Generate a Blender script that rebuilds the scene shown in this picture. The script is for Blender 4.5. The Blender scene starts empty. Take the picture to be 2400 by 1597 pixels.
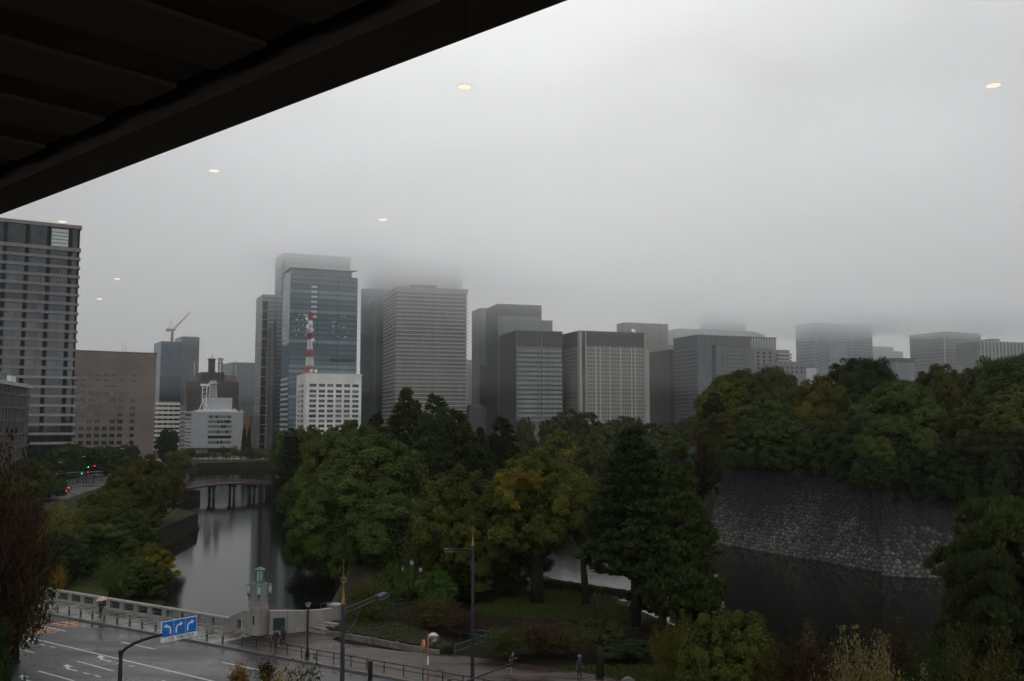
import bpy, bmesh, math, random
import numpy as np
from mathutils import Vector, Matrix, Quaternion

scene = bpy.context.scene
COL = scene.collection
R = math.radians

# ------------------------------------------------------------------ camera
F, PITCH, EYE = 2267.0, R(5.04), 19.5
cam_d = bpy.data.cameras.new("camera")
cam = bpy.data.objects.new("camera", cam_d); COL.objects.link(cam)
cam.location = (0, 0, EYE); cam.rotation_euler = (math.pi/2 + PITCH, 0, 0)
cam_d.sensor_width = 36.0; cam_d.lens = 36.0*F/2400.0
cam_d.clip_start = 0.1; cam_d.clip_end = 12000
scene.camera = cam

# ------------------------------------------------------------------ light
SUN_EL, SUN_AZ = R(38), R(4)          # azimuth clockwise from +Y
world = bpy.data.worlds.new("World"); scene.world = world
world.use_nodes = True
nt = world.node_tree; N = nt.nodes; L = nt.links
N.clear()
def wn(t, **k):
    n = N.new(t)
    for a, b in k.items(): setattr(n, a, b)
    return n
out = wn('ShaderNodeOutputWorld'); bg = wn('ShaderNodeBackground')
sky = wn('ShaderNodeTexSky', sky_type='NISHITA', sun_disc=False, sun_elevation=SUN_EL,
         sun_rotation=SUN_AZ, air_density=1.5, dust_density=6.0)
hs = wn('ShaderNodeHueSaturation'); hs.inputs['Saturation'].default_value = 0.12
L.new(sky.outputs[0], hs.inputs['Color'])
tc = wn('ShaderNodeTexCoord')
mp = wn('ShaderNodeMapping'); mp.inputs['Scale'].default_value = (1, 1, 2.2)
L.new(tc.outputs['Generated'], mp.inputs['Vector'])
nz = wn('ShaderNodeTexNoise'); nz.inputs['Scale'].default_value = 3.6; nz.inputs['Detail'].default_value = 4.5; nz.inputs['Roughness'].default_value = .45
L.new(mp.outputs[0], nz.inputs['Vector'])
mr = wn('ShaderNodeMapRange'); mr.inputs[1].default_value = .3; mr.inputs[2].default_value = .7
mr.inputs[3].default_value = .52; mr.inputs[4].default_value = 1.46
L.new(nz.outputs['Fac'], mr.inputs[0])
# thinner cloud where the hidden sun stands
dot = wn('ShaderNodeVectorMath', operation='DOT_PRODUCT')
LA, LE = R(3), R(17)
dot.inputs[1].default_value = (math.sin(LA)*math.cos(LE), math.cos(LA)*math.cos(LE), math.sin(LE))
nrm = wn('ShaderNodeVectorMath', operation='NORMALIZE'); L.new(tc.outputs['Generated'], nrm.inputs[0]); L.new(nrm.outputs[0], dot.inputs[0])
mx = wn('ShaderNodeMath', operation='MAXIMUM'); mx.inputs[1].default_value = 0; L.new(dot.outputs['Value'], mx.inputs[0])
pw = wn('ShaderNodeMath', operation='POWER'); pw.inputs[1].default_value = 9; L.new(mx.outputs[0], pw.inputs[0])
lb = wn('ShaderNodeMath', operation='MULTIPLY_ADD'); lb.inputs[1].default_value = .20; lb.inputs[2].default_value = .39; L.new(pw.outputs[0], lb.inputs[0])
ml = wn('ShaderNodeMath', operation='MULTIPLY'); L.new(lb.outputs[0], ml.inputs[0]); L.new(mr.outputs[0], ml.inputs[1])
# the cloud is thinner and brighter over the opposite half of the sky
db = wn('ShaderNodeVectorMath', operation='DOT_PRODUCT'); db.inputs[1].default_value = (0, -.94, .34); L.new(nrm.outputs[0], db.inputs[0])
rb = wn('ShaderNodeMapRange'); rb.inputs[1].default_value = .0; rb.inputs[2].default_value = .9; rb.inputs[3].default_value = 1.0; rb.inputs[4].default_value = 3.3; L.new(db.outputs['Value'], rb.inputs[0])
ml2 = wn('ShaderNodeMath', operation='MULTIPLY'); L.new(ml.outputs[0], ml2.inputs[0]); L.new(rb.outputs[0], ml2.inputs[1]); ml = ml2
gc = wn('ShaderNodeMix', data_type='RGBA', blend_type='MULTIPLY'); gc.inputs[0].default_value = 1
gc.inputs[6].default_value = (.945, .968, 1.0, 1); L.new(ml.outputs[0], gc.inputs[7])
s2 = wn('ShaderNodeMix', data_type='RGBA', blend_type='MULTIPLY'); s2.inputs[0].default_value = 1
s2.inputs[7].default_value = (.03, .03, .03, 1); L.new(hs.outputs[0], s2.inputs[6])
ad = wn('ShaderNodeMix', data_type='RGBA', blend_type='ADD'); ad.inputs[0].default_value = .5
L.new(gc.outputs[2], ad.inputs[6]); L.new(s2.outputs[2], ad.inputs[7])
L.new(ad.outputs[2], bg.inputs['Color']); bg.inputs['Strength'].default_value = 1.0
L.new(bg.outputs[0], out.inputs['Surface'])

sun_d = bpy.data.lights.new("sun", 'SUN'); sun_d.energy = 0.65; sun_d.angle = R(20); sun_d.color = (1, .96, .9)
sun = bpy.data.objects.new("sun", sun_d); COL.objects.link(sun)
sv = Vector((math.sin(SUN_AZ)*math.cos(SUN_EL), math.cos(SUN_AZ)*math.cos(SUN_EL), math.sin(SUN_EL)))
sun.rotation_euler = sv.to_track_quat('Z', 'Y').to_euler()

vs = scene.view_settings
vs.view_transform = 'Standard'; vs.look = 'None'; vs.exposure = 0.0; vs.gamma = 1.0; vs.use_curve_mapping = False
cy = scene.cycles
cy.max_bounces = 6; cy.diffuse_bounces = 3; cy.glossy_bounces = 3; cy.transmission_bounces = 4
cy.volume_bounces = 3; cy.transparent_max_bounces = 16
cy.caustics_reflective = False; cy.caustics_refractive = False
cy.sample_clamp_indirect = 4.0

# ------------------------------------------------------------------ survey: photo measurements to places on the ground
cp, sp = math.cos(PITCH), math.sin(PITCH)
def ray(u, v):
    a, b = (u-1200)/F, (798.5-v)/F
    return a, cp-b*sp, sp+b*cp
def G(u, v, z=0.0):
    r = ray(u, v); t = (z-EYE)/r[2]
    return Vector((r[0]*t, r[1]*t, z))
def P(u, v, Y):
    r = ray(u, v); t = Y/r[1]
    return Vector((r[0]*t, Y, EYE+r[2]*t))

# ------------------------------------------------------------------ materials
MATS = {}
def newmat(name):
    m = bpy.data.materials.new(name); m.use_nodes = True
    b = m.node_tree.nodes['Principled BSDF']
    return m, m.node_tree, b
def c4(c): return (c[0], c[1], c[2], 1)
def mat(name, col, rough=.6, metal=0, var=.18, scale=3.0, emit=None, spec=.5, bump=0, stretch=(1, 1, 1)):
    """plain surface with uneven weathering"""
    if name in MATS: return MATS[name]
    m, t, b = newmat(name)
    b.inputs['Roughness'].default_value = rough; b.inputs['Metallic'].default_value = metal
    b.inputs['Specular IOR Level'].default_value = spec
    if emit:
        b.inputs['Emission Color'].default_value = c4(col); b.inputs['Emission Strength'].default_value = emit
        b.inputs['Base Color'].default_value = c4(col)
    else:
        co = t.nodes.new('ShaderNodeTexCoord'); mpn = t.nodes.new('ShaderNodeMapping'); mpn.inputs['Scale'].default_value = stretch
        n = t.nodes.new('ShaderNodeTexNoise')
        n.inputs['Scale'].default_value = scale; n.inputs['Detail'].default_value = 5; n.inputs['Roughness'].default_value = .62
        t.links.new(co.outputs['Object'], mpn.inputs['Vector']); t.links.new(mpn.outputs[0], n.inputs['Vector'])
        r = t.nodes.new('ShaderNodeMapRange'); r.inputs[1].default_value = .3; r.inputs[2].default_value = .7
        r.inputs[3].default_value = 1-var; r.inputs[4].default_value = 1+var
        t.links.new(n.outputs['Fac'], r.inputs[0])
        x = t.nodes.new('ShaderNodeMix'); x.data_type = 'RGBA'; x.blend_type = 'MULTIPLY'; x.inputs[0].default_value = 1
        x.inputs[6].default_value = c4(col); t.links.new(r.outputs[0], x.inputs[7])
        t.links.new(x.outputs[2], b.inputs['Base Color'])
        if bump:
            bp = t.nodes.new('ShaderNodeBump'); bp.inputs['Strength'].default_value = bump; bp.inputs['Distance'].default_value = .05
            t.links.new(n.outputs['Fac'], bp.inputs['Height']); t.links.new(bp.outputs[0], b.inputs['Normal'])
    MATS[name] = m
    return m
def gridmat(name, c1, c2, mortar, cw, ch, ms, rough=.12, rough_m=.6, z0=0, bias=0.0, horizontal_only=False):
    """glazing grid: panes of slightly different tint between mullions, measured in metres on the wall"""
    if name in MATS: return MATS[name]
    m, t, b = newmat(name)
    co = t.nodes.new('ShaderNodeTexCoord'); s = t.nodes.new('ShaderNodeSeparateXYZ'); t.links.new(co.outputs['Object'], s.inputs[0])
    a = t.nodes.new('ShaderNodeMath'); t.links.new(s.outputs[0], a.inputs[0]); t.links.new(s.outputs[1], a.inputs[1])
    a2 = t.nodes.new('ShaderNodeMath'); a2.inputs[1].default_value = -z0 + .03; t.links.new(s.outputs[2], a2.inputs[0])
    k = t.nodes.new('ShaderNodeCombineXYZ'); t.links.new(a.outputs[0], k.inputs[0]); t.links.new(a2.outputs[0], k.inputs[1])
    br = t.nodes.new('ShaderNodeTexBrick'); br.offset = 0; br.squash = 1
    br.inputs['Scale'].default_value = .1; br.inputs['Brick Width'].default_value = cw*.1; br.inputs['Row Height'].default_value = ch*.1
    br.inputs['Mortar Size'].default_value = ms*.1; br.inputs['Mortar Smooth'].default_value = 0; br.inputs['Bias'].default_value = bias
    br.inputs['Color1'].default_value = c4(c1); br.inputs['Color2'].default_value = c4(c2); br.inputs['Mortar'].default_value = c4(mortar)
    t.links.new(k.outputs[0], br.inputs['Vector'])
    # broad streaks of weather over the whole wall
    n = t.nodes.new('ShaderNodeTexNoise'); n.inputs['Scale'].default_value = .06; n.inputs['Detail'].default_value = 4
    t.links.new(co.outputs['Object'], n.inputs['Vector'])
    r = t.nodes.new('ShaderNodeMapRange'); r.inputs[1].default_value = .3; r.inputs[2].default_value = .7; r.inputs[3].default_value = .8; r.inputs[4].default_value = 1.2
    t.links.new(n.outputs['Fac'], r.inputs[0])
    x = t.nodes.new('ShaderNodeMix'); x.data_type = 'RGBA'; x.blend_type = 'MULTIPLY'; x.inputs[0].default_value = 1
    t.links.new(br.outputs['Color'], x.inputs[6]); t.links.new(r.outputs[0], x.inputs[7]); t.links.new(x.outputs[2], b.inputs['Base Color'])
    q = t.nodes.new('ShaderNodeMapRange'); q.inputs[3].default_value = rough; q.inputs[4].default_value = rough_m
    t.links.new(br.outputs['Fac'], q.inputs[0]); t.links.new(q.outputs[0], b.inputs['Roughness'])
    MATS[name] = m
    return m

# ------------------------------------------------------------------ mesh building
class MB:
    def __init__(s): s.v, s.f, s.m = [], [], []
    def face(s, pts, mi=0):
        b = len(s.v); s.v += [tuple(p) for p in pts]; s.f.append(tuple(range(b, b+len(pts)))); s.m.append(mi)
    def box(s, x0, x1, y0, y1, z0, z1, mi=0):
        b = len(s.v)
        s.v += [(x0,y0,z0),(x1,y0,z0),(x1,y1,z0),(x0,y1,z0),(x0,y0,z1),(x1,y0,z1),(x1,y1,z1),(x0,y1,z1)]
        for q in ((0,3,2,1),(4,5,6,7),(0,1,5,4),(1,2,6,5),(2,3,7,6),(3,0,4,7)):
            s.f.append(tuple(b+i for i in q)); s.m.append(mi)
        return s
    def tube(s, pts, radii, n=8, mi=0, caps=True):
        pts = [Vector(p) for p in pts]
        if not hasattr(radii, '__len__'): radii = [radii]*len(pts)
        base = len(s.v); up = None
        for i, p in enumerate(pts):
            d = (pts[min(i+1, len(pts)-1)] - pts[max(i-1, 0)]).normalized()
            if up is None:
                up = Vector((0, 0, 1)) if abs(d.z) < .9 else Vector((1, 0, 0))
            a = d.cross(up).normalized(); c = a.cross(d).normalized(); up = c
            for k in range(n):
                t = 2*math.pi*k/n
                s.v.append(tuple(p + (a*math.cos(t)+c*math.sin(t))*radii[i]))
        for i in range(len(pts)-1):
            for k in range(n):
                k2 = (k+1) % n
                s.f.append((base+i*n+k, base+i*n+k2, base+(i+1)*n+k2, base+(i+1)*n+k)); s.m.append(mi)
        if caps:
            s.f.append(tuple(base+k for k in range(n))[::-1]); s.m.append(mi)
            s.f.append(tuple(base+(len(pts)-1)*n+k for k in range(n))); s.m.append(mi)
        return s
    def lathe(s, prof, n=16, mi=0, c=(0, 0)):
        base = len(s.v)
        for r_, z in prof:
            for k in range(n):
                t = 2*math.pi*k/n; s.v.append((c[0]+r_*math.cos(t), c[1]+r_*math.sin(t), z))
        for i in range(len(prof)-1):
            for k in range(n):
                k2 = (k+1) % n
                s.f.append((base+i*n+k, base+i*n+k2, base+(i+1)*n+k2, base+(i+1)*n+k)); s.m.append(mi)
        s.f.append(tuple(base+k for k in range(n))[::-1]); s.m.append(mi)
        s.f.append(tuple(base+(len(prof)-1)*n+k for k in range(n))); s.m.append(mi)
        return s
    def prism(s, poly, z0, z1, mi=0):
        b = len(s.v); n = len(poly)
        s.v += [(p[0], p[1], z0) for p in poly] + [(p[0], p[1], z1) for p in poly]
        s.f.append(tuple(b+i for i in range(n))[::-1]); s.m.append(mi)
        s.f.append(tuple(b+n+i for i in range(n))); s.m.append(mi)
        for i in range(n):
            j = (i+1) % n; s.f.append((b+i, b+j, b+n+j, b+n+i)); s.m.append(mi)
        return s
    def mesh(s, name, mats):
        me = bpy.data.meshes.new(name); me.from_pydata(s.v, [], s.f)
        for m in mats: me.materials.append(m)
        if len(mats) > 1: me.polygons.foreach_set('material_index', s.m)
        me.update()
        return me
    def build(s, name, mats, parent=None, smooth=False, bevel=0):
        if not isinstance(mats, (list, tuple)): mats = [mats]
        me = s.mesh(name, mats)
        bm = bmesh.new(); bm.from_mesh(me); bmesh.ops.recalc_face_normals(bm, faces=bm.faces); bm.to_mesh(me); bm.free()
        o = bpy.data.objects.new(name, me); COL.objects.link(o)
        if parent: o.parent = parent
        if smooth:
            me.polygons.foreach_set('use_smooth', [True]*len(me.polygons))
        if bevel:
            md = o.modifiers.new('bevel', 'BEVEL'); md.width = bevel; md.segments = 2; md.limit_method = 'ANGLE'
        return o
def tag(o, label=None, cat=None, group=None, kind=None):
    if label: o['label'] = label
    if cat: o['category'] = cat
    if group: o['group'] = group
    if kind: o['kind'] = kind
    return o
def thing(name, label, cat, loc=(0, 0, 0), rz=0, group=None):
    o = bpy.data.objects.new(name, None); COL.objects.link(o); o.empty_display_size = .3
    o.location = loc; o.rotation_euler = (0, 0, rz)
    return tag(o, label, cat, group)
def linkcopy(me_or_obj, name, parent, loc=(0, 0, 0)):
    o = bpy.data.objects.new(name, me_or_obj if isinstance(me_or_obj, bpy.types.Mesh) else me_or_obj.data)
    COL.objects.link(o); o.parent = parent; o.location = loc
    return o
def copy_tree(root, loc=None, rz=None, label=None):
    r = root.copy(); COL.objects.link(r)
    if loc is not None: r.location = loc
    if rz is not None: r.rotation_euler = (0, 0, rz)
    if label: r['label'] = label
    for ch in list(root.children):
        c = ch.copy(); COL.objects.link(c); c.parent = r
        for g in list(ch.children):
            d = g.copy(); COL.objects.link(d); d.parent = c
    return r
ORD = ['first','second','third','fourth','fifth','sixth','seventh','eighth','ninth','tenth','eleventh','twelfth','thirteenth','fourteenth','fifteenth','sixteenth']

# bridge frame: s runs left-away along the kerb, q across towards the moat
KO = Vector((-22.05, 85.37, 0)); KS = Vector((-.83402, .55174, 0)); KQ = Vector((.55174, .83402, 0))
KANG = math.atan2(KQ.y, KQ.x) - math.pi/2       # local x = -s, local y = q
def B(s, q, z=0.0): return KO + KS*s + KQ*q + Vector((0, 0, z))

#@@TERRAIN
WATER = -4.5
soil = mat('bank soil', (.03, .024, .016), .95, spec=.1, var=.35, scale=.6, bump=.4)
def land(name, poly, z0, z1, m, kind='structure'):
    o = MB().prism(poly, z0, z1).build(name, m); tag(o, kind=kind); return o
land('ground', [(-3000, -200), (3000, -200), (3000, 3000), (-3000, 3000)], -8, -6.5, soil)
bl = [B(95, 5.3), B(5.3, 5.3)]
near_poly = [(-300, 250), (bl[0].x, bl[0].y), (bl[1].x, bl[1].y), (-20.5, 96.5), (-19.2, 100.5), (-20.3, 112), (-21.5, 126), (-23.2, 142), (-36, 190), (-58.5, 274), (-83, 341),
             (-55, 338), (-35, 270), (-15, 215), (0, 165), (4, 130), (9.5, 115), (13, 107), (16, 97), (20, 88), (26, 80), (40, 75), (60, 72), (110, 68), (200, 66), (200, -60), (-300, -60)]
near = land('terrain', near_poly, -6.4, -.05, soil)
left_poly = [(-41.9, 104.9), (-39.8, 112.6), (-43.5, 122), (-55, 150), (-68.8, 189.5), (-73.9, 229.6), (-86, 246), (-96, 275), (-106, 312), (-128, 388), (-150, 443), (-171.5, 531.5), (-136, 560),
             (-100, 565), (420, 566), (900, 900), (900, 2400), (-2000, 2400), (-2000, 250), (-300, 250.5)]
ll = B(95, 5.35); left_poly.append((ll.x, ll.y))
grass_dk = mat('rough turf', (.030, .034, .010), 1, spec=.05, var=.4, scale=.35, bump=.5)
left = land('terrain', left_poly, -6.3, -.8, grass_dk)
mid = land('terrain', [(-85.5, 343), (-72, 400), (-112, 561), (420, 561), (420, 330), (66, 322), (30, 262), (-10, 262), (-34, 280), (-54, 340)], -6.35, -.5, grass_dk)
hillm = mat('hill soil', (.015, .014, .008), 1, spec=.05, var=.4, scale=.4)
hill = land('hill', [(47.5, 210), (68.5, 166), (66, 164), (142, 146), (420, 130), (420, 420), (110, 420), (74, 322)], -6.2, 13.6, hillm)

# water
m, t, b = newmat('moat water')
b.inputs['Base Color'].default_value = (.006, .007, .005, 1); b.inputs['Roughness'].default_value = .6; b.inputs['Specular IOR Level'].default_value = 0
co = t.nodes.new('ShaderNodeTexCoord'); n1 = t.nodes.new('ShaderNodeTexNoise'); n1.inputs['Scale'].default_value = .9; n1.inputs['Detail'].default_value = 5
t.links.new(co.outputs['Object'], n1.inputs['Vector'])
bp = t.nodes.new('ShaderNodeBump'); bp.inputs['Strength'].default_value = .09; bp.inputs['Distance'].default_value = .12
t.links.new(n1.outputs['Fac'], bp.inputs['Height'])
gl_ = t.nodes.new('ShaderNodeBsdfGlossy'); gl_.inputs['Roughness'].default_value = .05; gl_.inputs['Color'].default_value = (.74, .74, .73, 1); t.links.new(bp.outputs[0], gl_.inputs['Normal'])
fr_ = t.nodes.new('ShaderNodeFresnel'); fr_.inputs['IOR'].default_value = 1.33
ms_ = t.nodes.new('ShaderNodeMixShader'); t.links.new(fr_.outputs[0], ms_.inputs[0]); t.links.new(b.outputs[0], ms_.inputs[1]); t.links.new(gl_.outputs[0], ms_.inputs[2])
t.links.new(ms_.outputs[0], t.nodes['Material Output'].inputs['Surface'])
w = MB(); w.face([(-260, 70, WATER), (420, 70, WATER), (420, 575, WATER), (-260, 575, WATER)])
tag(w.build('water', m), kind='structure')

# road, sidewalk, park path, lawns: thin sheets on the near ground
def sheet(name, poly, z, m, kind='structure'):
    s_ = MB(); s_.face([(p[0], p[1], z) for p in poly]); o = s_.build(name, m); tag(o, kind=kind)
    return o
def wet(name, c_dry, c_wet, r_lo, r_hi, scale, tiles=None, rot=33.5, spec=.4):
    m, t, b = newmat(name)
    co = t.nodes.new('ShaderNodeTexCoord'); mpn = t.nodes.new('ShaderNodeMapping')
    mpn.inputs['Rotation'].default_value = (0, 0, R(33.5)); mpn.inputs['Scale'].default_value = (.35, 1, 1)
    t.links.new(co.outputs['Object'], mpn.inputs['Vector'])
    n = t.nodes.new('ShaderNodeTexNoise'); n.inputs['Scale'].default_value = scale; n.inputs['Detail'].default_value = 6; n.inputs['Roughness'].default_value = .6
    t.links.new(mpn.outputs[0], n.inputs['Vector'])
    g = t.nodes.new('ShaderNodeTexNoise'); g.inputs['Scale'].default_value = 30; g.inputs['Detail'].default_value = 3
    t.links.new(co.outputs['Object'], g.inputs['Vector'])
    r = t.nodes.new('ShaderNodeMapRange'); r.inputs[1].default_value = .38; r.inputs[2].default_value = .62; r.inputs[3].default_value = r_lo; r.inputs[4].default_value = r_hi
    t.links.new(n.outputs['Fac'], r.inputs[0]); t.links.new(r.outputs[0], b.inputs['Roughness'])
    x = t.nodes.new('ShaderNodeMix'); x.data_type = 'RGBA'
    x.inputs[6].default_value = c4(c_wet); x.inputs[7].default_value = c4(c_dry)
    rr = t.nodes.new('ShaderNodeMapRange'); rr.inputs[1].default_value = .35; rr.inputs[2].default_value = .65
    t.links.new(n.outputs['Fac'], rr.inputs[0]); t.links.new(rr.outputs[0], x.inputs[0])
    last = x.outputs[2]
    if tiles:
        tw, th, ca, cb, ms = tiles
        mp2 = t.nodes.new('ShaderNodeMapping'); mp2.inputs['Rotation'].default_value = (0, 0, R(rot))
        t.links.new(co.outputs['Object'], mp2.inputs['Vector'])
        br = t.nodes.new('ShaderNodeTexBrick'); br.offset = .5; br.inputs['Scale'].default_value = .1
        br.inputs['Brick Width'].default_value = tw*.1; br.inputs['Row Height'].default_value = th*.1; br.inputs['Mortar Size'].default_value = ms*.1; br.inputs['Bias'].default_value = -.1
        br.inputs['Color1'].default_value = c4(ca); br.inputs['Color2'].default_value = c4(cb); br.inputs['Mortar'].default_value = c4([i*.6 for i in cb])
        t.links.new(mp2.outputs[0], br.inputs['Vector'])
        y = t.nodes.new('ShaderNodeMix'); y.data_type = 'RGBA'; y.blend_type = 'MULTIPLY'; y.inputs[0].default_value = 1
        t.links.new(last, y.inputs[6]); t.links.new(br.outputs['Color'], y.inputs[7]); last = y.outputs[2]
    gx = t.nodes.new('ShaderNodeMapRange'); gx.inputs[3].default_value = .8; gx.inputs[4].default_value = 1.2; t.links.new(g.outputs['Fac'], gx.inputs[0])
    z = t.nodes.new('ShaderNodeMix'); z.data_type = 'RGBA'; z.blend_type = 'MULTIPLY'; z.inputs[0].default_value = 1
    t.links.new(last, z.inputs[6]); t.links.new(gx.outputs[0], z.inputs[7]); t.links.new(z.outputs[2], b.inputs['Base Color'])
    b.inputs['Specular IOR Level'].default_value = spec
    bp = t.nodes.new('ShaderNodeBump'); bp.inputs['Strength'].default_value = .12; bp.inputs['Distance'].default_value = .01
    t.links.new(g.outputs['Fac'], bp.inputs['Height']); t.links.new(bp.outputs[0], b.inputs['Normal'])
    MATS[name] = m
    return m
asphalt = wet('wet asphalt', (.05, .05, .052), (.032, .032, .034), .18, .5, .22, spec=.22)
tile_br = wet('wet bridge tiles', (1, 1, 1), (.85, .85, .85), .16, .42, .4, spec=.3, tiles=(1.5, .46, (.26, .24, .215), (.022, .019, .017), .02), rot=123.5)
tile_pk = wet('wet brown paving', (1, 1, 1), (.8, .8, .8), .22, .5, .35, spec=.22, tiles=(.5, .25, (.050, .032, .025), (.036, .024, .020), .01))
KERB = .15
sheet('road', [B(95, -20), B(95, -.2), B(-70, -.2), B(-70, -20)], -.0, asphalt)
def slab(name, poly, z0, z1, m): return tag(MB().prism(poly, z0, z1).build(name, m), kind='structure')
slab('pavement', [B(95, .0), B(95, 5.0), B(4.4, 5.0), B(4.4, .0)], -.04, KERB, tile_br)
pk = [B(4.39, .0), B(4.39, 4.4), B(2.5, 8.5), B(-1, 12), B(-2.2, 7.0), B(-4, 6.3), B(-10.4, 6.9), B(-16, 8.5), B(-24, 9.3), B(-34, 9.0), B(-70, 9.0), B(-70, 0)]
slab('pavement', pk, -.04, KERB, tile_pk)
slab('pavement', [B(95, -26), B(95, -20), B(-70, -20), B(-70, -26)], -.04, KERB, tile_pk)
kerbm = mat('kerb stone', (.10, .085, .07), .45, var=.3, scale=1.2)
kerb = slab('kerb', [B(95, -.2), B(95, -.003), B(-70, -.003), B(-70, -.2)], -.04, KERB+.006, kerbm)
lawnm = mat('lawn', (.026, .036, .009), 1, spec=.05, var=.45, scale=.5, bump=.6)
dirtm = mat('park earth', (.017, .014, .009), 1, spec=.06, var=.4, scale=.5, bump=.4)
sheet('park_ground', [B(-3, 12.5), (-18.8, 104), (-20.6, 122), (-22.6, 142), (-35.2, 190), (-57.6, 274), (-81, 338), (-56, 336), (-36, 270), (-16, 215), (-1, 165), (3, 130), (8.9, 114.6), (12.6, 106.5), (15.6, 96.6), (19.6, 87.6), (25.6, 79.6), (39.6, 74.6), (59.6, 71.6), (105, 67.5), (105, 45), B(-70, 9.05), B(-34, 9.05), B(-24, 9.4), B(-16, 8.6), B(-10.4, 7.1), B(-4, 6.5), B(-2.2, 7.3)], -.02, dirtm)
sheet('lawn', [G(1130, 1405), G(1290, 1385), G(1440, 1405), G(1500, 1440), G(1440, 1480), G(1330, 1455), G(1180, 1450), G(1100, 1440)], .012, lawnm)
sheet('lawn', [B(-24, 9.4), B(-60, 9.2), B(-60, 20), B(-38, 20), B(-28, 13)], .012, lawnm)
# left avenue on the far bank
lr = [Vector((-70, 122, 0)), Vector((-100, 175, 0)), Vector((-126, 240, 0)), Vector((-143, 310, 0)), Vector((-165, 400, 0)), Vector((-205, 520, 0)), Vector((-215, 600, 0))]
rd = MB()
for i in range(len(lr)-1):
    a, b_ = lr[i], lr[i+1]
    rd.face([(a.x-9, a.y-3, -.79), (a.x+9, a.y+3, -.79), (b_.x+9, b_.y+3, -.79), (b_.x-9, b_.y-3, -.79)])
tag(rd.build('road', asphalt), kind='structure')
sheet('road', [(-330, 582), (-60, 582), (120, 590), (120, 606), (-60, 600), (-330, 602)], -.786, asphalt)
paint = mat('road paint', (.55, .55, .54), .35, var=.25, scale=4)
opaint = mat('orange road paint', (.42, .13, .025), .4, var=.3, scale=4)
def strip(mb, s0, q0, s1, q1, wd, z=.004):
    a, b_ = B(s0, q0, z), B(s1, q1, z); d = (b_-a).normalized(); n = Vector((-d.y, d.x, 0))*wd/2
    mb.face([a-n, b_-n, b_+n, a+n])
rm = MB()
strip(rm, 60, -6.3, -40, -9.2, .16)
for s0 in (13.47, -.2, -13.5, 27): strip(rm, s0, -3.78, s0-5.1, -3.9, .14)
for s0 in (21.4, 10.2, -1, 32.5): strip(rm, s0, -10.2, s0-5.4, -10.5, .14)
for s0 in (9.8, 21, -1.2): strip(rm, s0, -13.8, s0-5.2, -14.0, .14)
def arrow(s, q):        # straight-or-turn arrow lying along the lane
    strip(rm, s, q, s-1.5, q, .16)
    strip(rm, s-2.3, q-.03, s-3.1, q-.03, .15); strip(rm, s-3.9, q-.05, s-4.6, q-.05, .15)
    z = .004
    strip(rm, s-.05, q-.02, s+.55, q+.50, .20, .0045)
    rm.face([B(a, b_, .005) for a, b_ in ((s+.10, q+.62), (s+1.35, q+.80), (s+.75, q+.12))])
arrow(9.2, -8.7); arrow(8.6, -12.1); arrow(8.4, -15.9); arrow(21, -8.3)
for k in range(6): 
    s0 = -20.5-k*.7
    strip(rm, s0, -.9, s0-.55, -1.5, .25); strip(rm, s0, -2.1, s0-.55, -1.5, .25)
tag(rm.build('road_marking', paint), kind='structure')
om = MB()
def kana(s, q):  # worn painted characters: a few heavy strokes
    strip(om, s, q-1.0, s, q+1.0, .34); strip(om, s-1.1, q-1.1, s-1.1, q+1.1, .34)
    strip(om, s+.4, q+.5, s-2.2, q+.4, .26, .0055); strip(om, s+.4, q-.5, s-2.2, q-.45, .26, .0055)
    strip(om, s-2.2, q-1.0, s-2.2, q+1.0, .34); strip(om, s-3.2, q-.8, s-3.0, q+.8, .3)
kana(25.6, -5.0); kana(26.2, -1.9)
tag(om.build('road_marking', opaint), kind='structure')
bluep = mat('blue road paint', (.015, .035, .11), .5, spec=.2)
bm_ = MB()
for s0 in (15.5, 9.5, 3.2, -3.5, -10.0, -15): strip(bm_, s0, -.65, s0-.55, -.65, .35)
tag(bm_.build('road_marking', bluep), kind='structure')

sheet('lawn', [(-168, 535), (-134, 562), (420, 563), (420, 578), (-140, 577), (-184, 545)], -.79, lawnm)
#@@HAZE
def haze(x0, x1, y0, y1, z0, z1, dens, an=.35, col=(.975, .983, .995)):
    m = bpy.data.materials.new('haze'); m.use_nodes = True; t = m.node_tree
    t.nodes.clear(); o_ = t.nodes.new('ShaderNodeOutputMaterial'); pv = t.nodes.new('ShaderNodeVolumePrincipled')
    pv.inputs['Color'].default_value = c4(col); pv.inputs['Density'].default_value = dens; pv.inputs['Anisotropy'].default_value = an
    t.links.new(pv.outputs[0], o_.inputs['Volume'])
    tag(MB().box(x0, x1, y0, y1, z0, z1).build('haze', m), kind='stuff')
haze(-3100, 3100, -300, 3100, -9, 245, .00005)
# the rain cloud whose base sits on the tower tops: thin level sheets of mist, thicker upwards
for k, (z0, z1, dn) in enumerate(((48, 104.9, .00028), (105, 134.9, .0011), (135, 149.9, .0022), (150, 164.9, .0045), (165, 179.9, .0105), (180, 200, .0115))):
    e = 3050+8*k
    haze(-e, e, -250-8*k if k > 1 else 612+2*k, e, z0, z1, dn, an=.6)

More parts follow.
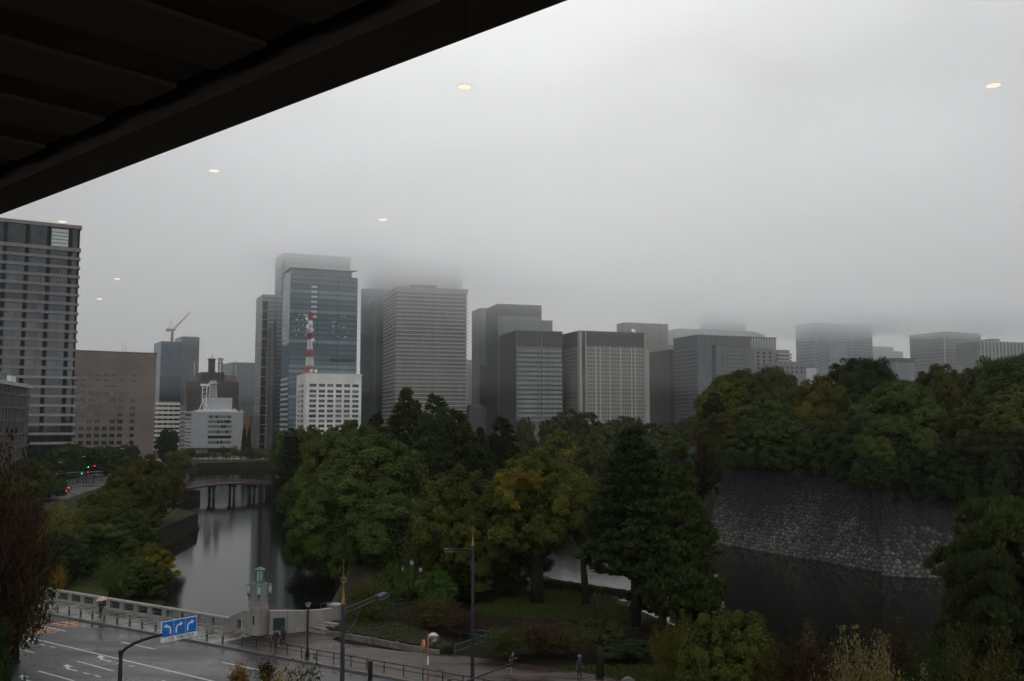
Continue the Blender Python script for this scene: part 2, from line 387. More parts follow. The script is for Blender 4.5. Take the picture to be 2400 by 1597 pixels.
# ragged lower lobes of the cloud hanging round the tallest tops
for (x, y, z, rx, ry, rz, dn) in ((-178, 900, 188, 80, 52, 24, .008), (-150, 950, 204, 60, 60, 30, .005), (-95, 1060, 204, 95, 70, 30, .006), (-30, 1040, 206, 70, 60, 26, .005),
        (290, 1400, 196, 95, 70, 34, .008), (235, 1420, 178, 60, 60, 18, .003), (400, 1230, 154, 105, 75, 28, .012), (455, 1240, 152, 60, 60, 18, .008), (520, 1150, 146, 95, 75, 24, .011), (20, 1010, 165, 60, 50, 18, .006), (590, 1090, 138, 90, 60, 20, .010), (150, 1100, 165, 80, 60, 16, .005)):
    mc = bpy.data.materials.new('cloud'); mc.use_nodes = True; t_ = mc.node_tree; t_.nodes.clear()
    oo = t_.nodes.new('ShaderNodeOutputMaterial'); pv = t_.nodes.new('ShaderNodeVolumePrincipled'); pv.inputs['Color'].default_value = (.975, .983, .995, 1); pv.inputs['Density'].default_value = dn; pv.inputs['Anisotropy'].default_value = .6
    t_.links.new(pv.outputs[0], oo.inputs['Volume'])
    cl_ = MB().lathe([(max(.02, math.sin(a_)), -math.cos(a_)) for a_ in [math.pi*i/12 for i in range(13)]], 24).build('cloud', mc); cl_.location = (x, y, z); cl_.scale = (rx, ry, rz); tag(cl_, kind='stuff')

#@@BUILDINGS
class Bld:
    """a building placed by its near corner; local x runs along the front wall, local y along the left wall"""
    def __init__(s, name, label, cat, u0, uc, u1, vtop, Y, theta, z0=-.8, depth=35, vside=None):
        th = R(theta); c = P(uc, vtop, Y); cs, sn = math.cos(th), math.sin(th)
        def slope(u): r = ray(u, vtop); return r[0]/r[1]
        s1 = slope(u1); s.W = (s1*Y - c.x)/(cs - s1*sn)
        s.D = depth
        if u0 is not None:
            s0 = slope(u0); d = sn + s0*cs
            if d > .02: s.D = (c.x - s0*Y)/d
        s.z0 = z0; s.H = c.z - z0
        s.o = thing(name, label, cat, (c.x, c.y, z0), th)
        s.Y = Y
    def z(s, v): return EYE + (998.5-v)/F*s.Y - s.z0     # height on this building of a photo row
    def box(s, name, x0, x1, y0, y1, z0, z1, m): return MB().box(x0, x1, y0, y1, z0, z1).build(name, m, s.o)
    def core(s, m, top=None, z0=0, inset=0, name='wall'):
        return s.box(name, inset, s.W-inset, inset, s.D-inset, z0, top or s.H, m)
    def rep(s, name, dims, locs, m, skip=None):
        """one mesh, many parts of the same kind"""
        me = None
        for i, l in enumerate(locs):
            if me is None:
                o = MB().box(0, dims[0], 0, dims[1], 0, dims[2]).build(name, m, s.o); me = o.data; o.location = l
            else: linkcopy(me, name, s.o, l)
    def bands(s, z0, z1, step, h, e, m, name='floor_band'):
        n = int((z1-z0)/step+.001)+1
        s.rep(name, (s.W+2*e, s.D+2*e, h), [(-e, -e, z0+i*step) for i in range(n)], m)
    def piers(s, xs, w, d, z0, z1, m, name='pier'):
        s.rep(name, (w, d, z1-z0), [(x-w/2, -d, z0) for x in xs], m)
    def side_piers(s, ys, w, d, z0, z1, m, name='pier'):
        s.rep(name, (d, w, z1-z0), [(-d, y-w/2, z0) for y in ys], m)
    def cap(s, m, h=1.2, e=.4, name='parapet'):
        return s.box(name, -e, s.W+e, -e, s.D+e, s.H, s.H+h, m)
    def lattice(s, xs, zs, t, m, side=False, name='facade_wall'):
        """wall with real openings: xs, zs = opening intervals; t = how far it stands before the glass"""
        Lw = s.D if side else s.W
        mb = MB()
        def bx(a, b_, z0, z1):
            if side: mb.box(-t, 0, a, b_, z0, z1)
            else: mb.box(a, b_, -t, 0, z0, z1)
        zc = 0
        for (z0, z1) in zs:
            if z0 > zc+.01: bx(0, Lw, zc, z0)
            xc = 0
            for (a, b_) in xs:
                if a > xc+.01: bx(xc, a, z0, z1)
                xc = b_
            if Lw > xc+.01: bx(xc, Lw, z0, z1)
            zc = z1
        if s.H > zc+.01: bx(0, Lw, zc, s.H)
        return mb.build(name, m, s.o)
    def panes(s, xs, zs, ms, side=False, limit=100, seed=1, d=.06):
        """each window its own part, set back behind the wall"""
        rnd = random.Random(seed); cache = {}; spill = MB(); k = 0
        for (z0, z1) in zs[::-1]:
            for (a, b_) in xs:
                mi = rnd.choice(ms)
                if k >= limit:
                    (spill.box(-d, -.01, a, b_, z0, z1) if side else spill.box(a, b_, -d, -.01, z0, z1)); k += 1; continue
                key = (round(b_-a, 2), round(z1-z0, 2), mi.name)
                if key not in cache:
                    mb = MB()
                    w_, h_ = b_-a, z1-z0
                    if side: mb.box(-d, -.01, 0, w_, 0, h_); mb.box(-d-.06, -d, w_*.48, w_*.52, 0, h_, 1)
                    else: mb.box(0, w_, -d, -.01, 0, h_); mb.box(w_*.48, w_*.52, -d-.06, -d, 0, h_, 1)
                    o = mb.build('window', [mi, winframe], s.o); cache[key] = o.data
                else: o = linkcopy(cache[key], 'window', s.o)
                o.location = (0, a, z0) if side else (a, 0, z0); k += 1
        if spill.v:
            tag(spill.build('window', ms[0], s.o), kind='stuff')
def spans(start, n, step, w): return [(start+i*step, start+i*step+w) for i in range(n)]
def frange(a, b_, n): return [a+(b_-a)*i/(n-1) for i in range(n)]

winframe = mat('window frame', (.12, .12, .12), .5)
g_dark = mat('dark glass', (.010, .013, .015), .08, var=.3, scale=.2)
g_dark2 = mat('dark grey glass', (.022, .026, .028), .10, var=.3, scale=.3)  # second dark pane tone, slightly lighter than the first
g_blind = mat('blind behind glass', (.16, .17, .16), .25, var=.2, scale=.8)
g_pale = mat('pale glass', (.09, .11, .11), .12, var=.3, scale=.3)
rooft = mat('roof plant grey', (.13, .13, .13), .7)
steelw = mat('white painted steel', (.55, .55, .55), .5)
red = mat('mast red', (.36, .035, .025), .5)
white = mat('mast white', (.70, .68, .66), .5)

# --- tall office tower at the left edge
A = Bld('office_tower', 'tall office tower at the left edge with glass bands between brown floor ledges', 'office tower', None, -200, 190, 491, 400, 32, depth=40)
A.core(gridmat('left tower glass', (.020, .034, .044), (.060, .088, .102), (.010, .010, .011), 4.35, 4.15, .12, rough=.10), top=A.H-1)
brn = mat('brown stone ledge', (.165, .14, .122), .5, var=.2, scale=.6)
brd = mat('dark pier', (.014, .013, .013), .7, spec=.15)
zt = A.H-11.5
pale_l = mat('pale lower ledge', (.20, .185, .17), .5, var=.15, scale=.6)
A.rep('floor_ledge', (A.W+1.0, A.D+1, .75), [(-.4, -.6, zt-i*4.15-.2) for i in range(1, 14)], brn)
A.rep('lower_ledge', (A.W+1.4, A.D+1, 1.15), [(-.4, -.9, zt-i*4.15-.2) for i in range(14, 23)], pale_l)
A.box('lower_glazing', 0, A.W, -.1, -.02, 0, zt-14*4.15-.3, g_dark)
A.rep('floor_ledge', (A.W+.6, A.D+.6, .45), [(-.2, -.35, zt-i*4.15+.65) for i in range(1, 14)], brn)
A.box('crown_ledge', -.5, A.W+.6, -.7, A.D, zt-.6, zt+1.0, brn)
A.box('roof_edge', -.5, A.W+.7, -.8, A.D+.3, A.H-1.6, A.H, brn)
nb = int(A.W/8.7)+1
A.piers([A.W-3.9-8.72*i for i in range(0, nb)], 1.7, .22, 0, A.H-1.6, brd)
A.box('pier', A.W-.9, A.W, -.25, 0, 0, A.H-1.6, brd)
lit = mat('bright sky-lit lantern glass', (.42, .46, .45), .2, var=.15)  # sky light in the end bay is put into this pale colour
for i in range(0, nb):
    x1 = A.W-3.9-8.72*i-.85
    mb = MB()
    for q in range(5): mb.box(x1-7.0, x1, -.12, -.02, zt+1.3+q*1.62, zt+2.6+q*1.62)
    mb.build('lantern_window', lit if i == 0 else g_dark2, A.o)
for i in range(14):
    A.box('hanging_blind', A.W-4.8-1.55*i, A.W-5.5-1.55*i, -.1, -.02, zt-4*4.15+1.3+(i % 3)*.5, zt-3*4.15-.3, g_pale) if i not in (4, 5) else None

# --- low dark office block in front of it, running away from the viewer
pb = Bld('office_block', 'low dark office block at far left with upright louvres and a pale roof rim', 'office block', None, -330, 79, 700, 190, 105, depth=30)
pb.H = 34.5
pb.core(gridmat('louvre wall', (.018, .018, .018), (.045, .043, .04), (.07, .065, .06), 1.4, 4.3, .35, rough=.3), top=pb.H-.5)
pale_rim = mat('pale roof rim', (.34, .33, .32), .5)
pb.bands(4.5, 31, 4.3, .55, .5, mat('dark concrete', (.075, .07, .065), .7))
pb.box('roof_rim', -.8, pb.W+.8, -.9, pb.D+.8, pb.H-1.2, pb.H, pale_rim)
pb.piers([4.2*i+1 for i in range(int(pb.W/4.2))], .45, .5, 1, pb.H-1.5, mat('grey louvre', (.11, .105, .10), .5))
for i in range(6):
    x = pb.W-14-i*13
    pb.box('roof_plant', x, x+7, 3, 9, pb.H, pb.H+2.6+.6*(i % 2), rooft if i % 2 else steelw)
pb.box('penthouse', 5, pb.W-34, 10, 26, pb.H, pb.H+5.6, mat('dark concrete', (.075, .07, .065), .7))

# --- brown slab with the punched windows
Cb = Bld('office_block', 'broad brown stone office block with rows of square windows and blank right end', 'office block', None, 160, 367, 823, 540, 31, depth=30)
tan = gridmat('brown tile wall', (.165, .132, .108), (.192, .155, .130), (.12, .096, .08), 1.3, 1.3, .05, rough=.55, rough_m=.7)
Cb.core(g_dark2, top=Cb.H-.5, inset=.3)
colw, step = 2.75, 4.05
xr = Cb.W-13.4
xs = [(xr-step*i-colw, xr-step*i) for i in range(11, 0, -1)]+[(xr-.2, xr+2.4)]
zs = [(Cb.z(v+9), Cb.z(v)) for v in (1055, 1038, 1021.5, 1004.5, 988, 971, 954.5, 938, 921.5, 905)]
zs += [(Cb.z(v+4.5), Cb.z(v)) for v in (889, 876, 863)]
zs = [(a-3, b_-3) for a, b_ in zs if a > 3.2]
Cb.lattice(xs, zs, .45, tan)
Cb.panes(xs, zs, [g_dark2, g_blind, g_dark2, g_dark, g_pale], seed=4)
Cb.cap(mat('brown coping', (.10, .08, .07), .6), .7, .5)
Cb.rep('roof_antenna', (.15, .15, 5), [(Cb.W*.62, 6, Cb.H), (Cb.W*.66, 6, Cb.H)], rooft)

# --- blue glass tower under construction with crane
D1 = Bld('office_tower', 'blue glass tower with a taller right half, standing under a red roof crane', 'office tower', None, 378, 427, 800, 1050, 31, depth=40)
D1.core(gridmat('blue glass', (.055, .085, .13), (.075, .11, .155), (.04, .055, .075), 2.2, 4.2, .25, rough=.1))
D2x = D1.W
D1.box('right_wing', D2x+.01, D2x+19, 2, 36, 0, D1.H+6.5, gridmat('steel grey glass', (.085, .10, .12), (.10, .12, .14), (.05, .055, .06), 3.5, 40, .6, rough=.2))
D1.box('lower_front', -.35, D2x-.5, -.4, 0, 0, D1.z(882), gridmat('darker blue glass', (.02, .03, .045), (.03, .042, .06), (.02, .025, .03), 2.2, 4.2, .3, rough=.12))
D1.rep('mullion', (.5, .4, D1.H+6), [(D2x+5, 1.6, 0), (D2x+11, 1.6, 0), (D2x+15.5, 1.6, 0)], mat('grey louvre', (.11, .105, .10), .5))
cr = thing('tower_crane', 'red and white luffing crane on the roof of the blue glass tower', 'crane', P(403, 800, 1062))
def lat_mast(mb, a, b_, w0, w1, n, r_=.12, mi=lambda i: 0):
    a, b_ = Vector(a), Vector(b_); d = (b_-a); ax = d.normalized()
    ux = ax.cross(Vector((0, 0, 1))) if abs(ax.z) < .9 else ax.cross(Vector((0, 1, 0)))
    ux.normalize(); uy = ax.cross(ux)
    def ring(t):
        w = w0+(w1-w0)*t
        return [a+d*t+ux*w*sx+uy*w*sy for sx, sy in ((-1,-1),(1,-1),(1,1),(-1,1))]
    for i in range(n):
        p, q = ring(i/n), ring((i+1)/n)
        for k in range(4):
            mb.tube([p[k], q[k]], r_, 5, mi(i)); mb.tube([p[k], q[(k+1) % 4]], r_*.7, 4, mi(i)); mb.tube([p[(k+1) % 4], q[k]], r_*.7, 4, mi(i)); mb.tube([q[k], q[(k+1) % 4]], r_*.7, 4, mi(i))
mb = MB(); lat_mast(mb, (0, 0, -3), (0, 0, 12), 1.0, 1.0, 6, .25); mb.build('mast', red, cr)
mb = MB(); mb.box(-4.5, 3.5, -1.6, 1.6, 12, 13.4); mb.box(-6.5, -3, -1.5, 1.5, 10.6, 13.9); mb.build('slewing_deck', red, cr)
mb = MB(); mb.box(1.2, 4, -2.9, -1.2, 13.4, 16); mb.build('cab', white, cr)
mb = MB(); mb.tube([(-3.5, 0, 13.4), (-2.2, 0, 23), (1.5, 0, 13.4)], .3, 5); mb.tube([(-2.2, 0, 23), (14, 0, 26.5)], .07, 4); mb.build('a_frame', red, cr)
mb = MB(); lat_mast(mb, (2, 0, 13.6), (19, 0, 32), .7, .35, 10, .10); mb.build('jib', red, cr)

# --- white ribbon-window block, in the gap
Fb = Bld('office_block', 'small cream block striped with ribbon windows, behind the grey windowless one', 'office block', None, 355, 421, 949, 760, 31, depth=25)
Fb.core(g_dark, top=Fb.H-.5); Fb.bands(1.2, Fb.H, 3.55, 2.0, .35, mat('cream concrete', (.52, .48, .43), .6, var=.12, scale=.4))
Fb.rep('roof_rail', (.2, .2, 2.2), [(2+i*2.2, .5, Fb.H+1) for i in range(9)], steelw)
Fb.piers([Fb.W*k/5 for k in range(1, 5)], .35, .4, 0, Fb.H, mat('cream concrete', (.52, .48, .43), .6))
Fb.box('end_stair', Fb.W+.4, Fb.W+5, 1, 14, 0, Fb.H, mat('stair grey', (.17, .16, .15), .7))
Fb.rep('landing', (4.8, .4, .5), [(Fb.W+.4, .6, 3+i*3.55) for i in range(9)], steelw)

# --- dark brown block with black roof house, chimney and masts
Eb = Bld('office_block', 'dark brown block carrying a black roof house, a chimney and red-white aerial masts', 'office block', 432, 440, 560, 893, 840, 26)
Eb.core(gridmat('dark brown grid', (.050, .036, .030), (.035, .027, .024), (.065, .05, .043), 2.8, 3.7, .6, rough=.3), top=Eb.H)
Eb.rep('floor_band', (Eb.W+.1, .3, .8), [(-.05, -.3, Eb.H-2-i*7.4) for i in range(8)], mat('brown spandrel', (.06, .045, .038), .7))
Eb.side_piers([2+i*6 for i in range(max(1, int(Eb.D/6)))], 1.2, .5, 0, Eb.H, mat('grey louvre', (.11, .105, .10), .5))
blk = mat('black cladding', (.016, .015, .015), .7)
k = 840/F
x0, x1 = (470-440)*k*1.04, (521-440)*k*1.04
mb = MB(); mb.prism([(x0, 8), (x0+3, 4), (x1, 4), (x1, 24), (x0, 24)], Eb.H, Eb.H+8.2); mb.build('roof_house', blk, Eb.o)
Eb.box('chimney', x0+7.4, x0+12.6, 9, 15, Eb.H+8.2, Eb.H+20, blk); Eb.box('chimney_rim', x0+6.7, x0+13.3, 8.4, 15.6, Eb.H+20, Eb.H+20.6, blk)
mb = MB(); mb.tube([(x0+10.5, 12, Eb.H+20.6), (x0+10.5, 12, Eb.H+24)], .2, 5); mb.lathe([(1, Eb.H+22.6), (.2, Eb.H+22.2)], 8, 0, (x0+10, 12)); mb.build('aerial', rooft, Eb.o)
mb = MB(); lat_mast(mb, (x0+16.6, 6, Eb.H+8), (x0+16.6, 6, Eb.H+21), 1.6, 1.4, 5, .2)
for z in (Eb.H+13, Eb.H+16, Eb.H+20): mb.box(x0+14, x0+19.4, 3.6, 8.4, z, z+.3)
mb.build('lattice_mast', rooft, Eb.o)
def whip(x, y, z, h, o):
    mb = MB(); mb.tube([(x, y, z), (x, y, z+h*.82)], .28, 6, 0); mb.lathe([(1.6, z+h*.82), (1.6, z+h*.82+.35)], 8, 1, (x, y))
    for q in (-1, 0, 1): mb.tube([(x+q*.7, y, z+h*.82), (x+q*.7, y, z+h)], .09, 4, 1)
    mb.tube([(x, y, z), (x+1.6, y, z-5)], .2, 5, 1); mb.tube([(x, y, z), (x-1.6, y, z-5)], .2, 5, 1)
    mb.build('whip_aerial', [white, red], o)
whip(5.6, 3, Eb.H+5, 15, Eb.o); whip((546-440)*k*1.05, 3, Eb.H+5, 14, Eb.o)
Eb.box('roof_shed', x1+.5, x1+10.5, 5, 14, Eb.H, Eb.H+6, mat('rust shed', (.16, .11, .09), .7))
Eb.rep('roof_rail', (.12, .12, 1.8), [(1+i*2.6, .4, Eb.H) for i in range(17)], rooft)

# --- light grey block behind the far bank
Gb = Bld('office_block', 'pale grey block with one central panel of strip windows and a white penthouse', 'office block', 435, 449, 570, 966, 700, 24)
gry = mat('pale grey cladding', (.30, .30, .31), .55, var=.08, scale=.25)
kg = 700/F; gx0, gx1 = (485-449)*kg*1.05, (536-449)*kg*1.05
rows = [974, 985.5, 997, 1009.5, 1021.5, 1034]
zs = [(Gb.z(v+7), Gb.z(v)) for v in rows[::-1]]
Gb.core(g_dark2, top=Gb.H-.3, z0=0, inset=.2)
Gb.lattice([(gx0, gx1)], [(.8, 3.8)]+[z for z in zs if z[0] > 4], .5, gry)
wmul = mat('white mullion', (.42, .42, .43), .5)
for a, b_ in zs:
    if a < 4: continue
    n = 13; wd = (gx1-gx0)/n
    for i in range(n):
        dark = random.Random(int(a*7)+i).random() < (.9 if abs(a-zs[1][0]) < .1 else .22)
        o = MB().box(gx0+i*wd+.12, gx0+(i+1)*wd-.12, -.2, -.02, a, b_).build('window', g_dark if dark else g_blind, Gb.o)
    Gb.box('window_sill', gx0, gx1, -.62, -.51, a-.5, a-.15, wmul)
Gb.rep('cladding_joint', (.08, .02, Gb.H-5), [(5.8, -.53, 4.5), (gx0-.6, -.53, 4.5), (gx1+.5, -.53, 4.5)], mat('joint', (.15, .15, .15), .7))
mb = MB()
for i in range(9): mb.box(-.25, 0, .5, Gb.D-.5, 4+i*2.4, 4+i*2.4+1.5)
mb.build('side_wall', gry, Gb.o)
Gb.cap(steelw, .5, .6)
px0, px1 = (478-449)*kg*1.05, (538-449)*kg*1.05
Gb.box('penthouse', px0, px1, 4, 16, Gb.H+.5, Gb.H+10.6, mat('white penthouse', (.42, .42, .42), .55, var=.1, scale=.3))
Gb.box('roof_plinth', px0-4, px1+3.5, 2, 20, Gb.H+.5, Gb.H+2.0, steelw)
mb = MB(); mb.tube([(5, 3, Gb.H), (7.5, 3, Gb.H+7), (7.5, 3, Gb.H+19)], .35, 6); mb.tube([(10, 3, Gb.H), (10.6, 3, Gb.H+20)], .4, 6); mb.tube([(13, 3, Gb.H), (10.6, 3, Gb.H+6)], .3, 6); mb.box(6, 12.5, 2.4, 3.6, Gb.H+19, Gb.H+20.5)
for z in (8, 11, 14, 17): mb.tube([(7.5, 3, Gb.H+z), (10.5, 3, Gb.H+z+1.5)], .15, 4)
mb.build('aerial_frame', white, Gb.o)
mb = MB(); cx = (497-449)*kg*1.05; lat_mast(mb, (cx, 9, Gb.H+10.6), (cx, 9, Gb.H+23), 2.6, 1.9, 6, .18); mb.lathe([(3.5, Gb.H+21), (3.5, Gb.H+21.5)], 10, 0, (cx, 9)); mb.build('lattice_mast', steelw, Gb.o)
Gb.rep('dish_aerial', (.5, 1.2, 1.2), [(2, 1, Gb.H+.5), (px1+1, 1, Gb.H+2), (gx1+7, 2, Gb.H+.5)], white)
Gb.box('entrance_canopy', gx0-9, gx1+4, -5, 0, 3.9, 4.5, mat('dark concrete', (.075, .07, .065), .7))

# --- pale glass slab far behind
Hb = Bld('office_tower', 'faded green-grey glass tower far behind the brown mast block', 'office tower', 519, 545, 600, 851, 1250, 31, depth=40)
Hb.core(gridmat('far green glass', (.10, .14, .145), (.14, .19, .19), (.08, .10, .10), 3.2, 4.2, .7, rough=.2)); Hb.cap(mat('far grey', (.2, .21, .22), .6), 1, .3)
Tb = Bld('office_block', 'small tan block between the grey block and the slim dark tower', 'office block', None, 564, 592, 974, 900, 26, depth=20)
Tb.core(gridmat('tan wall', (.40, .30, .21), (.36, .26, .18), (.30, .22, .16), 3, 3.5, .6, rough=.5)); Tb.box('red_fin', Tb.W-2.5, Tb.W-.8, -.5, 0, 0, Tb.H, mat('brick fin', (.22, .08, .06), .6))

# --- slim tower pair
I1 = Bld('office_tower', 'slim pale tower with a dark glazed corner slot, top fading into cloud', 'office tower', 601, 616, 668, 690, 870, 24)
plt = gridmat('pale clad', (.24, .245, .25), (.28, .285, .29), (.10, .105, .11), 12, 4.0, .9, rough=.25)
I1.core(plt); I1.box('corner_slot', -.05, 4.4, -.35, 0, 0, I1.H-6, g_dark)
I1.rep('slot_ledge', (4.6, .7, .35), [(-.1, -.7, 4+i*4.3*2) for i in range(int(I1.H/8.6)-1)], wmul)
I2 = Bld('office_tower', 'windowless slate grey slab tower with slanting top beside the slim pale tower', 'office tower', 620, 642, 648, 752, 850, 24)
mb = MB(); mb.box(0, I2.W, 0, I2.D, 0, I2.H-14); b_ = len(mb.v)
mb.v += [(0, 0, I2.H-14), (I2.W, 0, I2.H-14), (I2.W, I2.D, I2.H-14), (0, I2.D, I2.H-14), (0, 0, I2.H), (I2.W, 0, I2.H)]
mb.f += [tuple(b_+q for q in t_) for t_ in ((0,1,5,4), (1,2,5), (3,0,4), (2,3,4,5))]; mb.m += [0]*4
mb.build('wall', gridmat('slate wall', (.060, .058, .060), (.070, .068, .07), (.05, .05, .05), 4, 60, .25, rough=.4), I2.o)

# --- twin glass towers behind the white mast block
J = Bld('office_tower', 'tall misty tower with horizontally banded left side behind the blue-green glass tower', 'office tower', 646, 662, 822, 592, 880, 24)
J.core(gridmat('banded grey', (.10, .105, .11), (.13, .135, .14), (.18, .18, .18), 30, 4.2, 1.4, rough=.2))
J.box('corner_slot', -.2, 3.0, -.4, 0, 0, J.H-8, g_dark)
J.rep('light_band', (.5, J.D-3, 1.5), [(-.5, 1, 3+i*4.2) for i in range(int(J.H*.5/4.2))], wmul)
Kt = Bld('office_tower', 'broad blue-green glass tower with projecting roof slab, behind the red-white mast', 'office tower', 664, 681, 838, 642, 790, 24, depth=25)
kgl = gridmat('sea glass', (.052, .100, .122), (.115, .185, .208), (.042, .068, .080), 40, 4.15, .9, rough=.06, rough_m=.15)
Kt.core(kgl)
Kt.rep('mullion', (.22, .25, Kt.H-3), [(i*Kt.W/44, -.25, 2) for i in range(45)], mat('blue mullion', (.05, .075, .085), .4))
kr = random.Random(5)
for i in range(34):
    z = Kt.H-8-i*4.15
    if z < 20: break
    if i in (1, 2, 5, 11, 16, 17, 22): Kt.box('bright_floor', .3 if i != 2 else Kt.W*.4, Kt.W-.3, -.14, -.02, z-2.9, z-.4, gridmat('bright sea glass', (.17, .24, .25), (.22, .29, .295), (.09, .125, .135), 1.4, 60, .14, rough=.08))
    if i < 7: Kt.box('lift_lobby_panel', Kt.W*.31, Kt.W*.40, -.35, -.15, z-2.6, z-.9, mat('white panel', (.5, .52, .52), .4))
Kt.box('lift_shaft_slot', Kt.W*.405, Kt.W*.412, -.35, 0, Kt.H-60, Kt.H-6, g_dark)
Kt.box('plant_louvre', Kt.W*.6, Kt.W*.96, -.4, 0, Kt.z(846), Kt.z(838), blk)
Kt.box('crown', 2, Kt.W*.93, 4, Kt.D-3, Kt.H, Kt.H+5.5, mat('crown glass', (.10, .13, .14), .2))
mb = MB(); mb.prism([(-.5, -1), (Kt.W*1.0, -1.5), (Kt.W*.94, 10), (Kt.W*.9, Kt.D), (-.5, Kt.D)], Kt.H+5.5, Kt.H+6.6); mb.build('roof_slab', steelw, Kt.o)
warm = mat('lit ceiling strip', (.85, .84, .78), emit=.45)
mb = MB()
for fl in (6, 7, 8, 10, 9):
    for q in range(kr.randint(4, 8)):
        x = Kt.W*(kr.choice([.04, .62])+.24*kr.random()); z = Kt.H-8-fl*4.15-1.6+kr.random()*.8
        mb.face([(x, -.16, z), (x+1.5, -.16, z+.5), (x+1.5, -.16, z+.75), (x, -.16, z+.25)])
mb.build('ceiling_lights', warm, Kt.o)
Kt.rep('side_band', (.4, Kt.D-1, 1.7), [(-.4, .5, 4+i*4.15) for i in range(int(Kt.H*.42/4.15))], wmul)

# --- misty giants right of it
Lt = Bld('office_tower', 'narrow blue-green glass tower squeezed between the sea-glass tower and the striped one', 'office tower', 846, 848, 930, 677, 980, 20, depth=30)
Lt.core(gridmat('teal glass', (.05, .085, .10), (.10, .15, .165), (.045, .07, .08), 50, 4.2, 1.0, rough=.08))
Lt.rep('side_balcony', (2.5, 2.5, 2), [(-.6, -.5, Lt.z(v)) for v in (690, 734, 788, 853)], blk)
mb = MB()
arc = [(10+22*math.sin(t_), 16-18*math.cos(t_)) for t_ in frange(-.25, 1.5, 12)]
mb.prism([(a+6, b_-8) for a, b_ in arc]+[(40, 30), (8, 30)], 0, Lt.z(706)); mb.build('curved_wing', gridmat('dark ribs', (.030, .034, .037), (.045, .05, .053), (.075, .078, .08), 1.6, 80, .3, rough=.3), Lt.o)
Mt = Bld('office_tower', 'broad tower whose whole top dissolves in the cloud behind the striped tower', 'office tower', 857, 885, 1084, 598, 1060, 17)
Mt.core(gridmat('cloud tower wall', (.05, .06, .065), (.07, .08, .085), (.085, .085, .085), 3.5, 4.2, .9, rough=.2))
Nt = Bld('hotel_tower', 'grey-beige tower striped by pale balcony ledges on every floor', 'tower', 900, 930, 1093, 672, 890, 17)
Nt.core(gridmat('striped tower glass', (.11, .11, .105), (.20, .20, .19), (.085, .08, .075), 2.1, 3.65, .25, rough=.2))
ledge = mat('beige ledge', (.44, .40, .36), .5, var=.12, scale=.3)
nn = int((Nt.H-3)/3.65)
Nt.rep('balcony_ledge', (Nt.W+2.2, Nt.D+1.2, .95), [(-.7, -1.0, 2.2+i*3.65) for i in range(nn+1)], ledge)
Nt.rep('balcony_ledge', (Nt.W+.8, Nt.D+.5, .35), [(-.3, -.5, 3.9+i*3.65) for i in range(nn)], mat('thin beige rail', (.25, .23, .21), .5))
Nt.piers([Nt.W*f_ for f_ in (.17, .34, .51, .66, .82)], 1.9, .35, 0, Nt.H-7, mat('brown bay', (.10, .088, .078), .5))
Nt.box('roof_parapet', -.9, Nt.W+1.3, -1.2, Nt.D+.5, Nt.H-3.4, Nt.H, mat('beige parapet', (.26, .245, .225), .6))
Nt.box('roof_house', Nt.W*.22, Nt.W*.58, 5, Nt.D-3, Nt.H, Nt.H+3.2, rooft)

# --- white block with the mast
Ob = Bld('office_block', 'bright white concrete block with rows of wide windows, under the lattice mast', 'office block', 698, 717, 847, 877, 640, 21)
wht = gridmat('white tile wall', (.62, .60, .57), (.66, .64, .61), (.50, .49, .47), 1.75, 1.75, .05, rough=.5)
Ob.core(g_dark, top=Ob.H-.5, inset=.35)
ko = Ob.W/128.0
xs = [((a-567)/441*Ob.W, (b_-567)/441*Ob.W) for a, b_ in ((595,650),(669,718),(735,784),(803,851),(869,917),(935,986))]
zs = [(Ob.z(560+(y+24)/3.41), Ob.z(560+y/3.41)) for y in (1160, 1207, 1245, 1285, 1325, 1365, 1405, 1445, 1485, 1525, 1565, 1605, 1645)][::-1]
zs = [z for z in zs if z[0] > 2]
Ob.lattice(xs, zs, .7, wht)
Ob.panes(xs, zs, [g_dark, g_dark2, g_dark2, g_blind], seed=7, limit=82)
ys = [(Ob.D*.16, Ob.D*.46), (Ob.D*.62, Ob.D*.84)]
Ob.lattice(ys, zs, .7, wht, side=True, name='side_wall')
Ob.panes(ys, zs, [g_dark, g_dark2], side=True, seed=8, limit=18)
Ob.cap(mat('white coping', (.6, .58, .55), .5), .6, .8)
mast = thing('radio_mast', 'red and white lattice mast with dishes on the white block roof', 'mast', P(725, 879, 655))
zt = 42.5
mb = MB()
segs = [(0, .14, 1), (.14, .28, 0), (.28, .40, 1), (.40, .56, 0), (.56, .67, 1), (.67, .86, 0), (.86, 1, 1)]
for a, b_, c in segs:
    wa, wb = 2.7-1.5*min(a/.5, 1), 2.7-1.5*min(b_/.5, 1)
    lat_mast(mb, (0, 0, a*zt), (0, 0, b_*zt), wa, wb, 3 if b_-a < .15 else 4, .13, lambda i, c=c: c)
mb.build('lattice', [white, red], mast)
mb = MB(); 
for z, c, r_ in ((.65, red, 2.3), (.80, white, 2.4), (.735, white, 2.0), (.97, red, 2.2)): MB().lathe([(r_, z*zt), (r_, z*zt+.4), (r_*.97, z*zt+.45)], 10).build('platform', c, mast)
dish = MB(); dish.lathe([(.2, -.5), (.9, -.3), (1.25, 0)], 12)
dm = None
for (x, z, y) in ((-2.2, .90, -1), (.9, .84, -2), (2.2, .56, -1), (-1.4, .77, -1.8), (2.0, .06, -2.5), (4.8, .06, -2), (1.6, .72, -1.5)):
    if dm is None: o = dish.build('dish', white, mast); dm = o.data
    else: o = linkcopy(dm, 'dish', mast)
    o.location = (x, y, z*zt); o.rotation_euler = (R(95), 0, R(x*12))

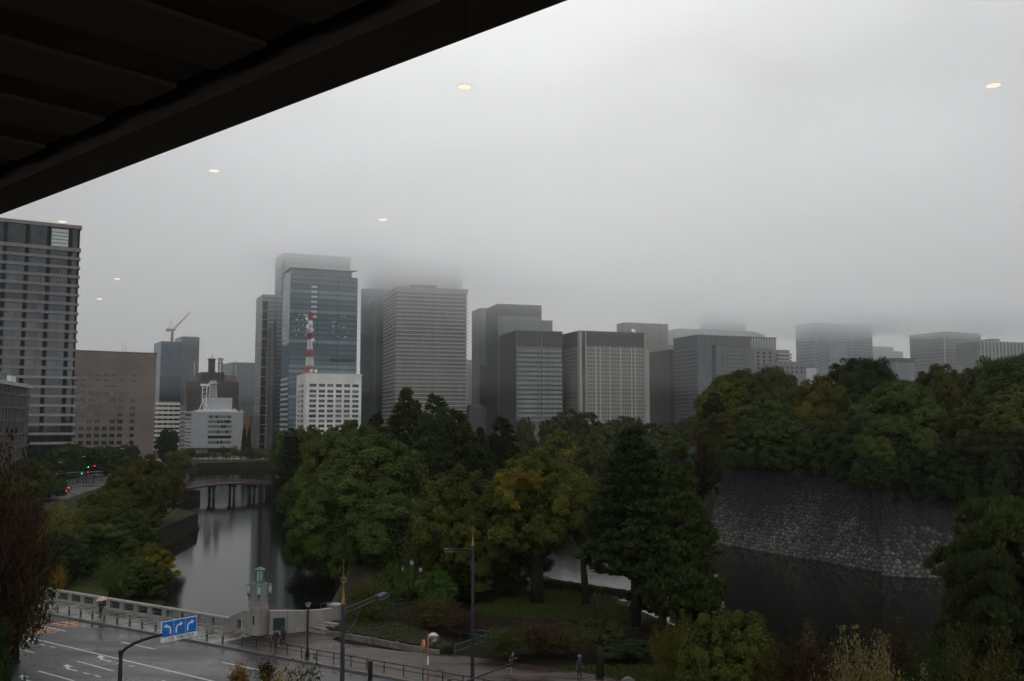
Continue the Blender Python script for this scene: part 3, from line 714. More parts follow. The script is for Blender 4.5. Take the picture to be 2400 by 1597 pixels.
# --- centre row
def pane_strip(Bd, rows, x0, x1, h, m, name='window_band'):
    for z in rows: Bd.box(name, x0, x1, -.15, -.02, z, z+h, m)
gap = Bld('office_tower', 'dim far tower showing in the gap right of the striped tower', 'office tower', None, 1084, 1112, 845, 1500, 17, depth=30)
gap.core(gridmat('far wall', (.10, .105, .11), (.13, .135, .14), (.08, .08, .085), 4, 4, .8, rough=.3)); gap.cap(rooft, 1, .3)
low = Bld('office_block', 'low dark rooftops in the gap below the misty glass tower', 'office block', None, 1100, 1140, 955, 900, 17, depth=30)
low.core(gridmat('low dark', (.05, .05, .055), (.07, .07, .075), (.04, .04, .04), 3, 3.5, .5, rough=.3)); low.box('roof_house', 3, 13, 4, 20, low.H, low.H+2.5, rooft)
Pt = Bld('office_tower', 'dark tower with a strip of pale blue glazing, half hidden by the dark twin blocks', 'office tower', 1106, 1125, 1180, 722, 1080, 17)
Pt.core(gridmat('pt dark', (.055, .056, .06), (.065, .066, .07), (.045, .045, .05), 3, 60, .3, rough=.3))
Pt.box('glazed_strip', -.02, 12, -.4, 0, Pt.z(858), Pt.H-6, gridmat('pt glass', (.14, .19, .22), (.18, .23, .26), (.08, .1, .11), 2.1, 4.2, .3, rough=.1))
stripe_dk = gridmat('dark ribbed stone', (.040, .038, .037), (.050, .047, .046), (.024, .023, .023), 2.6, 200, .5, rough=.4)
stone_g = mat('grey granite', (.115, .112, .108), .45, var=.12, scale=.2)
stone_d = mat('charcoal louvre', (.036, .035, .035), .5, var=.12, scale=.2)
ribb = gridmat('ribbon window', (.16, .19, .19), (.25, .28, .27), (.07, .075, .075), 1.5, 200, .22, rough=.15)
Qt = Bld('office_tower', 'tall charcoal tower with blank louvred crown, rising behind the lower charcoal one', 'office tower', 1139, 1167, 1269, 714, 990, 17)
Qt.core(stripe_dk)
Qt.box('front_wall', .9, Qt.W-.9, -.25, 0, 0, Qt.z(739), stone_g); Qt.box('crown_louvre', 1.2, Qt.W-1.2, -.2, 0, Qt.z(737), Qt.H-1.5, stone_d)
Qt.piers([.5, Qt.W-.5], 1.0, .5, 0, Qt.H, stone_g)
for i in range(14):
    z = Qt.z(741+i*9.4)-3.2
    Qt.box('window_band', 1.6, Qt.W-1.6, -.4, -.26, z, z+2.3, ribb)
Qt.cap(stone_g, .8, .3)
Qt.box('right_wing', Qt.W+.4, Qt.W+15, 8, Qt.D, 0, Qt.z(745), gridmat('pale wing', (.16, .165, .17), (.2, .2, .21), (.12, .12, .12), 3, 4, .6))
Rt = Bld('office_tower', 'charcoal tower with pale ribbon windows split by a central pier', 'office tower', 1170, 1209, 1318, 776, 850, 17)
Rt.core(stripe_dk)
Rt.side_piers([2.5+i*2.6 for i in range(int(Rt.D/2.6))], .6, .35, 0, Rt.H-1, mat('dark rib', (.062, .06, .058), .5))
Rt.box('front_wall', .8, Rt.W-.8, -.25, 0, 0, Rt.z(812), stone_g)
mid_x = Rt.W*.50
Rt.box('crown_louvre', 1.2, mid_x-2.1, -.2, 0, Rt.z(809), Rt.H-1.2, stone_d); Rt.box('crown_louvre', mid_x+2.1, Rt.W-1.2, -.2, 0, Rt.z(809), Rt.H-1.2, stone_d)
Rt.box('crown_panel', mid_x-1.5, mid_x+1.5, -.2, 0, Rt.z(809), Rt.H-1.2, stone_d)
Rt.piers([.5, mid_x-1.8, mid_x+1.8, Rt.W-.5], .7, .55, 0, Rt.H, stone_g)
for i in range(16):
    z = Rt.z(816+i*10.9)-3.2
    for a, b_ in ((1.4, mid_x-2.4), (mid_x-1.1, mid_x+1.1), (mid_x+2.4, Rt.W-1.4)): Rt.box('window_band', a, b_, -.4, -.26, z, z+2.35, ribb)
    Rt.box('floor_band', 1, Rt.W-1, -.62, -.26, z-1.3, z-.7, stone_d)
Rt.cap(stone_g, .7, .3)
St = Bld('office_tower', 'beige stone office tower with a fine grid of windows under a dark blank crown', 'office tower', 1318, 1358, 1511, 777, 850, 20)
St.core(gridmat('beige grid glass', (.14, .17, .16), (.22, .25, .235), (.10, .095, .085), 2.0, 3.45, .35, rough=.2))
beige = mat('beige stone', (.33, .295, .255), .5, var=.12, scale=.2)
zc = St.z(810)
St.box('crown_wall', .5, St.W-.5, -.6, 0, zc, St.H-.8, gridmat('crown panels', (.042, .044, .047), (.052, .054, .057), (.033, .034, .035), 3.4, 60, .2, rough=.4))
St.box('side_crown', -.3, 0, 4, St.D, zc, St.H-.8, stone_d)
St.box('corner_pier', -.4, 1.8, -1.1, 3.5, 0, St.H, beige); St.box('corner_pier', 5.0, 6.2, -1.1, 0, 0, St.H, beige)
St.box('corner_pier', St.W-1.2, St.W+.5, -1.1, 2, 0, St.H-.2, beige); St.box('shoulder', St.W+.5, St.W+4.5, .6, St.D, 0, zc-2, beige)
St.box('corner_glass', 1.8, 5.0, -.3, 0, 0, zc, g_dark2)
bays = [6.2+(St.W-7.4)*f_ for f_ in (.16, .235, .40, .59, .775, .845)]
St.piers(bays, 1.15, .75, 0, zc, mat('pale stone pier', (.40, .375, .335), .5, var=.1, scale=.2))
St.piers([6.2+(St.W-7.4)*(i+.5)/24 for i in range(24)], .38, .4, 0, zc, beige, 'mullion')
St.bands(2, zc-1, 3.45, .95, .28, beige, 'sill_band')
St.side_piers([4+i*2.3 for i in range(int((St.D-5)/2.3))], .8, .5, 0, zc, mat('shaded beige pier', (.15, .125, .105), .6))  # shade of the side wall is put into this darker beige
St.cap(stone_d, .7, .3)
Tt = Bld('office_tower', 'brown ribbed upper block peeping over the beige grid tower', 'office tower', 1445, 1464, 1564, 757, 1080, 20)
Tt.core(gridmat('bronze ribs', (.20, .175, .15), (.22, .19, .165), (.10, .085, .075), 2.6, 200, .8, rough=.5))
Tt.rep('rib', (.7, .6, Tt.H-Tt.z(806)), [(i*Tt.W/18, -.6, Tt.z(806)) for i in range(19)], mat('bronze rib', (.27, .235, .20), .5))
Tt.box('base_block', -.3, Tt.W+7, -1.2, Tt.D, 0, Tt.z(806), mat('bronze base', (.20, .17, .145), .6, var=.1, scale=.1)); Tt.cap(beige, .6, .3)
mb = MB(); mb.lathe([(3, 0), (2.2, .8), (.3, 1.3)], 10); o = mb.build('dish', white, St.o); o.location = (St.W-8, 6, St.H+2.2); o.rotation_euler = (R(60), 0, R(30))
Ut = Bld('office_tower', 'black horizontally lined block between the beige tower and the grey grid tower', 'office tower', 1512, 1567, 1584, 822, 940, 20)
Ut.core(gridmat('black lines', (.026, .027, .03), (.032, .033, .036), (.060, .061, .063), 200, 2.1, .45, rough=.3)); Ut.piers([1, Ut.W-1], 1.6, .5, 0, Ut.H, mat('dark rib', (.062, .06, .058), .5)); Ut.cap(stone_d, .7, .2)
Vt = Bld('office_tower', 'grey office tower with sunshade grids either side of a glazed corner', 'office tower', 1578, 1634, 1760, 786, 900, 20)
Vt.core(gridmat('v glass', (.075, .095, .105), (.12, .145, .155), (.06, .068, .072), 1.9, 3.75, .35, rough=.12))
vg = mat('grey sunshade', (.25, .25, .245), .5)
zc = Vt.z(808); xg0, xg1 = Vt.W*.47, Vt.W
Vt.box('dark_slot', Vt.W*.26, Vt.W*.34, -.3, 0, 0, zc, g_dark)
nz_ = int(zc/3.75)
Vt.rep('sunshade', (xg1-xg0, .9, .5), [(xg0, -.9, 2+i*3.75) for i in range(nz_)], vg)
Vt.rep('fin', (.3, .8, zc), [(xg0+i*(xg1-xg0)/18, -.8, 0) for i in range(19)], vg)
Vt.rep('sunshade', (.8, Vt.D-2, .55), [(-.8, 1, 2+i*3.75) for i in range(nz_)], vg)
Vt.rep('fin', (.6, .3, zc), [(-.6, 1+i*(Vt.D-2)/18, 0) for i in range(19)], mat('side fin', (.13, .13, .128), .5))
Vt.rep('crown_fin', (.8, .6, Vt.H-zc), [(i*Vt.W/30, -.6, zc) for i in range(31)], mat('crown fin', (.17, .17, .17), .5))
Vt.box('crown_wall', 0, Vt.W, -.1, 0, zc, Vt.H, stone_d); Vt.cap(rooft, .6, .3)
Wt = Bld('office_tower', 'pale blue-grey tower spread behind the grey grid tower', 'office tower', 1563, 1590, 1768, 770, 1280, 20)
Wt.core(gridmat('w glass', (.13, .15, .165), (.17, .19, .20), (.22, .23, .24), 3, 60, .6, rough=.2))
Wt.box('stair_head', Wt.W, Wt.W+20, 5, Wt.D, 0, Wt.z(774), rooft); Wt.box('roof_house', Wt.W+4, Wt.W+14, 8, 20, Wt.z(774), Wt.z(770), rooft)
Xt = Bld('office_tower', 'ghostly square tower whose top vanishes into the cloud', 'office tower', 1640, 1655, 1746, 728, 1420, 20)
Xt.core(gridmat('x glass', (.07, .08, .085), (.09, .10, .105), (.12, .125, .13), 3.4, 4.2, .7, rough=.2))
Yt = Bld('office_block', 'stepped grey block with curved balconies and a striped white penthouse', 'office block', 1752, 1766, 1815, 816, 800, 20, depth=30)
yg = mat('mid grey render', (.165, .165, .165), .6, var=.12, scale=.2)
Yt.core(yg)
ky = 800/F
for cx_ in (1775, 1790, 1806):
    Yt.rep('window', (2.0, .2, 1.9), [((cx_-1766)*ky*1.07, -.2, Yt.z(830+i*9)) for i in range(9) if Yt.z(830+i*9) > 2], g_dark2)
Yt.box('penthouse', 2, Yt.W+6, 6, Yt.D, Yt.H, Yt.z(790), gridmat('striped penthouse', (.30, .30, .295), (.34, .34, .33), (.14, .14, .14), 2.6, 200, .5, rough=.5))
Yt.box('penthouse_roof', 1.6, Yt.W+6.4, 5.6, Yt.D, Yt.z(790), Yt.z(788), rooft)
Yt.box('balcony_wing', Yt.W+.02, Yt.W+17, 3, Yt.D, 0, Yt.z(818), yg)
mb = MB()
for i in range(5):
    z = Yt.z(826+i*8); mb.prism([(Yt.W+4, 3), (Yt.W+4, 1), (Yt.W+17, 1), (Yt.W+19, 2.5), (Yt.W+19.5, 6), (Yt.W+19, 12), (Yt.W+17.02, 12), (Yt.W+17.02, 3)], z-1.6, z)
    mb.build('balcony', mat('balcony edge', (.30, .30, .30), .6), Yt.o); mb = MB()
Yl = Bld('office_block', 'low grey wing with a toothed roofline in front of the balconied block', 'office block', None, 1815, 1912, 852, 760, 20, depth=20)
Yl.core(yg); Yl.rep('roof_tooth', (2.6, 4, 1.8), [(2+i*4.4, -.2, Yl.H) for i in range(int(Yl.W*.66/4.4))], mat('tooth grey', (.20, .2, .2), .6))
Yl.rep('window', (1.7, .15, 1.7), [(2.4+i*4.4, -.15, Yl.H-4-3.4*j) for i in range(int(Yl.W/4.4)) for j in range(2)], g_dark2)
Yl.box('end_block', Yl.W*.75, Yl.W, -.6, 4, 0, Yl.H-3, wmul)
Zt = Bld('office_tower', 'wide fog-faded tower with rounded corner and banded glazing', 'office tower', 1864, 1905, 2043, 756, 1230, 20)
Zt.core(gridmat('z glass', (.12, .13, .14), (.17, .18, .19), (.26, .265, .27), 60, 4.2, .5, rough=.2))
Zt.box('glass_strip', Zt.W*.10, Zt.W*.22, -.4, 0, 0, Zt.H-8, gridmat('z strip', (.16, .21, .235), (.19, .24, .26), (.1, .12, .13), 2, 4.2, .4, rough=.1))
Zt.box('grid_panel', Zt.W*.25, Zt.W*.55, -.6, 0, 0, Zt.H-26, gridmat('z grid', (.12, .125, .13), (.15, .155, .16), (.33, .33, .33), 2.2, 8.4, .5, rough=.3))
ZA = Bld('office_tower', 'faint stepped block right of the wide fog-faded tower', 'office tower', None, 2040, 2094, 812, 1500, 20, depth=30)
ZA.core(gridmat('za', (.13, .14, .15), (.16, .165, .17), (.19, .19, .2), 60, 4, 1, rough=.3)); ZA.box('lower_step', ZA.W, ZA.W+18, 0, ZA.D, 0, ZA.z(822), gridmat('za', (0,0,0), (0,0,0), (0,0,0), 1, 1, 0))
ZB = Bld('office_block', 'dark roofed block low behind the dome-shaped evergreen', 'office block', 2066, 2098, 2142, 839, 1000, 20)
ZB.core(gridmat('zb', (.14, .15, .16), (.18, .19, .2), (.1, .105, .11), 3, 200, .5, rough=.3), top=ZB.z(850)); ZB.box('roof_story', 0, ZB.W, 0, ZB.D, ZB.z(850), ZB.H, stone_d)
ZC = Bld('office_tower', 'large hazy office block with thin bright floor lines at right', 'office tower', 2131, 2212, 2298, 777, 1150, 24)
ZC.core(gridmat('zc', (.115, .12, .125), (.15, .155, .16), (.22, .222, .225), 70, 4.2, .45, rough=.25)); ZC.box('corner_fin', -.4, .8, -.5, 0, 0, ZC.H, wmul)
ZC.box('glass_wing', ZC.W*.45, ZC.W+3, -1, 0, 0, ZC.H-22, gridmat('zcg', (.12, .135, .15), (.15, .17, .185), (.2, .21, .22), 70, 4.2, .4, rough=.15))
ZD = Bld('office_tower', 'white-ribbed office block running off the right edge', 'office tower', None, 2290, 2480, 800, 1060, 20, depth=30)
ZD.core(gridmat('zd', (.12, .125, .13), (.15, .155, .16), (.1, .1, .1), 3, 4, .5, rough=.25)); ZD.rep('rib', (.9, .8, ZD.H), [(4+i*5.2, -.8, 0) for i in range(int(ZD.W/5.2))], mat('white rib', (.42, .42, .43), .5)); ZD.box('roof_house', 26, 38, 5, 20, ZD.H, ZD.H+4, rooft); ZD.cap(wmul, .7, .3)

#@@TREES
def leaf_mesh(name, pos, nrm, size, tone, rng, aspect=1.0, droop=None):
    """one small folded leaf spray per row: pos (n,3), facing nrm, tone = hue class of its clump"""
    n = len(pos)
    nrm = nrm/np.maximum(np.linalg.norm(nrm, axis=1, keepdims=True), 1e-6)
    rnd = rng.normal(size=(n, 3)) if droop is None else droop
    u = np.cross(nrm, rnd); u /= np.maximum(np.linalg.norm(u, axis=1, keepdims=True), 1e-6)
    w = np.cross(nrm, u)
    s = size[:, None]
    f = nrm*s*.25
    v = np.empty((n, 4, 3))
    v[:, 0] = pos - w*s*aspect - f; v[:, 1] = pos + u*s*.55; v[:, 2] = pos + w*s*aspect - f; v[:, 3] = pos - u*s*.55
    me = bpy.data.meshes.new(name)
    me.vertices.add(n*4); me.vertices.foreach_set('co', v.reshape(-1).astype(np.float32))
    me.loops.add(n*4); me.loops.foreach_set('vertex_index', np.arange(n*4, dtype=np.int32))
    me.polygons.add(n); me.polygons.foreach_set('loop_start', np.arange(0, n*4, 4, dtype=np.int32))
    me.update()
    at = me.attributes.new('tone', 'FLOAT', 'FACE'); at.data.foreach_set('value', tone.astype(np.float32))
    me.validate(); return me
def sph(rng, n):
    d = rng.normal(size=(n, 3)); return d/np.linalg.norm(d, axis=1, keepdims=True)
def crown_broad(name, seed, lobes=17, clumps=26, per=250, leaf=.0165, spread=.63, low=-.25, csize=.095, asp=1.5):
    """cauliflower crown: x, y in -1..1, z in 0..asp"""
    rng = np.random.default_rng(seed)
    Pn, Nn, Tn, Sn = [], [], [], []
    k = 0
    while k < lobes:
        d = sph(rng, 1)[0]
        if d[2] < low: continue
        rr = spread*(.75+.4*rng.random())
        c = np.array([d[0]*rr, d[1]*rr, .55+d[2]*.55])
        if k == 0: c = np.array([rng.normal()*.1, rng.normal()*.1, 1.02])
        lr = .22+.18*rng.random(); lt = rng.random()
        m = 0; tries = 0
        while m < clumps and tries < 400:
            tries += 1
            e = sph(rng, 1)[0]
            if e[2] < -.5 or e @ (c-np.array([0, 0, .35])) < -.12: continue
            cc = c+e*lr*np.array([1, 1, .8])
            cr = csize*(.55+.75*rng.random())
            q = int(per*(cr/csize)**2)
            g = sph(rng, q); g[:, 2] = np.where(g[:, 2] < -.25, -g[:, 2], g[:, 2])
            rad = cr*(.55+.65*rng.random(q)**.7)
            Pn.append(cc+g*rad[:, None]*np.array([1, 1, .78])); Nn.append(g*.6+e*.5+np.array([0, 0, .3])+rng.normal(size=(q, 3))*.42)
            Tn.append(np.full(q, .45*lt+.25*rng.random())+rng.random(q)*.3); Sn.append(leaf*(.55+.9*rng.random(q)))
            m += 1
        k += 1
    q = 4500   # thin inner leaves
    g = sph(rng, q)*(.25+.42*rng.random((q, 1))); g[:, 2] = .6+g[:, 2]*.7
    Pn.append(g); Nn.append(rng.normal(size=(q, 3))); Tn.append(np.full(q, .3)); Sn.append(np.full(q, leaf*2.2))
    p = np.concatenate(Pn); p[:, 2] -= np.percentile(p[:, 2], .3); p[:, 2] = np.clip(p[:, 2], 0, None)
    p[:, :2] /= np.percentile(np.abs(p[:, :2]), 99.3); p[:, 2] *= asp/np.percentile(p[:, 2], 99.8)
    return leaf_mesh(name, p, np.concatenate(Nn), np.concatenate(Sn), np.concatenate(Tn), rng)
def crown_sparse(name, seed, n=9000, leaf=.028, asp=1.4):
    """thin autumn crown: leaves strung along twigs"""
    rng = np.random.default_rng(seed); Pn, Tn = [], []
    tw = 230
    for i in range(tw):
        a = rng.random()*2*math.pi; r0 = .15*rng.random(); z0 = .15+.45*rng.random()
        e = sph(rng, 1)[0]; e[2] = abs(e[2])*.9+.25; e /= np.linalg.norm(e)
        L_ = .35+.5*rng.random()
        m = n//tw; t_ = rng.random(m)**.7
        p = np.array([math.cos(a)*r0, math.sin(a)*r0, z0])+e*np.array([1.15, 1.15, .75])*(t_*L_)[:, None]+rng.normal(size=(m, 3))*.035
        Pn.append(p); Tn.append(np.full(m, rng.random()*.7)+rng.random(m)*.3)
    p = np.concatenate(Pn)
    p[:, :2] /= np.percentile(np.abs(p[:, :2]), 99); p[:, 2] -= np.percentile(p[:, 2], .5); p[:, 2] /= np.percentile(p[:, 2], 99.7); p[:, 2] = np.clip(p[:, 2], 0, 1.05)*asp
    k = len(p)
    return leaf_mesh(name, p, rng.normal(size=(k, 3))+np.array([0, 0, .6]), leaf*(.6+.8*rng.random(k)), np.concatenate(Tn), rng)
def crown_pine(name, seed, levels=17, power=.75, tuft=.13, needles=40, droop=.12, top=.04, perlev=11, ragged=.3, asp=3.0, up=.9):
    """pine: whorled limbs carrying upright needle tufts; x, y in -1..1, z in 0..asp"""
    rng = np.random.default_rng(seed); Pn, Nn, Tn, Dn, Sn = [], [], [], [], []
    for l in range(levels):
        for b_ in range(max(4, int(perlev*(.45+(1-l/levels)*.75)))):
            z = min(.985, max(.01, (l+.5+rng.normal()*.38)/levels)); R_ = (1-z)**power*.95+top
            a = 6.2832*rng.random()
            Lb = R_*(1-ragged+ragged*1.3*rng.random())
            ks = max(1, int(Lb/(tuft*.8))); lt = rng.random()
            for j in range(ks):
                t_ = .3+.7*(j+1)/ks
                side = rng.normal()*.17*Lb
                c = np.array([math.cos(a)*Lb*t_-math.sin(a)*side, math.sin(a)*Lb*t_+math.cos(a)*side, z*asp+(.35*t_*t_-droop*2*t_)*Lb+rng.normal()*.03])
                m = needles
                d = sph(rng, m); d[:, 2] = np.abs(d[:, 2])*up+.12; d[:, :2] += np.array([math.cos(a), math.sin(a)])*.4; d /= np.linalg.norm(d, axis=1, keepdims=True)
                ln = tuft*(.6+.6*rng.random(m))*(.8+.5*rng.random())
                Pn.append(c+d*(ln*.55)[:, None]); Dn.append(d); Sn.append(ln*.5)
                Tn.append(np.full(m, .4*lt+.3*rng.random())+rng.random(m)*.3)
    p = np.concatenate(Pn); d = np.concatenate(Dn); k = len(p)
    p[:, :2] /= np.percentile(np.abs(p[:, :2]), 99.5); p[:, 2] *= asp/np.percentile(p[:, 2], 99.97)
    n_ = np.cross(d, rng.normal(size=(k, 3))); n_ /= np.maximum(np.linalg.norm(n_, axis=1, keepdims=True), 1e-6)
    return needle_mesh(name, p, d, n_, np.concatenate(Sn), np.concatenate(Tn))
def needle_mesh(name, p, d, n_, ln, tone, wd=.30):
    u = np.cross(d, n_); n = len(p); l_ = ln[:, None]
    v = np.empty((n, 4, 3)); v[:, 0] = p-d*l_; v[:, 1] = p+u*l_*wd+d*l_*.2; v[:, 2] = p+d*l_; v[:, 3] = p-u*l_*wd+d*l_*.2
    me = bpy.data.meshes.new(name)
    me.vertices.add(n*4); me.vertices.foreach_set('co', v.reshape(-1).astype(np.float32))
    me.loops.add(n*4); me.loops.foreach_set('vertex_index', np.arange(n*4, dtype=np.int32))
    me.polygons.add(n); me.polygons.foreach_set('loop_start', np.arange(0, n*4, 4, dtype=np.int32)); me.update()
    me.attributes.new('tone', 'FLOAT', 'FACE').data.foreach_set('value', tone.astype(np.float32))
    return me
def crown_pads(name, seed, pads=32, tuft=.072, asp=1.0):
    """broad black pine: flat cloud pads of tufts"""
    rng = np.random.default_rng(seed); Pn, Tn, Dn, Sn = [], [], [], []
    for i in range(pads):
        z = .06+.92*(i/pads); R_ = (1-z)**.55*.9+.06
        a = rng.random()*6.283; r0 = R_*(.25+.75*rng.random()**.6)
        c = np.array([math.cos(a)*r0, math.sin(a)*r0, z]); pr = .17+.15*rng.random(); lt = rng.random()
        for j in range(44):
            e = rng.normal(size=2)*.42; cc = c+np.array([e[0]*pr, e[1]*pr, .12*(1-(e@e))*pr*2+rng.normal()*.012])
            m = 60; d = sph(rng, m); d[:, 2] = np.abs(d[:, 2])*1.2+.1; d /= np.linalg.norm(d, axis=1, keepdims=True)
            ln = tuft*(.6+.6*rng.random(m))
            Pn.append(cc+d*(ln*.55)[:, None]); Dn.append(d); Sn.append(ln*.5)
            Tn.append(np.full(m, .4*lt+.3*rng.random())+rng.random(m)*.3)
    p = np.concatenate(Pn); d = np.concatenate(Dn)
    n_ = np.cross(d, rng.normal(size=d.shape)); n_ /= np.maximum(np.linalg.norm(n_, axis=1, keepdims=True), 1e-6)
    p[:, 2] = p[:, 2]/p[:, 2].max()*asp
    return needle_mesh(name, p, d, n_, np.concatenate(Sn), np.concatenate(Tn), wd=.16)
def leafmat(name, c1, c2, c3=None, p3=.0, rough=.5):
    """c1..c2 over clumps; a share p3 of clumps turned to c3"""
    if name in MATS: return MATS[name]
    m, t, b = newmat(name)
    at = t.nodes.new('ShaderNodeAttribute'); at.attribute_name = 'tone'
    oi = t.nodes.new('ShaderNodeObjectInfo')
    cr_ = t.nodes.new('ShaderNodeValToRGB'); e = cr_.color_ramp.elements
    e[0].position = .12; e[0].color = c4(c1); e[1].position = .82 if not p3 else max(.2, .8-p3); e[1].color = c4(c2)
    if c3:
        k = cr_.color_ramp.elements.new(min(.97, .9-p3*.5)); k.color = c4(c3)
    t.links.new(at.outputs['Fac'], cr_.inputs[0])
    h = t.nodes.new('ShaderNodeHueSaturation')
    r1 = t.nodes.new('ShaderNodeMapRange'); r1.inputs[3].default_value = .485; r1.inputs[4].default_value = .512; t.links.new(oi.outputs['Random'], r1.inputs[0]); t.links.new(r1.outputs[0], h.inputs['Hue'])
    r2 = t.nodes.new('ShaderNodeMapRange'); r2.inputs[3].default_value = .8; r2.inputs[4].default_value = 1.2; t.links.new(oi.outputs['Random'], r2.inputs[0]); t.links.new(r2.outputs[0], h.inputs['Value'])
    t.links.new(cr_.outputs[0], h.inputs['Color']); t.links.new(h.outputs[0], b.inputs['Base Color'])
    b.inputs['Roughness'].default_value = .7; b.inputs['Specular IOR Level'].default_value = .10
    MATS[name] = m; return m
barkm = mat('wet bark', (.022, .017, .013), .9, spec=.1, var=.4, scale=6, bump=.6, stretch=(1, 1, .25))
CR = dict(b1=crown_broad('crown', 1), b2=crown_broad('crown', 2, lobes=21, clumps=22, csize=.085), b3=crown_broad('crown', 3, lobes=13, clumps=28, csize=.095),
          b4=crown_broad('crown', 4, lobes=24, clumps=20, csize=.08, low=-.5, asp=1.8), b5=crown_broad('crown', 5, lobes=20, clumps=24, low=-.6, spread=.72, asp=1.8),
          far1=crown_broad('crown', 11, lobes=12, clumps=18, per=60, leaf=.042), far2=crown_broad('crown', 12, lobes=9, clumps=20, per=60, leaf=.042, csize=.13),
          s1=crown_sparse('crown', 21), s2=crown_sparse('crown', 22, n=5200), sd=crown_sparse('crown', 23, n=30000, leaf=.02), s4=crown_sparse('crown', 24, n=2600, leaf=.075, asp=2.6), bush=crown_broad('crown', 31, lobes=20, clumps=20, per=210, leaf=.017, low=-.7, spread=.72, csize=.085, asp=1.3),
          p1=crown_pine('crown', 41, levels=22, tuft=.15, up=1.3, perlev=12, ragged=.35), p2=crown_pine('crown', 42, levels=26, power=.85, tuft=.12, ragged=.28, asp=2.6, perlev=13, up=1.3, needles=34), p3=crown_pine('crown', 43, levels=15, power=.5, tuft=.15, ragged=.5, asp=2.6, up=1.3),
          ced=crown_pine('crown', 44, levels=26, power=.8, tuft=.12, droop=.32, needles=34, up=.5, asp=3.6), pad=crown_pads('crown', 51))
CASP = dict(s1=1.4, s2=1.4, sd=1.4, s4=2.6, b1=1.5, b2=1.5, b3=1.5, b4=1.8, b5=1.8, far1=1.5, far2=1.5, bush=1.3, p1=3.0, p2=2.6, p3=2.6, ced=3.6, pad=1.0)
LM = dict(
    deep=leafmat('deep green leaves', (0.01968, 0.03608, 0.00574), (0.0492, 0.07052, 0.01148)),
    camphor=leafmat('camphor leaves', (0.02624, 0.04592, 0.00738), (0.06888, 0.09676, 0.01558)),
    olive=leafmat('olive leaves', (0.02952, 0.041, 0.00574), (0.0656, 0.07544, 0.01066)),
    gold=leafmat('yellowing leaves', (.030, .042, .006), (.070, .076, .009), (.19, .13, .010), .15),
    lime=leafmat('yellow green leaves', (0.04264, 0.05084, 0.00492), (0.08036, 0.08036, 0.0082), (0.1312, 0.1066, 0.00984), .1),
    bright=leafmat('bright creeper leaves', (0.02788, 0.05248, 0.00656), (0.05412, 0.0861, 0.01148)),
    blue=leafmat('far green leaves', (0.02788, 0.03608, 0.00984), (0.04756, 0.05576, 0.01476)),
    pine=leafmat('pine needles', (0.01476, 0.02296, 0.00574), (0.02788, 0.03772, 0.00984)),
    pinel=leafmat('light pine needles', (0.02132, 0.03444, 0.00738), (0.04592, 0.0656, 0.01476)),
    rust=leafmat('rust leaves', (0.02296, 0.01148, 0.00492), (0.03608, 0.01968, 0.00656), (0.0533, 0.02296, 0.0082), .1),
    brown=leafmat('brown green leaves', (0.0328, 0.03444, 0.00656), (0.05412, 0.05248, 0.00902), (0.07216, 0.04756, 0.00984), .06),
    red=leafmat('reddish leaves', (0.0574, 0.01804, 0.00738), (0.0779, 0.03116, 0.00984)),
    pale=leafmat('pale straw leaves', (0.0861, 0.07216, 0.0246), (0.1476, 0.123, 0.0492)),
    orange=leafmat('orange leaves', (0.123, 0.0697, 0.00656), (0.1886, 0.1066, 0.00984)),
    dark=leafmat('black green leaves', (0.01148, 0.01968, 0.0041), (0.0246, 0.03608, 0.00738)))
TREES = []
BANK = [(104, -20), (115, -20.5), (126, -21.5), (142, -23.2), (190, -36), (274, -58.5), (341, -80)]
def bank_x(Y):
    for (y0, x0), (y1, x1) in zip(BANK, BANK[1:]):
        if Y <= y1: return x0+(x1-x0)*(Y-y0)/(y1-y0)
    return -80
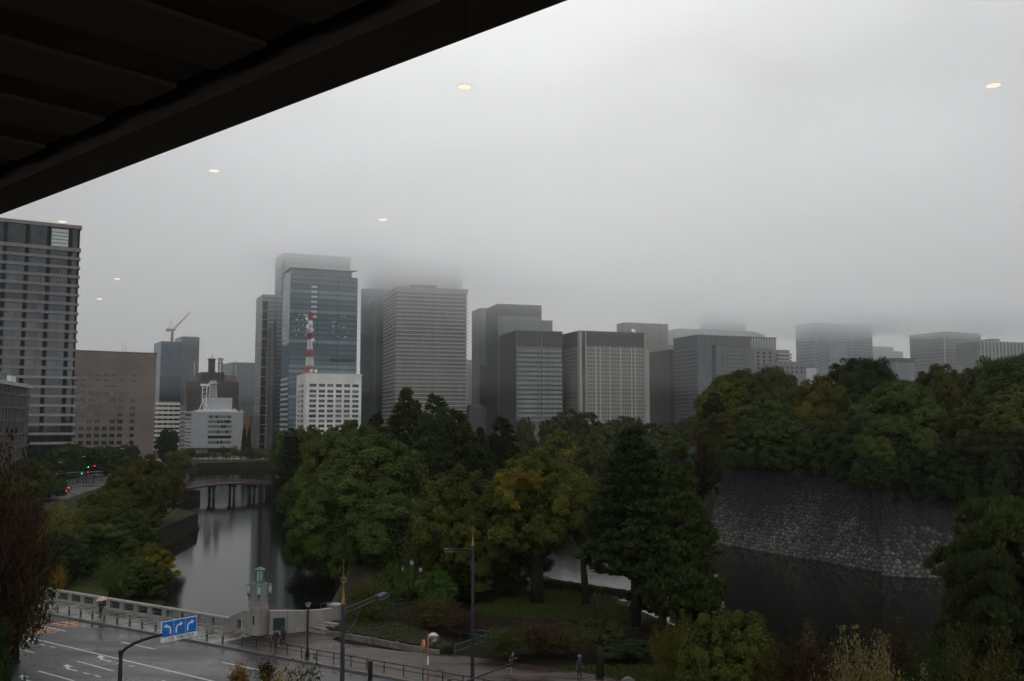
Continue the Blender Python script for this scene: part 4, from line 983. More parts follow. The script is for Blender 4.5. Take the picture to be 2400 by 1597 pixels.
def tree(name, cat, label, crown, lm, u, vtop, Y, wpx, zb, cb=.25, group=None, x=None, dz=0, wy=1.0, limbs=4, tr=.028):
    """u, vtop: where the crown top is seen; Y: how far off it stands; wpx: crown width; zb: ground height"""
    top = P(u, vtop, Y); X = top.x if x is None else x
    h = top.z-zb; hw = wpx*Y/F/2
    lx = 0
    if 104 < Y < 341 and -110 < X < bank_x(Y)+1.2 and X > bank_x(Y)-14 and u > 600:
        lx = X-(bank_x(Y)+1.6); X -= lx
    rnd = random.Random(int(u*31+vtop*7))
    o = thing(name, label, cat, (X, Y, zb), 0, group)
    zc = h*cb if crown != 's4' else h-2.6*hw
    m = CR[crown]
    c = bpy.data.objects.new('crown', m); COL.objects.link(c); c.parent = o
    c.location = (lx, 0, zc); c.scale = (hw, hw*wy, (h-zc)/CASP.get(crown, 1.0))
    c.rotation_euler = (0, 0, rnd.choice((0, 1.57, 3.14, 4.71))+rnd.random()*.5 if wy == 1.0 else 0)
    if not m.materials: m.materials.append(LM['deep'])
    c.material_slots[0].link = 'OBJECT'; c.material_slots[0].material = LM[lm]
    mb = MB(); r0 = max(.06, h*tr)
    conifer = crown in ('p1', 'p2', 'p3', 'ced', 'pad')
    kx, ky = rnd.uniform(-.04, .04)*h+lx*.8, rnd.uniform(-.04, .04)*h
    tp = h*.97 if conifer else h*.62
    mb.tube([(0, 0, -.4), (kx*.4, ky*.4, tp*.3), (kx, ky, tp*.65), (kx*.7, ky*.7, tp)], [r0*1.25, r0, r0*.7, r0*.18], 9)
    mb.tube([(0, 0, -.3), (0, 0, .5)], [r0*1.9, r0*1.05], 9)
    for i in range(limbs*(3 if conifer else 1)):
        a = rnd.random()*6.283; z0 = tp*(.35+.5*rnd.random()); ln = hw*(.7-.35*(z0/tp) if conifer else .62)
        e = (math.cos(a)*ln+kx, math.sin(a)*ln*wy+ky, z0+(h*.02 if conifer else h*.2))
        mb.tube([(kx*.8, ky*.8, z0), ((e[0]+kx)/2, (e[1]+ky)/2, (z0+e[2])/2-.02*h), e], [r0*.5, r0*.33, r0*.08], 6)
    mb.build('trunk', barkm, o, smooth=True)
    TREES.append(o); return o

# trees on the strip of land in the middle
BT, CT = 'broadleaf_tree', 'tree'
tree(BT, CT, 'largest round-crowned green tree right of the moat water', 'b1', 'camphor', 895, 1024, 150, 345, -.1, .02, tr=.035)
tree(BT, CT, 'low green tree leaning over the moat at the foot of the largest round tree', 'b5', 'camphor', 780, 1128, 142, 200, -.1, -.12)
tree(BT, CT, 'round green tree tucked under the right side of the largest round tree', 'b3', 'camphor', 960, 1170, 138, 250, -.1, 0)
tree(BT, CT, 'yellowing broad tree with an orange clump behind the tall street lamp', 'b2', 'gold', 1258, 1056, 108, 270, 0, .36, tr=.04)
ytree = TREES[-1]
oc = bpy.data.objects.new('orange_clump', CR['b3']); COL.objects.link(oc); oc.parent = ytree
oc.scale = (1.75, 1.6, 1.15); pc_ = P(1236, 1108, 98); oc.location = (pc_.x-ytree.location.x, 98.5-ytree.location.y, pc_.z-1.75); oc.material_slots[0].link = 'OBJECT'; oc.material_slots[0].material = leafmat('amber leaves', (.085, .072, .008), (.15, .105, .010)); oc['label'] = 'orange clump of turned leaves'
oc = bpy.data.objects.new('orange_clump', CR['b1']); COL.objects.link(oc); oc.parent = ytree
oc.scale = (1.1, 1.0, .8); pc_ = P(1296, 1112, 98); oc.location = (pc_.x-ytree.location.x, 98.5-ytree.location.y, pc_.z-1.2); oc.material_slots[0].link = 'OBJECT'; oc.material_slots[0].material = LM['gold']; oc['label'] = 'small golden clump of turned leaves'
tree(BT, CT, 'olive broad tree overlapping the left of the yellowing tree', 'b4', 'olive', 1090, 1098, 112, 270, 0, .12)
tree(BT, CT, 'bushy olive tree low behind the street lamp and the triple lantern', 'b5', 'olive', 1080, 1230, 116, 240, 0, .08)
tree(BT, CT, 'yellow-edged crown on the right shoulder of the yellowing tree', 'b3', 'gold', 1372, 1118, 106, 110, 0, .62)
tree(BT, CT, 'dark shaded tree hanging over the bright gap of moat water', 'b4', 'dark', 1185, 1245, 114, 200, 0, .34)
tree(BT, CT, 'green tree rising behind the left of the largest round tree', 'b2', 'camphor', 830, 990, 190, 240, -.1, .1)
tree(BT, CT, 'green tree on the moat edge left of the largest round tree', 'b5', 'camphor', 762, 1046, 195, 150, -.1, .0)
for (u, v, Y, w, c, lm, lab) in [
    (712, 1110, 250, 110, 'b5', 'deep', 'dark green tree on the moat edge below the cedar'),
    (690, 1150, 262, 90, 'b4', 'dark', 'black-green bush tree overhanging the water beside the bridge end'),
    (730, 1200, 205, 120, 'b5', 'deep', 'dark overhanging tree on the moat edge, left of the low leaning one'),
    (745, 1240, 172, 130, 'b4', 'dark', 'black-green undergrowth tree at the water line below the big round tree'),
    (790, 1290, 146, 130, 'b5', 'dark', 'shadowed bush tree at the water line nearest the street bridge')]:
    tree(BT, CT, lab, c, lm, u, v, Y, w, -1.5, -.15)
tree('cedar_tree', CT, 'dark conical cedar at the right end of the red-railed bridge', 'ced', 'dark', 684, 1005, 325, 92, -.5, .0)
tree(BT, CT, 'far green tree at the end of the bridge, left of the cedar', 'far1', 'camphor', 660, 1010, 372, 60, -.5, .1)
tree(BT, CT, 'light green row tree under the white block, behind the cedar', 'far2', 'lime', 720, 1001, 365, 110, -.5, .1)
tree(BT, CT, 'light green row tree under the white block, nearer the pines', 'far1', 'camphor', 800, 1000, 350, 110, -.5, .1)
tree('pine_tree', CT, 'tallest dark pine standing before the striped hotel tower', 'p2', 'pinel', 955, 914, 225, 190, -.3, .10)
tree('pine_tree', CT, 'yellowish pine just right of the tallest dark pine', 'p2', 'pinel', 1020, 928, 218, 200, -.3, .10)
tree('pine_tree', CT, 'shorter dark pine left of the tallest pine', 'p2', 'pine', 884, 970, 212, 130, -.3, .2)
tree('pine_tree', CT, 'broad pine right of the yellowish pine', 'p1', 'pinel', 1070, 964, 205, 170, -.3, .1)
tree('pine_tree', CT, 'pine with a pointed top left of the charcoal towers', 'p2', 'pine', 1176, 980, 190, 170, -.3, .1)
tree('pine_tree', CT, 'small pine between the broad pine and the pointed one', 'p2', 'pine', 1125, 1006, 185, 120, -.3, .1)
tree('pine_tree', CT, 'dark pine in the hollow behind the olive tree', 'p1', 'dark', 1120, 1052, 170, 140, -.3, .0)
tree('pine_tree', CT, 'tall foreground pine with a spiky leader, left of the pair', 'p1', 'pine', 1486, 1003, 95, 250, 0, .27, tr=.022)
tree('pine_tree', CT, 'broad foreground pine, right of the pair', 'p1', 'pinel', 1592, 1052, 92, 190, 0, .15, tr=.022)
tree('pine_tree', CT, 'low dark pine filling between the foreground pair', 'p3', 'dark', 1548, 1150, 98, 190, 0, .1)
# woods beyond, individually seen crowns
for i, (u, v, Y, w, c, lm, lab) in enumerate([
    (1232, 982, 360, 80, 'far2', 'blue', 'pointed bluish tree in front of the charcoal tower foot'),
    (1100, 1010, 340, 110, 'far1', 'blue', 'pale distant tree behind the broad pine'),
    (1345, 964, 470, 130, 'far1', 'blue', 'highest dome of the far wood, under the beige tower'),
    (1290, 985, 430, 90, 'far2', 'blue', 'left shoulder tree of the far wood dome'),
    (1470, 978, 450, 150, 'far2', 'blue', 'wide dome of the far wood right of the highest one'),
    (1425, 990, 400, 110, 'far1', 'deep', 'dark round crown in the middle of the far wood'),
    (1400, 1000, 400, 100, 'far1', 'blue', 'left one of two tight round crowns in the far wood'),
    (1320, 1012, 350, 130, 'far2', 'gold', 'yellow-edged tree in front of the far wood'),
    (1380, 1022, 330, 90, 'far1', 'olive', 'olive crown beside the yellow-edged far tree'),
    (1555, 990, 430, 120, 'far1', 'blue', 'crown of the far wood below the black lined block'),
    (1620, 980, 420, 120, 'far2', 'blue', 'crown of the far wood below the grey grid tower'),
    (1590, 1015, 330, 120, 'far2', 'deep', 'dark layered tree left of the stone rampart'),
    (1520, 1040, 310, 120, 'far1', 'deep', 'dark tree behind the spiky foreground pine'),
    (1330, 1112, 262, 130, 'far2', 'deep', 'dark tree behind the yellowing tree'),
    (1440, 1110, 262, 130, 'far1', 'dark', 'shadowed tree over the gap between yellowing tree and pine'),
    (1600, 1062, 250, 150, 'far1', 'dark', 'shadowed tree at the foot of the rampart corner'),
    (1650, 1012, 300, 100, 'far2', 'olive', 'olive tree just left of the rampart corner'),
    (1250, 1045, 290, 110, 'far1', 'deep', 'deep green tree between the pointed pine and yellowing tree')]):
    tree(BT, CT, lab, c, lm, u, v, Y, w, -.5, .05, group='trees of the far wood')
# filler of the wood nobody could count
wood_rng = np.random.default_rng(77)
mbw = CR['far1']; co_ = np.empty(len(mbw.vertices)*3, np.float32); mbw.vertices.foreach_get('co', co_); co_ = co_.reshape(-1, 4, 3); tn_ = np.empty(len(mbw.polygons), np.float32); mbw.attributes['tone'].data.foreach_get('value', tn_)
wv, wt = [], []
for i in range(46):
    X, Y = wood_rng.uniform(-60, 190), wood_rng.uniform(345, 540)
    if X < -60+(Y-345)*-.1: continue
    s_ = wood_rng.uniform(7, 11); a = wood_rng.random()*6.28; hh = wood_rng.uniform(11, 16)
    rot = np.array([[math.cos(a), -math.sin(a), 0], [math.sin(a), math.cos(a), 0], [0, 0, 1]])
    sel = wood_rng.random(len(co_)) < .5
    wv.append((co_[sel] @ rot.T)*np.array([s_, s_, hh/1.5])+np.array([X, Y, .3])); wt.append(np.clip(tn_[sel]*.6+wood_rng.random()*.4, 0, 1))
wv = np.concatenate(wv); wt = np.concatenate(wt); n = len(wv)
me = bpy.data.meshes.new('woodland'); me.vertices.add(n*4); me.vertices.foreach_set('co', wv.reshape(-1).astype(np.float32)); me.loops.add(n*4); me.loops.foreach_set('vertex_index', np.arange(n*4, dtype=np.int32))
me.polygons.add(n); me.polygons.foreach_set('loop_start', np.arange(0, n*4, 4, dtype=np.int32)); me.update()
me.attributes.new('tone', 'FLOAT', 'FACE').data.foreach_set('value', wt.astype(np.float32)); me.materials.append(LM['blue'])
wo = bpy.data.objects.new('woodland', me); COL.objects.link(wo); tag(wo, kind='stuff')

# trees on the rampart
HZ = 13.4
for (u, v, Y, w, c, lm, lab) in [
    (1750, 870, 235, 210, 'b1', 'brown', 'brownish green tree topping the left end of the rampart'),
    (1705, 882, 226, 170, 'b1', 'lime', 'light green tree at the far left tip of the rampart'),
    (1815, 864, 250, 200, 'b1', 'brown', 'reddish-tinged crown left of the yellow-green tree on the rampart'),
    (2018, 840, 250, 230, 'b3', 'dark', 'dark dome-shaped evergreen highest on the rampart'),
    (1915, 884, 205, 190, 'b1', 'lime', 'yellow-green tree with golden clumps on the rampart'),
    (1800, 925, 212, 220, 'b2', 'deep', 'deep green tree left of the yellow-green tree on the rampart'),
    (2105, 893, 190, 230, 'b1', 'camphor', 'bulging mid-green tree right of the middle on the rampart'),
    (2200, 858, 238, 210, 'b2', 'brown', 'brown-green tree on the rampart skyline right of the dark dome'),
    (2285, 866, 228, 200, 'b2', 'brown', 'brownish tree on the rampart skyline left of its tall right end'),
    (2375, 836, 215, 290, 'b3', 'deep', 'tall deep green tree at the right end of the rampart skyline'),
    (2300, 925, 178, 200, 'b5', 'brown', 'dull olive-brown tree in the right part of the rampart'),
    (2390, 910, 172, 260, 'b2', 'olive', 'olive tree with pale tips at the right edge of the rampart')]:
    tree(BT, CT, lab, c, lm, u, v, Y, w, HZ, -.08 if v > 900 else .1, group='trees on the stone rampart')
for (u, v, Y, w, c, lm, vb, lab) in [
    (1752, 985, 199, 150, 'b4', 'deep', 1095, 'dark tree drooping over the left part of the wall'),
    (1838, 975, 191, 170, 'b2', 'deep', 1100, 'deep green tree hanging over the wall left of its middle'),
    (1925, 990, 182, 160, 'b5', 'deep', 1112, 'deep green tree hanging over the middle of the wall'),
    (2010, 985, 174, 130, 'b4', 'dark', 1125, 'small dark tree in the shadow between the two bulging trees'),
    (2105, 975, 165, 200, 'b3', 'camphor', 1128, 'lower green bulge drooping over the wall right of the middle'),
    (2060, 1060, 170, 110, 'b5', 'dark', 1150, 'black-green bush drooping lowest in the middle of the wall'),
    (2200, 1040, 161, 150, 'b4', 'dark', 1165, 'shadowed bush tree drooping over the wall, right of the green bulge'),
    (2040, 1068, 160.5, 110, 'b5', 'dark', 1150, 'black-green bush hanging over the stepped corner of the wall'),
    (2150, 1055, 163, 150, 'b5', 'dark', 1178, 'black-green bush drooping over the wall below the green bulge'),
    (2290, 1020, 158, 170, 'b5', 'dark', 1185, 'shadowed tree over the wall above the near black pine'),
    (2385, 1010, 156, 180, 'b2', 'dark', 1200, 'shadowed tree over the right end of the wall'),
    (1690, 968, 206, 110, 'b5', 'brown', 1062, 'brown-leaved bush tree on the rampart corner')]:
    zt_, zb_ = P(u, v, Y).z, P(u, vb, Y).z
    tree(BT, CT, lab, c, lm, u, v, Y, w, HZ, (zb_-HZ)/(zt_-HZ), group='trees on the stone rampart')
tree('pine_tree', CT, 'dark pine leaning out at the left tip of the rampart', 'p3', 'pine', 1672, 922, 216, 90, HZ, .05)
tree('maple_tree', CT, 'small red maple at the left tip of the rampart', 's2', 'red', 1645, 985, 214, 50, HZ-4, .2)
# right foreground
tree('pine_tree', CT, 'near black pine with cloud-like pads at the right edge', 'pad', 'pinel', 2345, 1172, 72, 460, 0, .02, tr=.03)
tree('pine_tree', CT, 'dark pine boughs below the near black pine', 'pad', 'pine', 2330, 1300, 66, 420, 0, .0)
for (u, v, Y, w, c, lm, lab) in [
    (1690, 1432, 62, 300, 'bush', 'olive', 'big olive-green shrub with golden tips right of the white umbrella'),
    (1590, 1440, 74, 120, 'sd', 'lime', 'yellow-leaved shrub at the left of the big olive shrub'),
    (1880, 1475, 58, 200, 'sd', 'rust', 'rust brown shrub between the olive shrub and the pale one'),
    (2030, 1492, 50, 230, 'sd', 'pale', 'pale straw-coloured shrub at the bottom edge'),
    (2095, 1462, 64, 170, 'sd', 'rust', 'reddish brown shrub behind the pale straw shrub'),
    (2290, 1485, 52, 280, 'sd', 'brown', 'dull brown shrub in the bottom right corner'),
    (2200, 1500, 60, 200, 'sd', 'dark', 'black-green shrub under the near pine'),
    (1640, 1408, 94, 130, 'b4', 'dark', 'black-green bush between the foreground pines and the dark moat'),
    (1930, 1530, 62, 240, 'sd', 'dark', 'dark low shrub behind the pale straw one'),
    (1760, 1500, 68, 160, 'sd', 'brown', 'brownish shrub behind the big olive shrub')]:
    tree('shrub', 'shrub', lab, c, lm, u, v, Y, w, 0, .05, group='shrubs along the near bank')
tree('shrub', 'shrub', 'white-flowering sprig above the rust brown shrub', 's2', 'pale', 1895, 1450, 60, 36, 3, .4)
# park undergrowth
for (u, v, Y, w, c, lm, lab) in [
    (915, 1322, 108, 80, 'bush', 'bright', 'left hump of the bright green creeper, left of the triple lantern'),
    (952, 1332, 107, 60, 'bush', 'bright', 'right hump of the bright green creeper, beside the triple lantern'),
    (1015, 1338, 105, 110, 'bush', 'bright', 'bright green creeper bush right of the triple lantern'),
    (860, 1352, 100, 110, 's1', 'brown', 'brown-green cherry tree left of the near lamp arm'),
    (870, 1400, 97, 130, 's1', 'deep', 'dim small tree standing in the hedged bed'),
    (1010, 1400, 95, 150, 's1', 'brown', 'brown leaved small tree behind the round mirrors'),
    (1085, 1430, 92, 120, 's1', 'rust', 'rust-leaved small tree behind the lamp pole'),
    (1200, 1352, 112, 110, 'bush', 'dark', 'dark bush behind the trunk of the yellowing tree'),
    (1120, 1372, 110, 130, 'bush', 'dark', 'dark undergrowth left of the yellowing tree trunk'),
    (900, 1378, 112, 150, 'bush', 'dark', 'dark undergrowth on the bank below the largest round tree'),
    (1400, 1452, 90, 150, 'bush', 'deep', 'dim green thicket on the lawn left of the bare tree'),
    (1580, 1425, 101, 120, 'bush', 'dark', 'dark bush on the bank between the two foreground pine trunks'),
    (1500, 1405, 108, 110, 'bush', 'dark', 'dark bush on the bank behind the left foreground pine trunk'),
    (1260, 1452, 84, 190, 's1', 'rust', 'wide reddish brown thicket in the middle of the park'),
    (1330, 1470, 84, 130, 's1', 'brown', 'brown thicket beside the bare tree'),
    (1180, 1470, 83, 130, 's1', 'deep', 'dull green thicket behind the jogger'),
    (1470, 1500, 83, 160, 'bush', 'dark', 'dark ground bush under the foreground pines')]:
    tree('shrub', 'shrub', lab, c, lm, u, v, Y, w, 0, .18, group='small trees and bushes in the park')
# left bank
for (u, v, Y, w, c, lm, lab) in [
    (345, 1068, 205, 170, 'b2', 'brown', 'brownish round tree by the left end of the red-railed bridge'),
    (300, 1095, 185, 150, 'b5', 'brown', 'darker brownish tree left of the round one on the left bank'),
    (262, 1148, 160, 190, 'b1', 'olive', 'broad olive-green tree in the middle of the left bank'),
    (310, 1190, 150, 130, 'b4', 'deep', 'dark green tree low on the left bank, nearest the water corner'),
    (150, 1185, 140, 130, 's1', 'lime', 'feathery yellow-green willow on the left bank'),
    (235, 1230, 135, 180, 'b5', 'deep', 'shadowed green tree below the broad olive-green one'),
    (120, 1250, 125, 140, 'b4', 'dark', 'black-green thicket tree left of the bridge end'),
    (352, 1276, 119, 125, 'b2', 'gold', 'rounded dark tree with yellow tips over the bridge railing'),
    (330, 1318, 116, 130, 'b5', 'deep', 'dark skirt bush below the yellow-tipped tree'),
    (60, 1075, 260, 120, 'b1', 'deep', 'dark green tree beside the far avenue'),
    (110, 1082, 270, 90, 'b4', 'camphor', 'mid-green tree left of the traffic lights'),
    (30, 1110, 200, 140, 'b2', 'brown', 'autumn brown tree behind the rust-red one'),
    (55, 1180, 170, 120, 'b4', 'rust', 'low rusty tree behind the bridge end'),
    (165, 1040, 380, 90, 'far1', 'deep', 'dark avenue tree at the foot of the tall left tower'),
    (205, 1050, 390, 70, 'far2', 'dark', 'dark avenue tree beside the brown slab'),
    (250, 1046, 400, 90, 'far1', 'deep', 'avenue tree in front of the brown slab windows'),
    (300, 1042, 420, 70, 'far2', 'brown', 'brown-tinted avenue tree in front of the brown slab'),
    (90, 1050, 360, 80, 'far1', 'dark', 'dark avenue tree below the louvred block'),
    (395, 1006, 520, 62, 'far2', 'dark', 'tall dark tree left of the pale grey block'),
    (412, 1058, 470, 60, 'far1', 'lime', 'light green tree at the far bank corner'),
    (405, 1098, 330, 60, 'far2', 'brown', 'brownish bush tree at the left end of the red-railed bridge'),
    (430, 1078, 455, 40, 'far1', 'olive', 'olive bush at the bend of the far bank'),
    (584, 1000, 640, 16, 'ced', 'dark', 'slim dark conifer right of the pale grey block'),
    (573, 996, 650, 18, 'ced', 'dark', 'slightly taller slim conifer right of the pale grey block'),
    (594, 1062, 600, 32, 'far1', 'lime', 'bright yellow-green ginkgo on the far bank')]:
    tree(BT if c not in ('ced',) else 'cedar_tree', CT, lab, c, lm, u, v, Y, w, -.8, .08, group='trees on the left bank')
tree('sapling', 'tree', 'little yellow sapling behind the bridge railing', 's2', 'orange', 140, 1322, 112, 40, -.8, .35)
tree('sapling', 'tree', 'small green sapling behind the bridge railing, nearer the water', 's1', 'camphor', 258, 1308, 112, 70, -.8, .3)
tree('redwood_tree', CT, 'tall rust-red tree at the left edge', 's1', 'rust', 10, 1035, 78, 210, 0, .05, limbs=6)
tree('redwood_tree', CT, 'second rust-red tree lower at the left edge', 's1', 'rust', 48, 1160, 82, 170, 0, .1)
tree('redwood_tree', CT, 'brownish sparse tree between the two rust-red ones at the left edge', 's1', 'brown', 15, 1250, 80, 200, 0, .05)
tree('redwood_tree', CT, 'dark brown tree cut off by the bottom left corner', 'b4', 'dark', -30, 1370, 62, 120, 0, .1)
# near street trees whose tops reach the bottom edge
for (u, v, Y, w, c, lm, lab) in [(562, 1550, 33, 56, 's4', 'orange', 'thin orange sapling top at the bottom edge, left'), (700, 1556, 32, 190, 's1', 'brown', 'brown-green sapling top at the bottom edge, below the street'), (625, 1540, 34, 48, 's4', 'rust', 'tallest sparse twig top at the bottom edge'), (655, 1566, 31, 90, 's1', 'orange', 'orange-leaved low sapling top between the twig and the brown-green one')]:
    tree('sapling', 'tree', lab, c, lm, u, v, Y, w, 0, .70, group='street saplings below the window')
# far bank young trees
yg_r = random.Random(9)
for i in range(15):
    u = 432+i*15+yg_r.uniform(-4, 4)
    tree('young_tree', 'tree', '%s young tree from the left on the far moat bank' % ORD[i], yg_r.choice(['s1', 's2', 'far1']), yg_r.choice(['olive', 'deep', 'camphor', 'brown']), u, 1053+yg_r.uniform(-9, 9), 575+yg_r.uniform(-4, 6), yg_r.uniform(18, 32), -.8, .3, group='young trees along the far bank')
# bare tree in the park
bt = thing('bare_tree', 'dark bare forked tree on the lawn behind the umbrellas', 'tree', (G(1405, 1592).x, G(1405, 1592).y, 0))
mb = MB(); mb.tube([(0, 0, -.3), (.1, 0, 1.6), (0, 0, 2.6)], [.36, .26, .22], 9)
for pts, rr in [([(0,0,2.4),(.1,0,3.6),(-.1,0,5.4),(.15,.1,7)], .15), ([(-.05,0,4.6),(-.4,.1,6),(-.3,0,6.9)], .08), ([(0,0,2.2),(1.0,.1,3.3),(2.4,.2,4.0)], .12), ([(0,0,2.2),(-.9,-.1,3.0),(-1.6,.1,4.2)], .10), ([(.05,0,3.4),(.8,.2,4.4),(1.2,.2,5.6)], .07), ([(0,0,5.2),(.4,.1,5.9),(.5,.1,6.7)], .05), ([(-.9,-.1,3.0),(-2.0,-.2,3.5),(-2.9,-.1,4.3)], .05), ([(1.4,.1,3.5),(1.8,.2,4.6),(1.7,.3,5.4)], .05)]:
    mb.tube(pts, [rr*(1-.85*i/(len(pts)-1)) for i in range(len(pts))], 7)
mb.build('trunk', barkm, bt, smooth=True)

#@@RAMPART
def rampart_mesh(name, a, b_, batter, z0, z1, seed, res=.2):
    """dry stone wall of bulging fitted boulders, leaning back as it rises"""
    rng = np.random.default_rng(seed)
    a = np.array(a, float); b_ = np.array(b_, float); Ls = np.linalg.norm(b_-a); d = (b_-a)/Ls; nin = np.array([-d[1], d[0]])
    if nin[1] < 0: nin = -nin
    nu, nv = int(Ls/res)+1, int((z1-z0)/res)+1
    S, Hh = np.meshgrid(np.linspace(0, Ls, nu), np.linspace(0, z1-z0, nv))
    cw, ch = .86, .66
    gi, gj = int(Ls/cw)+4, int((z1-z0)/ch)+4
    px = (np.arange(gi)[None, :]-1.5+.5*(np.arange(gj)[:, None] % 2)+rng.uniform(-.4, .4, (gj, gi)))*cw
    py = (np.arange(gj)[:, None]-1.5+rng.uniform(-.38, .38, (gj, gi)))*ch
    rv = rng.random((gj, gi)); bul = rng.random((gj, gi))
    f1 = np.full(S.shape, 9.); f2 = np.full(S.shape, 9.); cell = np.zeros(S.shape); bl_ = np.zeros(S.shape)
    ci, cj = (S/cw+1.5).astype(int), (Hh/ch+1.5).astype(int)
    for oj in (-1, 0, 1, 2):
        for oi in (-2, -1, 0, 1, 2):
            ii = np.clip(ci+oi, 0, gi-1); jj = np.clip(cj+oj, 0, gj-1)
            ds = np.hypot((px[jj, ii]-S)/1.15, py[jj, ii]-Hh)
            closer = ds < f1
            f2 = np.where(closer, f1, np.minimum(f2, ds)); cell = np.where(closer, rv[jj, ii], cell); bl_ = np.where(closer, bul[jj, ii], bl_); f1 = np.where(closer, ds, f1)
    edge = np.clip((f2-f1)/.30, 0, 1)
    bulge = .30*edge**.6+.12*bl_-.18
    t_ = Hh/(z1-z0)
    off = batter*(1-(1-t_)**1.6)
    X = a[0]+d[0]*S+nin[0]*(off-bulge); Y = a[1]+d[1]*S+nin[1]*(off-bulge); Z = z0+Hh
    co_ = np.stack([X, Y, Z], -1).reshape(-1)
    me = bpy.data.meshes.new(name); me.vertices.add(nu*nv); me.vertices.foreach_set('co', co_.astype(np.float32))
    q = np.arange((nv-1)*(nu-1)); r_ = (q//(nu-1))*nu+q % (nu-1)
    idx = np.stack([r_, r_+1, r_+nu+1, r_+nu], -1).reshape(-1).astype(np.int32)
    me.loops.add(len(idx)); me.loops.foreach_set('vertex_index', idx); me.polygons.add(len(q)); me.polygons.foreach_set('loop_start', (np.arange(len(q))*4).astype(np.int32)); me.update()
    me.attributes.new('stone', 'FLOAT', 'POINT').data.foreach_set('value', cell.reshape(-1).astype(np.float32))
    me.attributes.new('joint', 'FLOAT', 'POINT').data.foreach_set('value', edge.reshape(-1).astype(np.float32))
    return me
m, t, b = newmat('rampart stone')
at = t.nodes.new('ShaderNodeAttribute'); at.attribute_name = 'stone'; ed = t.nodes.new('ShaderNodeAttribute'); ed.attribute_name = 'joint'
co = t.nodes.new('ShaderNodeTexCoord')
def tnoise(sc, det=4):
    n = t.nodes.new('ShaderNodeTexNoise'); n.inputs['Scale'].default_value = sc; n.inputs['Detail'].default_value = det; t.links.new(co.outputs['Object'], n.inputs['Vector']); return n
def tmap(src, a, b_, c, d):
    r = t.nodes.new('ShaderNodeMapRange'); r.inputs[1].default_value = a; r.inputs[2].default_value = b_; r.inputs[3].default_value = c; r.inputs[4].default_value = d; t.links.new(src, r.inputs[0]); return r.outputs[0]
def tmath(op, a, b_):
    r = t.nodes.new('ShaderNodeMath'); r.operation = op
    for i, x in enumerate((a, b_)):
        if isinstance(x, (int, float)): r.inputs[i].default_value = x
        else: t.links.new(x, r.inputs[i])
    return r.outputs[0]
big = tnoise(.055, 3); midn = tnoise(.3, 4); fine = tnoise(1.6, 5)
sx = t.nodes.new('ShaderNodeSeparateXYZ'); t.links.new(co.outputs['Object'], sx.inputs[0])
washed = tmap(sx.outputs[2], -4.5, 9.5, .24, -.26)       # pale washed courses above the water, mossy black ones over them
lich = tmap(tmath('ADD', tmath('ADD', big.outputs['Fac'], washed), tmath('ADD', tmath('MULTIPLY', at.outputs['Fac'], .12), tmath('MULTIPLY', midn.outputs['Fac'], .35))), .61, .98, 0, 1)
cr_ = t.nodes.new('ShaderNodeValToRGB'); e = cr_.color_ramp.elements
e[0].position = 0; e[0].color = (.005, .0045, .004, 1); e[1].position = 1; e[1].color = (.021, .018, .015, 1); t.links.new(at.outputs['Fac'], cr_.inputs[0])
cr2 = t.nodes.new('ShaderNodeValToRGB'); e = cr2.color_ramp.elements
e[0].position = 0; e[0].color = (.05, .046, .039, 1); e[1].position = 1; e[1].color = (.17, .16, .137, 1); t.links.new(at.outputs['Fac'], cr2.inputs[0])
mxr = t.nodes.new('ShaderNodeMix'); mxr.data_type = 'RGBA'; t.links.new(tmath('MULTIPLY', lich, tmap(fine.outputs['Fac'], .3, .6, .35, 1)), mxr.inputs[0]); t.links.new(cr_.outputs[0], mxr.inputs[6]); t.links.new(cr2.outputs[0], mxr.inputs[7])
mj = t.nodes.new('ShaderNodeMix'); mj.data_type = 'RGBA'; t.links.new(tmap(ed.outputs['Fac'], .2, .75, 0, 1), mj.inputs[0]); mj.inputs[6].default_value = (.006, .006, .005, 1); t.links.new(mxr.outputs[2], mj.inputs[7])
t.links.new(mj.outputs[2], b.inputs['Base Color']); b.inputs['Roughness'].default_value = .75
bp = t.nodes.new('ShaderNodeBump'); bp.inputs['Strength'].default_value = .5; bp.inputs['Distance'].default_value = .08; t.links.new(fine.outputs['Fac'], bp.inputs['Height']); t.links.new(bp.outputs[0], b.inputs['Normal'])
stonem = m
ram = thing('stone_rampart', 'tall dark castle rampart of fitted boulders rising from the moat at right', 'stone wall')
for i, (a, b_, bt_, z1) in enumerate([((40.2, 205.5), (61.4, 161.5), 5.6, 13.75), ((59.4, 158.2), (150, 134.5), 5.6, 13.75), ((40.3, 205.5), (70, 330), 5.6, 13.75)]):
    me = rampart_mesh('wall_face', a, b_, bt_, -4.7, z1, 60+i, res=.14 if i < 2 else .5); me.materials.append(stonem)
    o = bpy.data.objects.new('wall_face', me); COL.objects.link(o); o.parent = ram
# the stepped corner between the two faces
me = rampart_mesh('corner_face', (59.4, 158.2), (62.4, 163.5), 1.2, -4.7, 13.7, 66); me.materials.append(stonem)
o = bpy.data.objects.new('corner_face', me); COL.objects.link(o); o.parent = ram
MB().prism([(45.6, 207.6), (66.3, 164.2), (64.2, 163), (64.4, 164.8), (45.2, 205.4)], 13.5, 13.9).build('capping', soil, ram)
rf = thing('rail_fence', 'small railing at the far left top of the stone rampart', 'fence', (0, 0, 0))
mb = MB()
q0, q1 = Vector((46.3, 207.5, 13.7)), Vector((52, 195.5, 13.7))
for i in range(6):
    p_ = q0.lerp(q1, i/5); mb.tube([p_, p_+Vector((0, 0, 1.0))], .06, 5)
for z in (.5, .95): mb.tube([q0+Vector((0, 0, z)), q1+Vector((0, 0, z))], .05, 5)
mb.build('rails', mat('weathered wood', (.13, .11, .09), .7), rf)
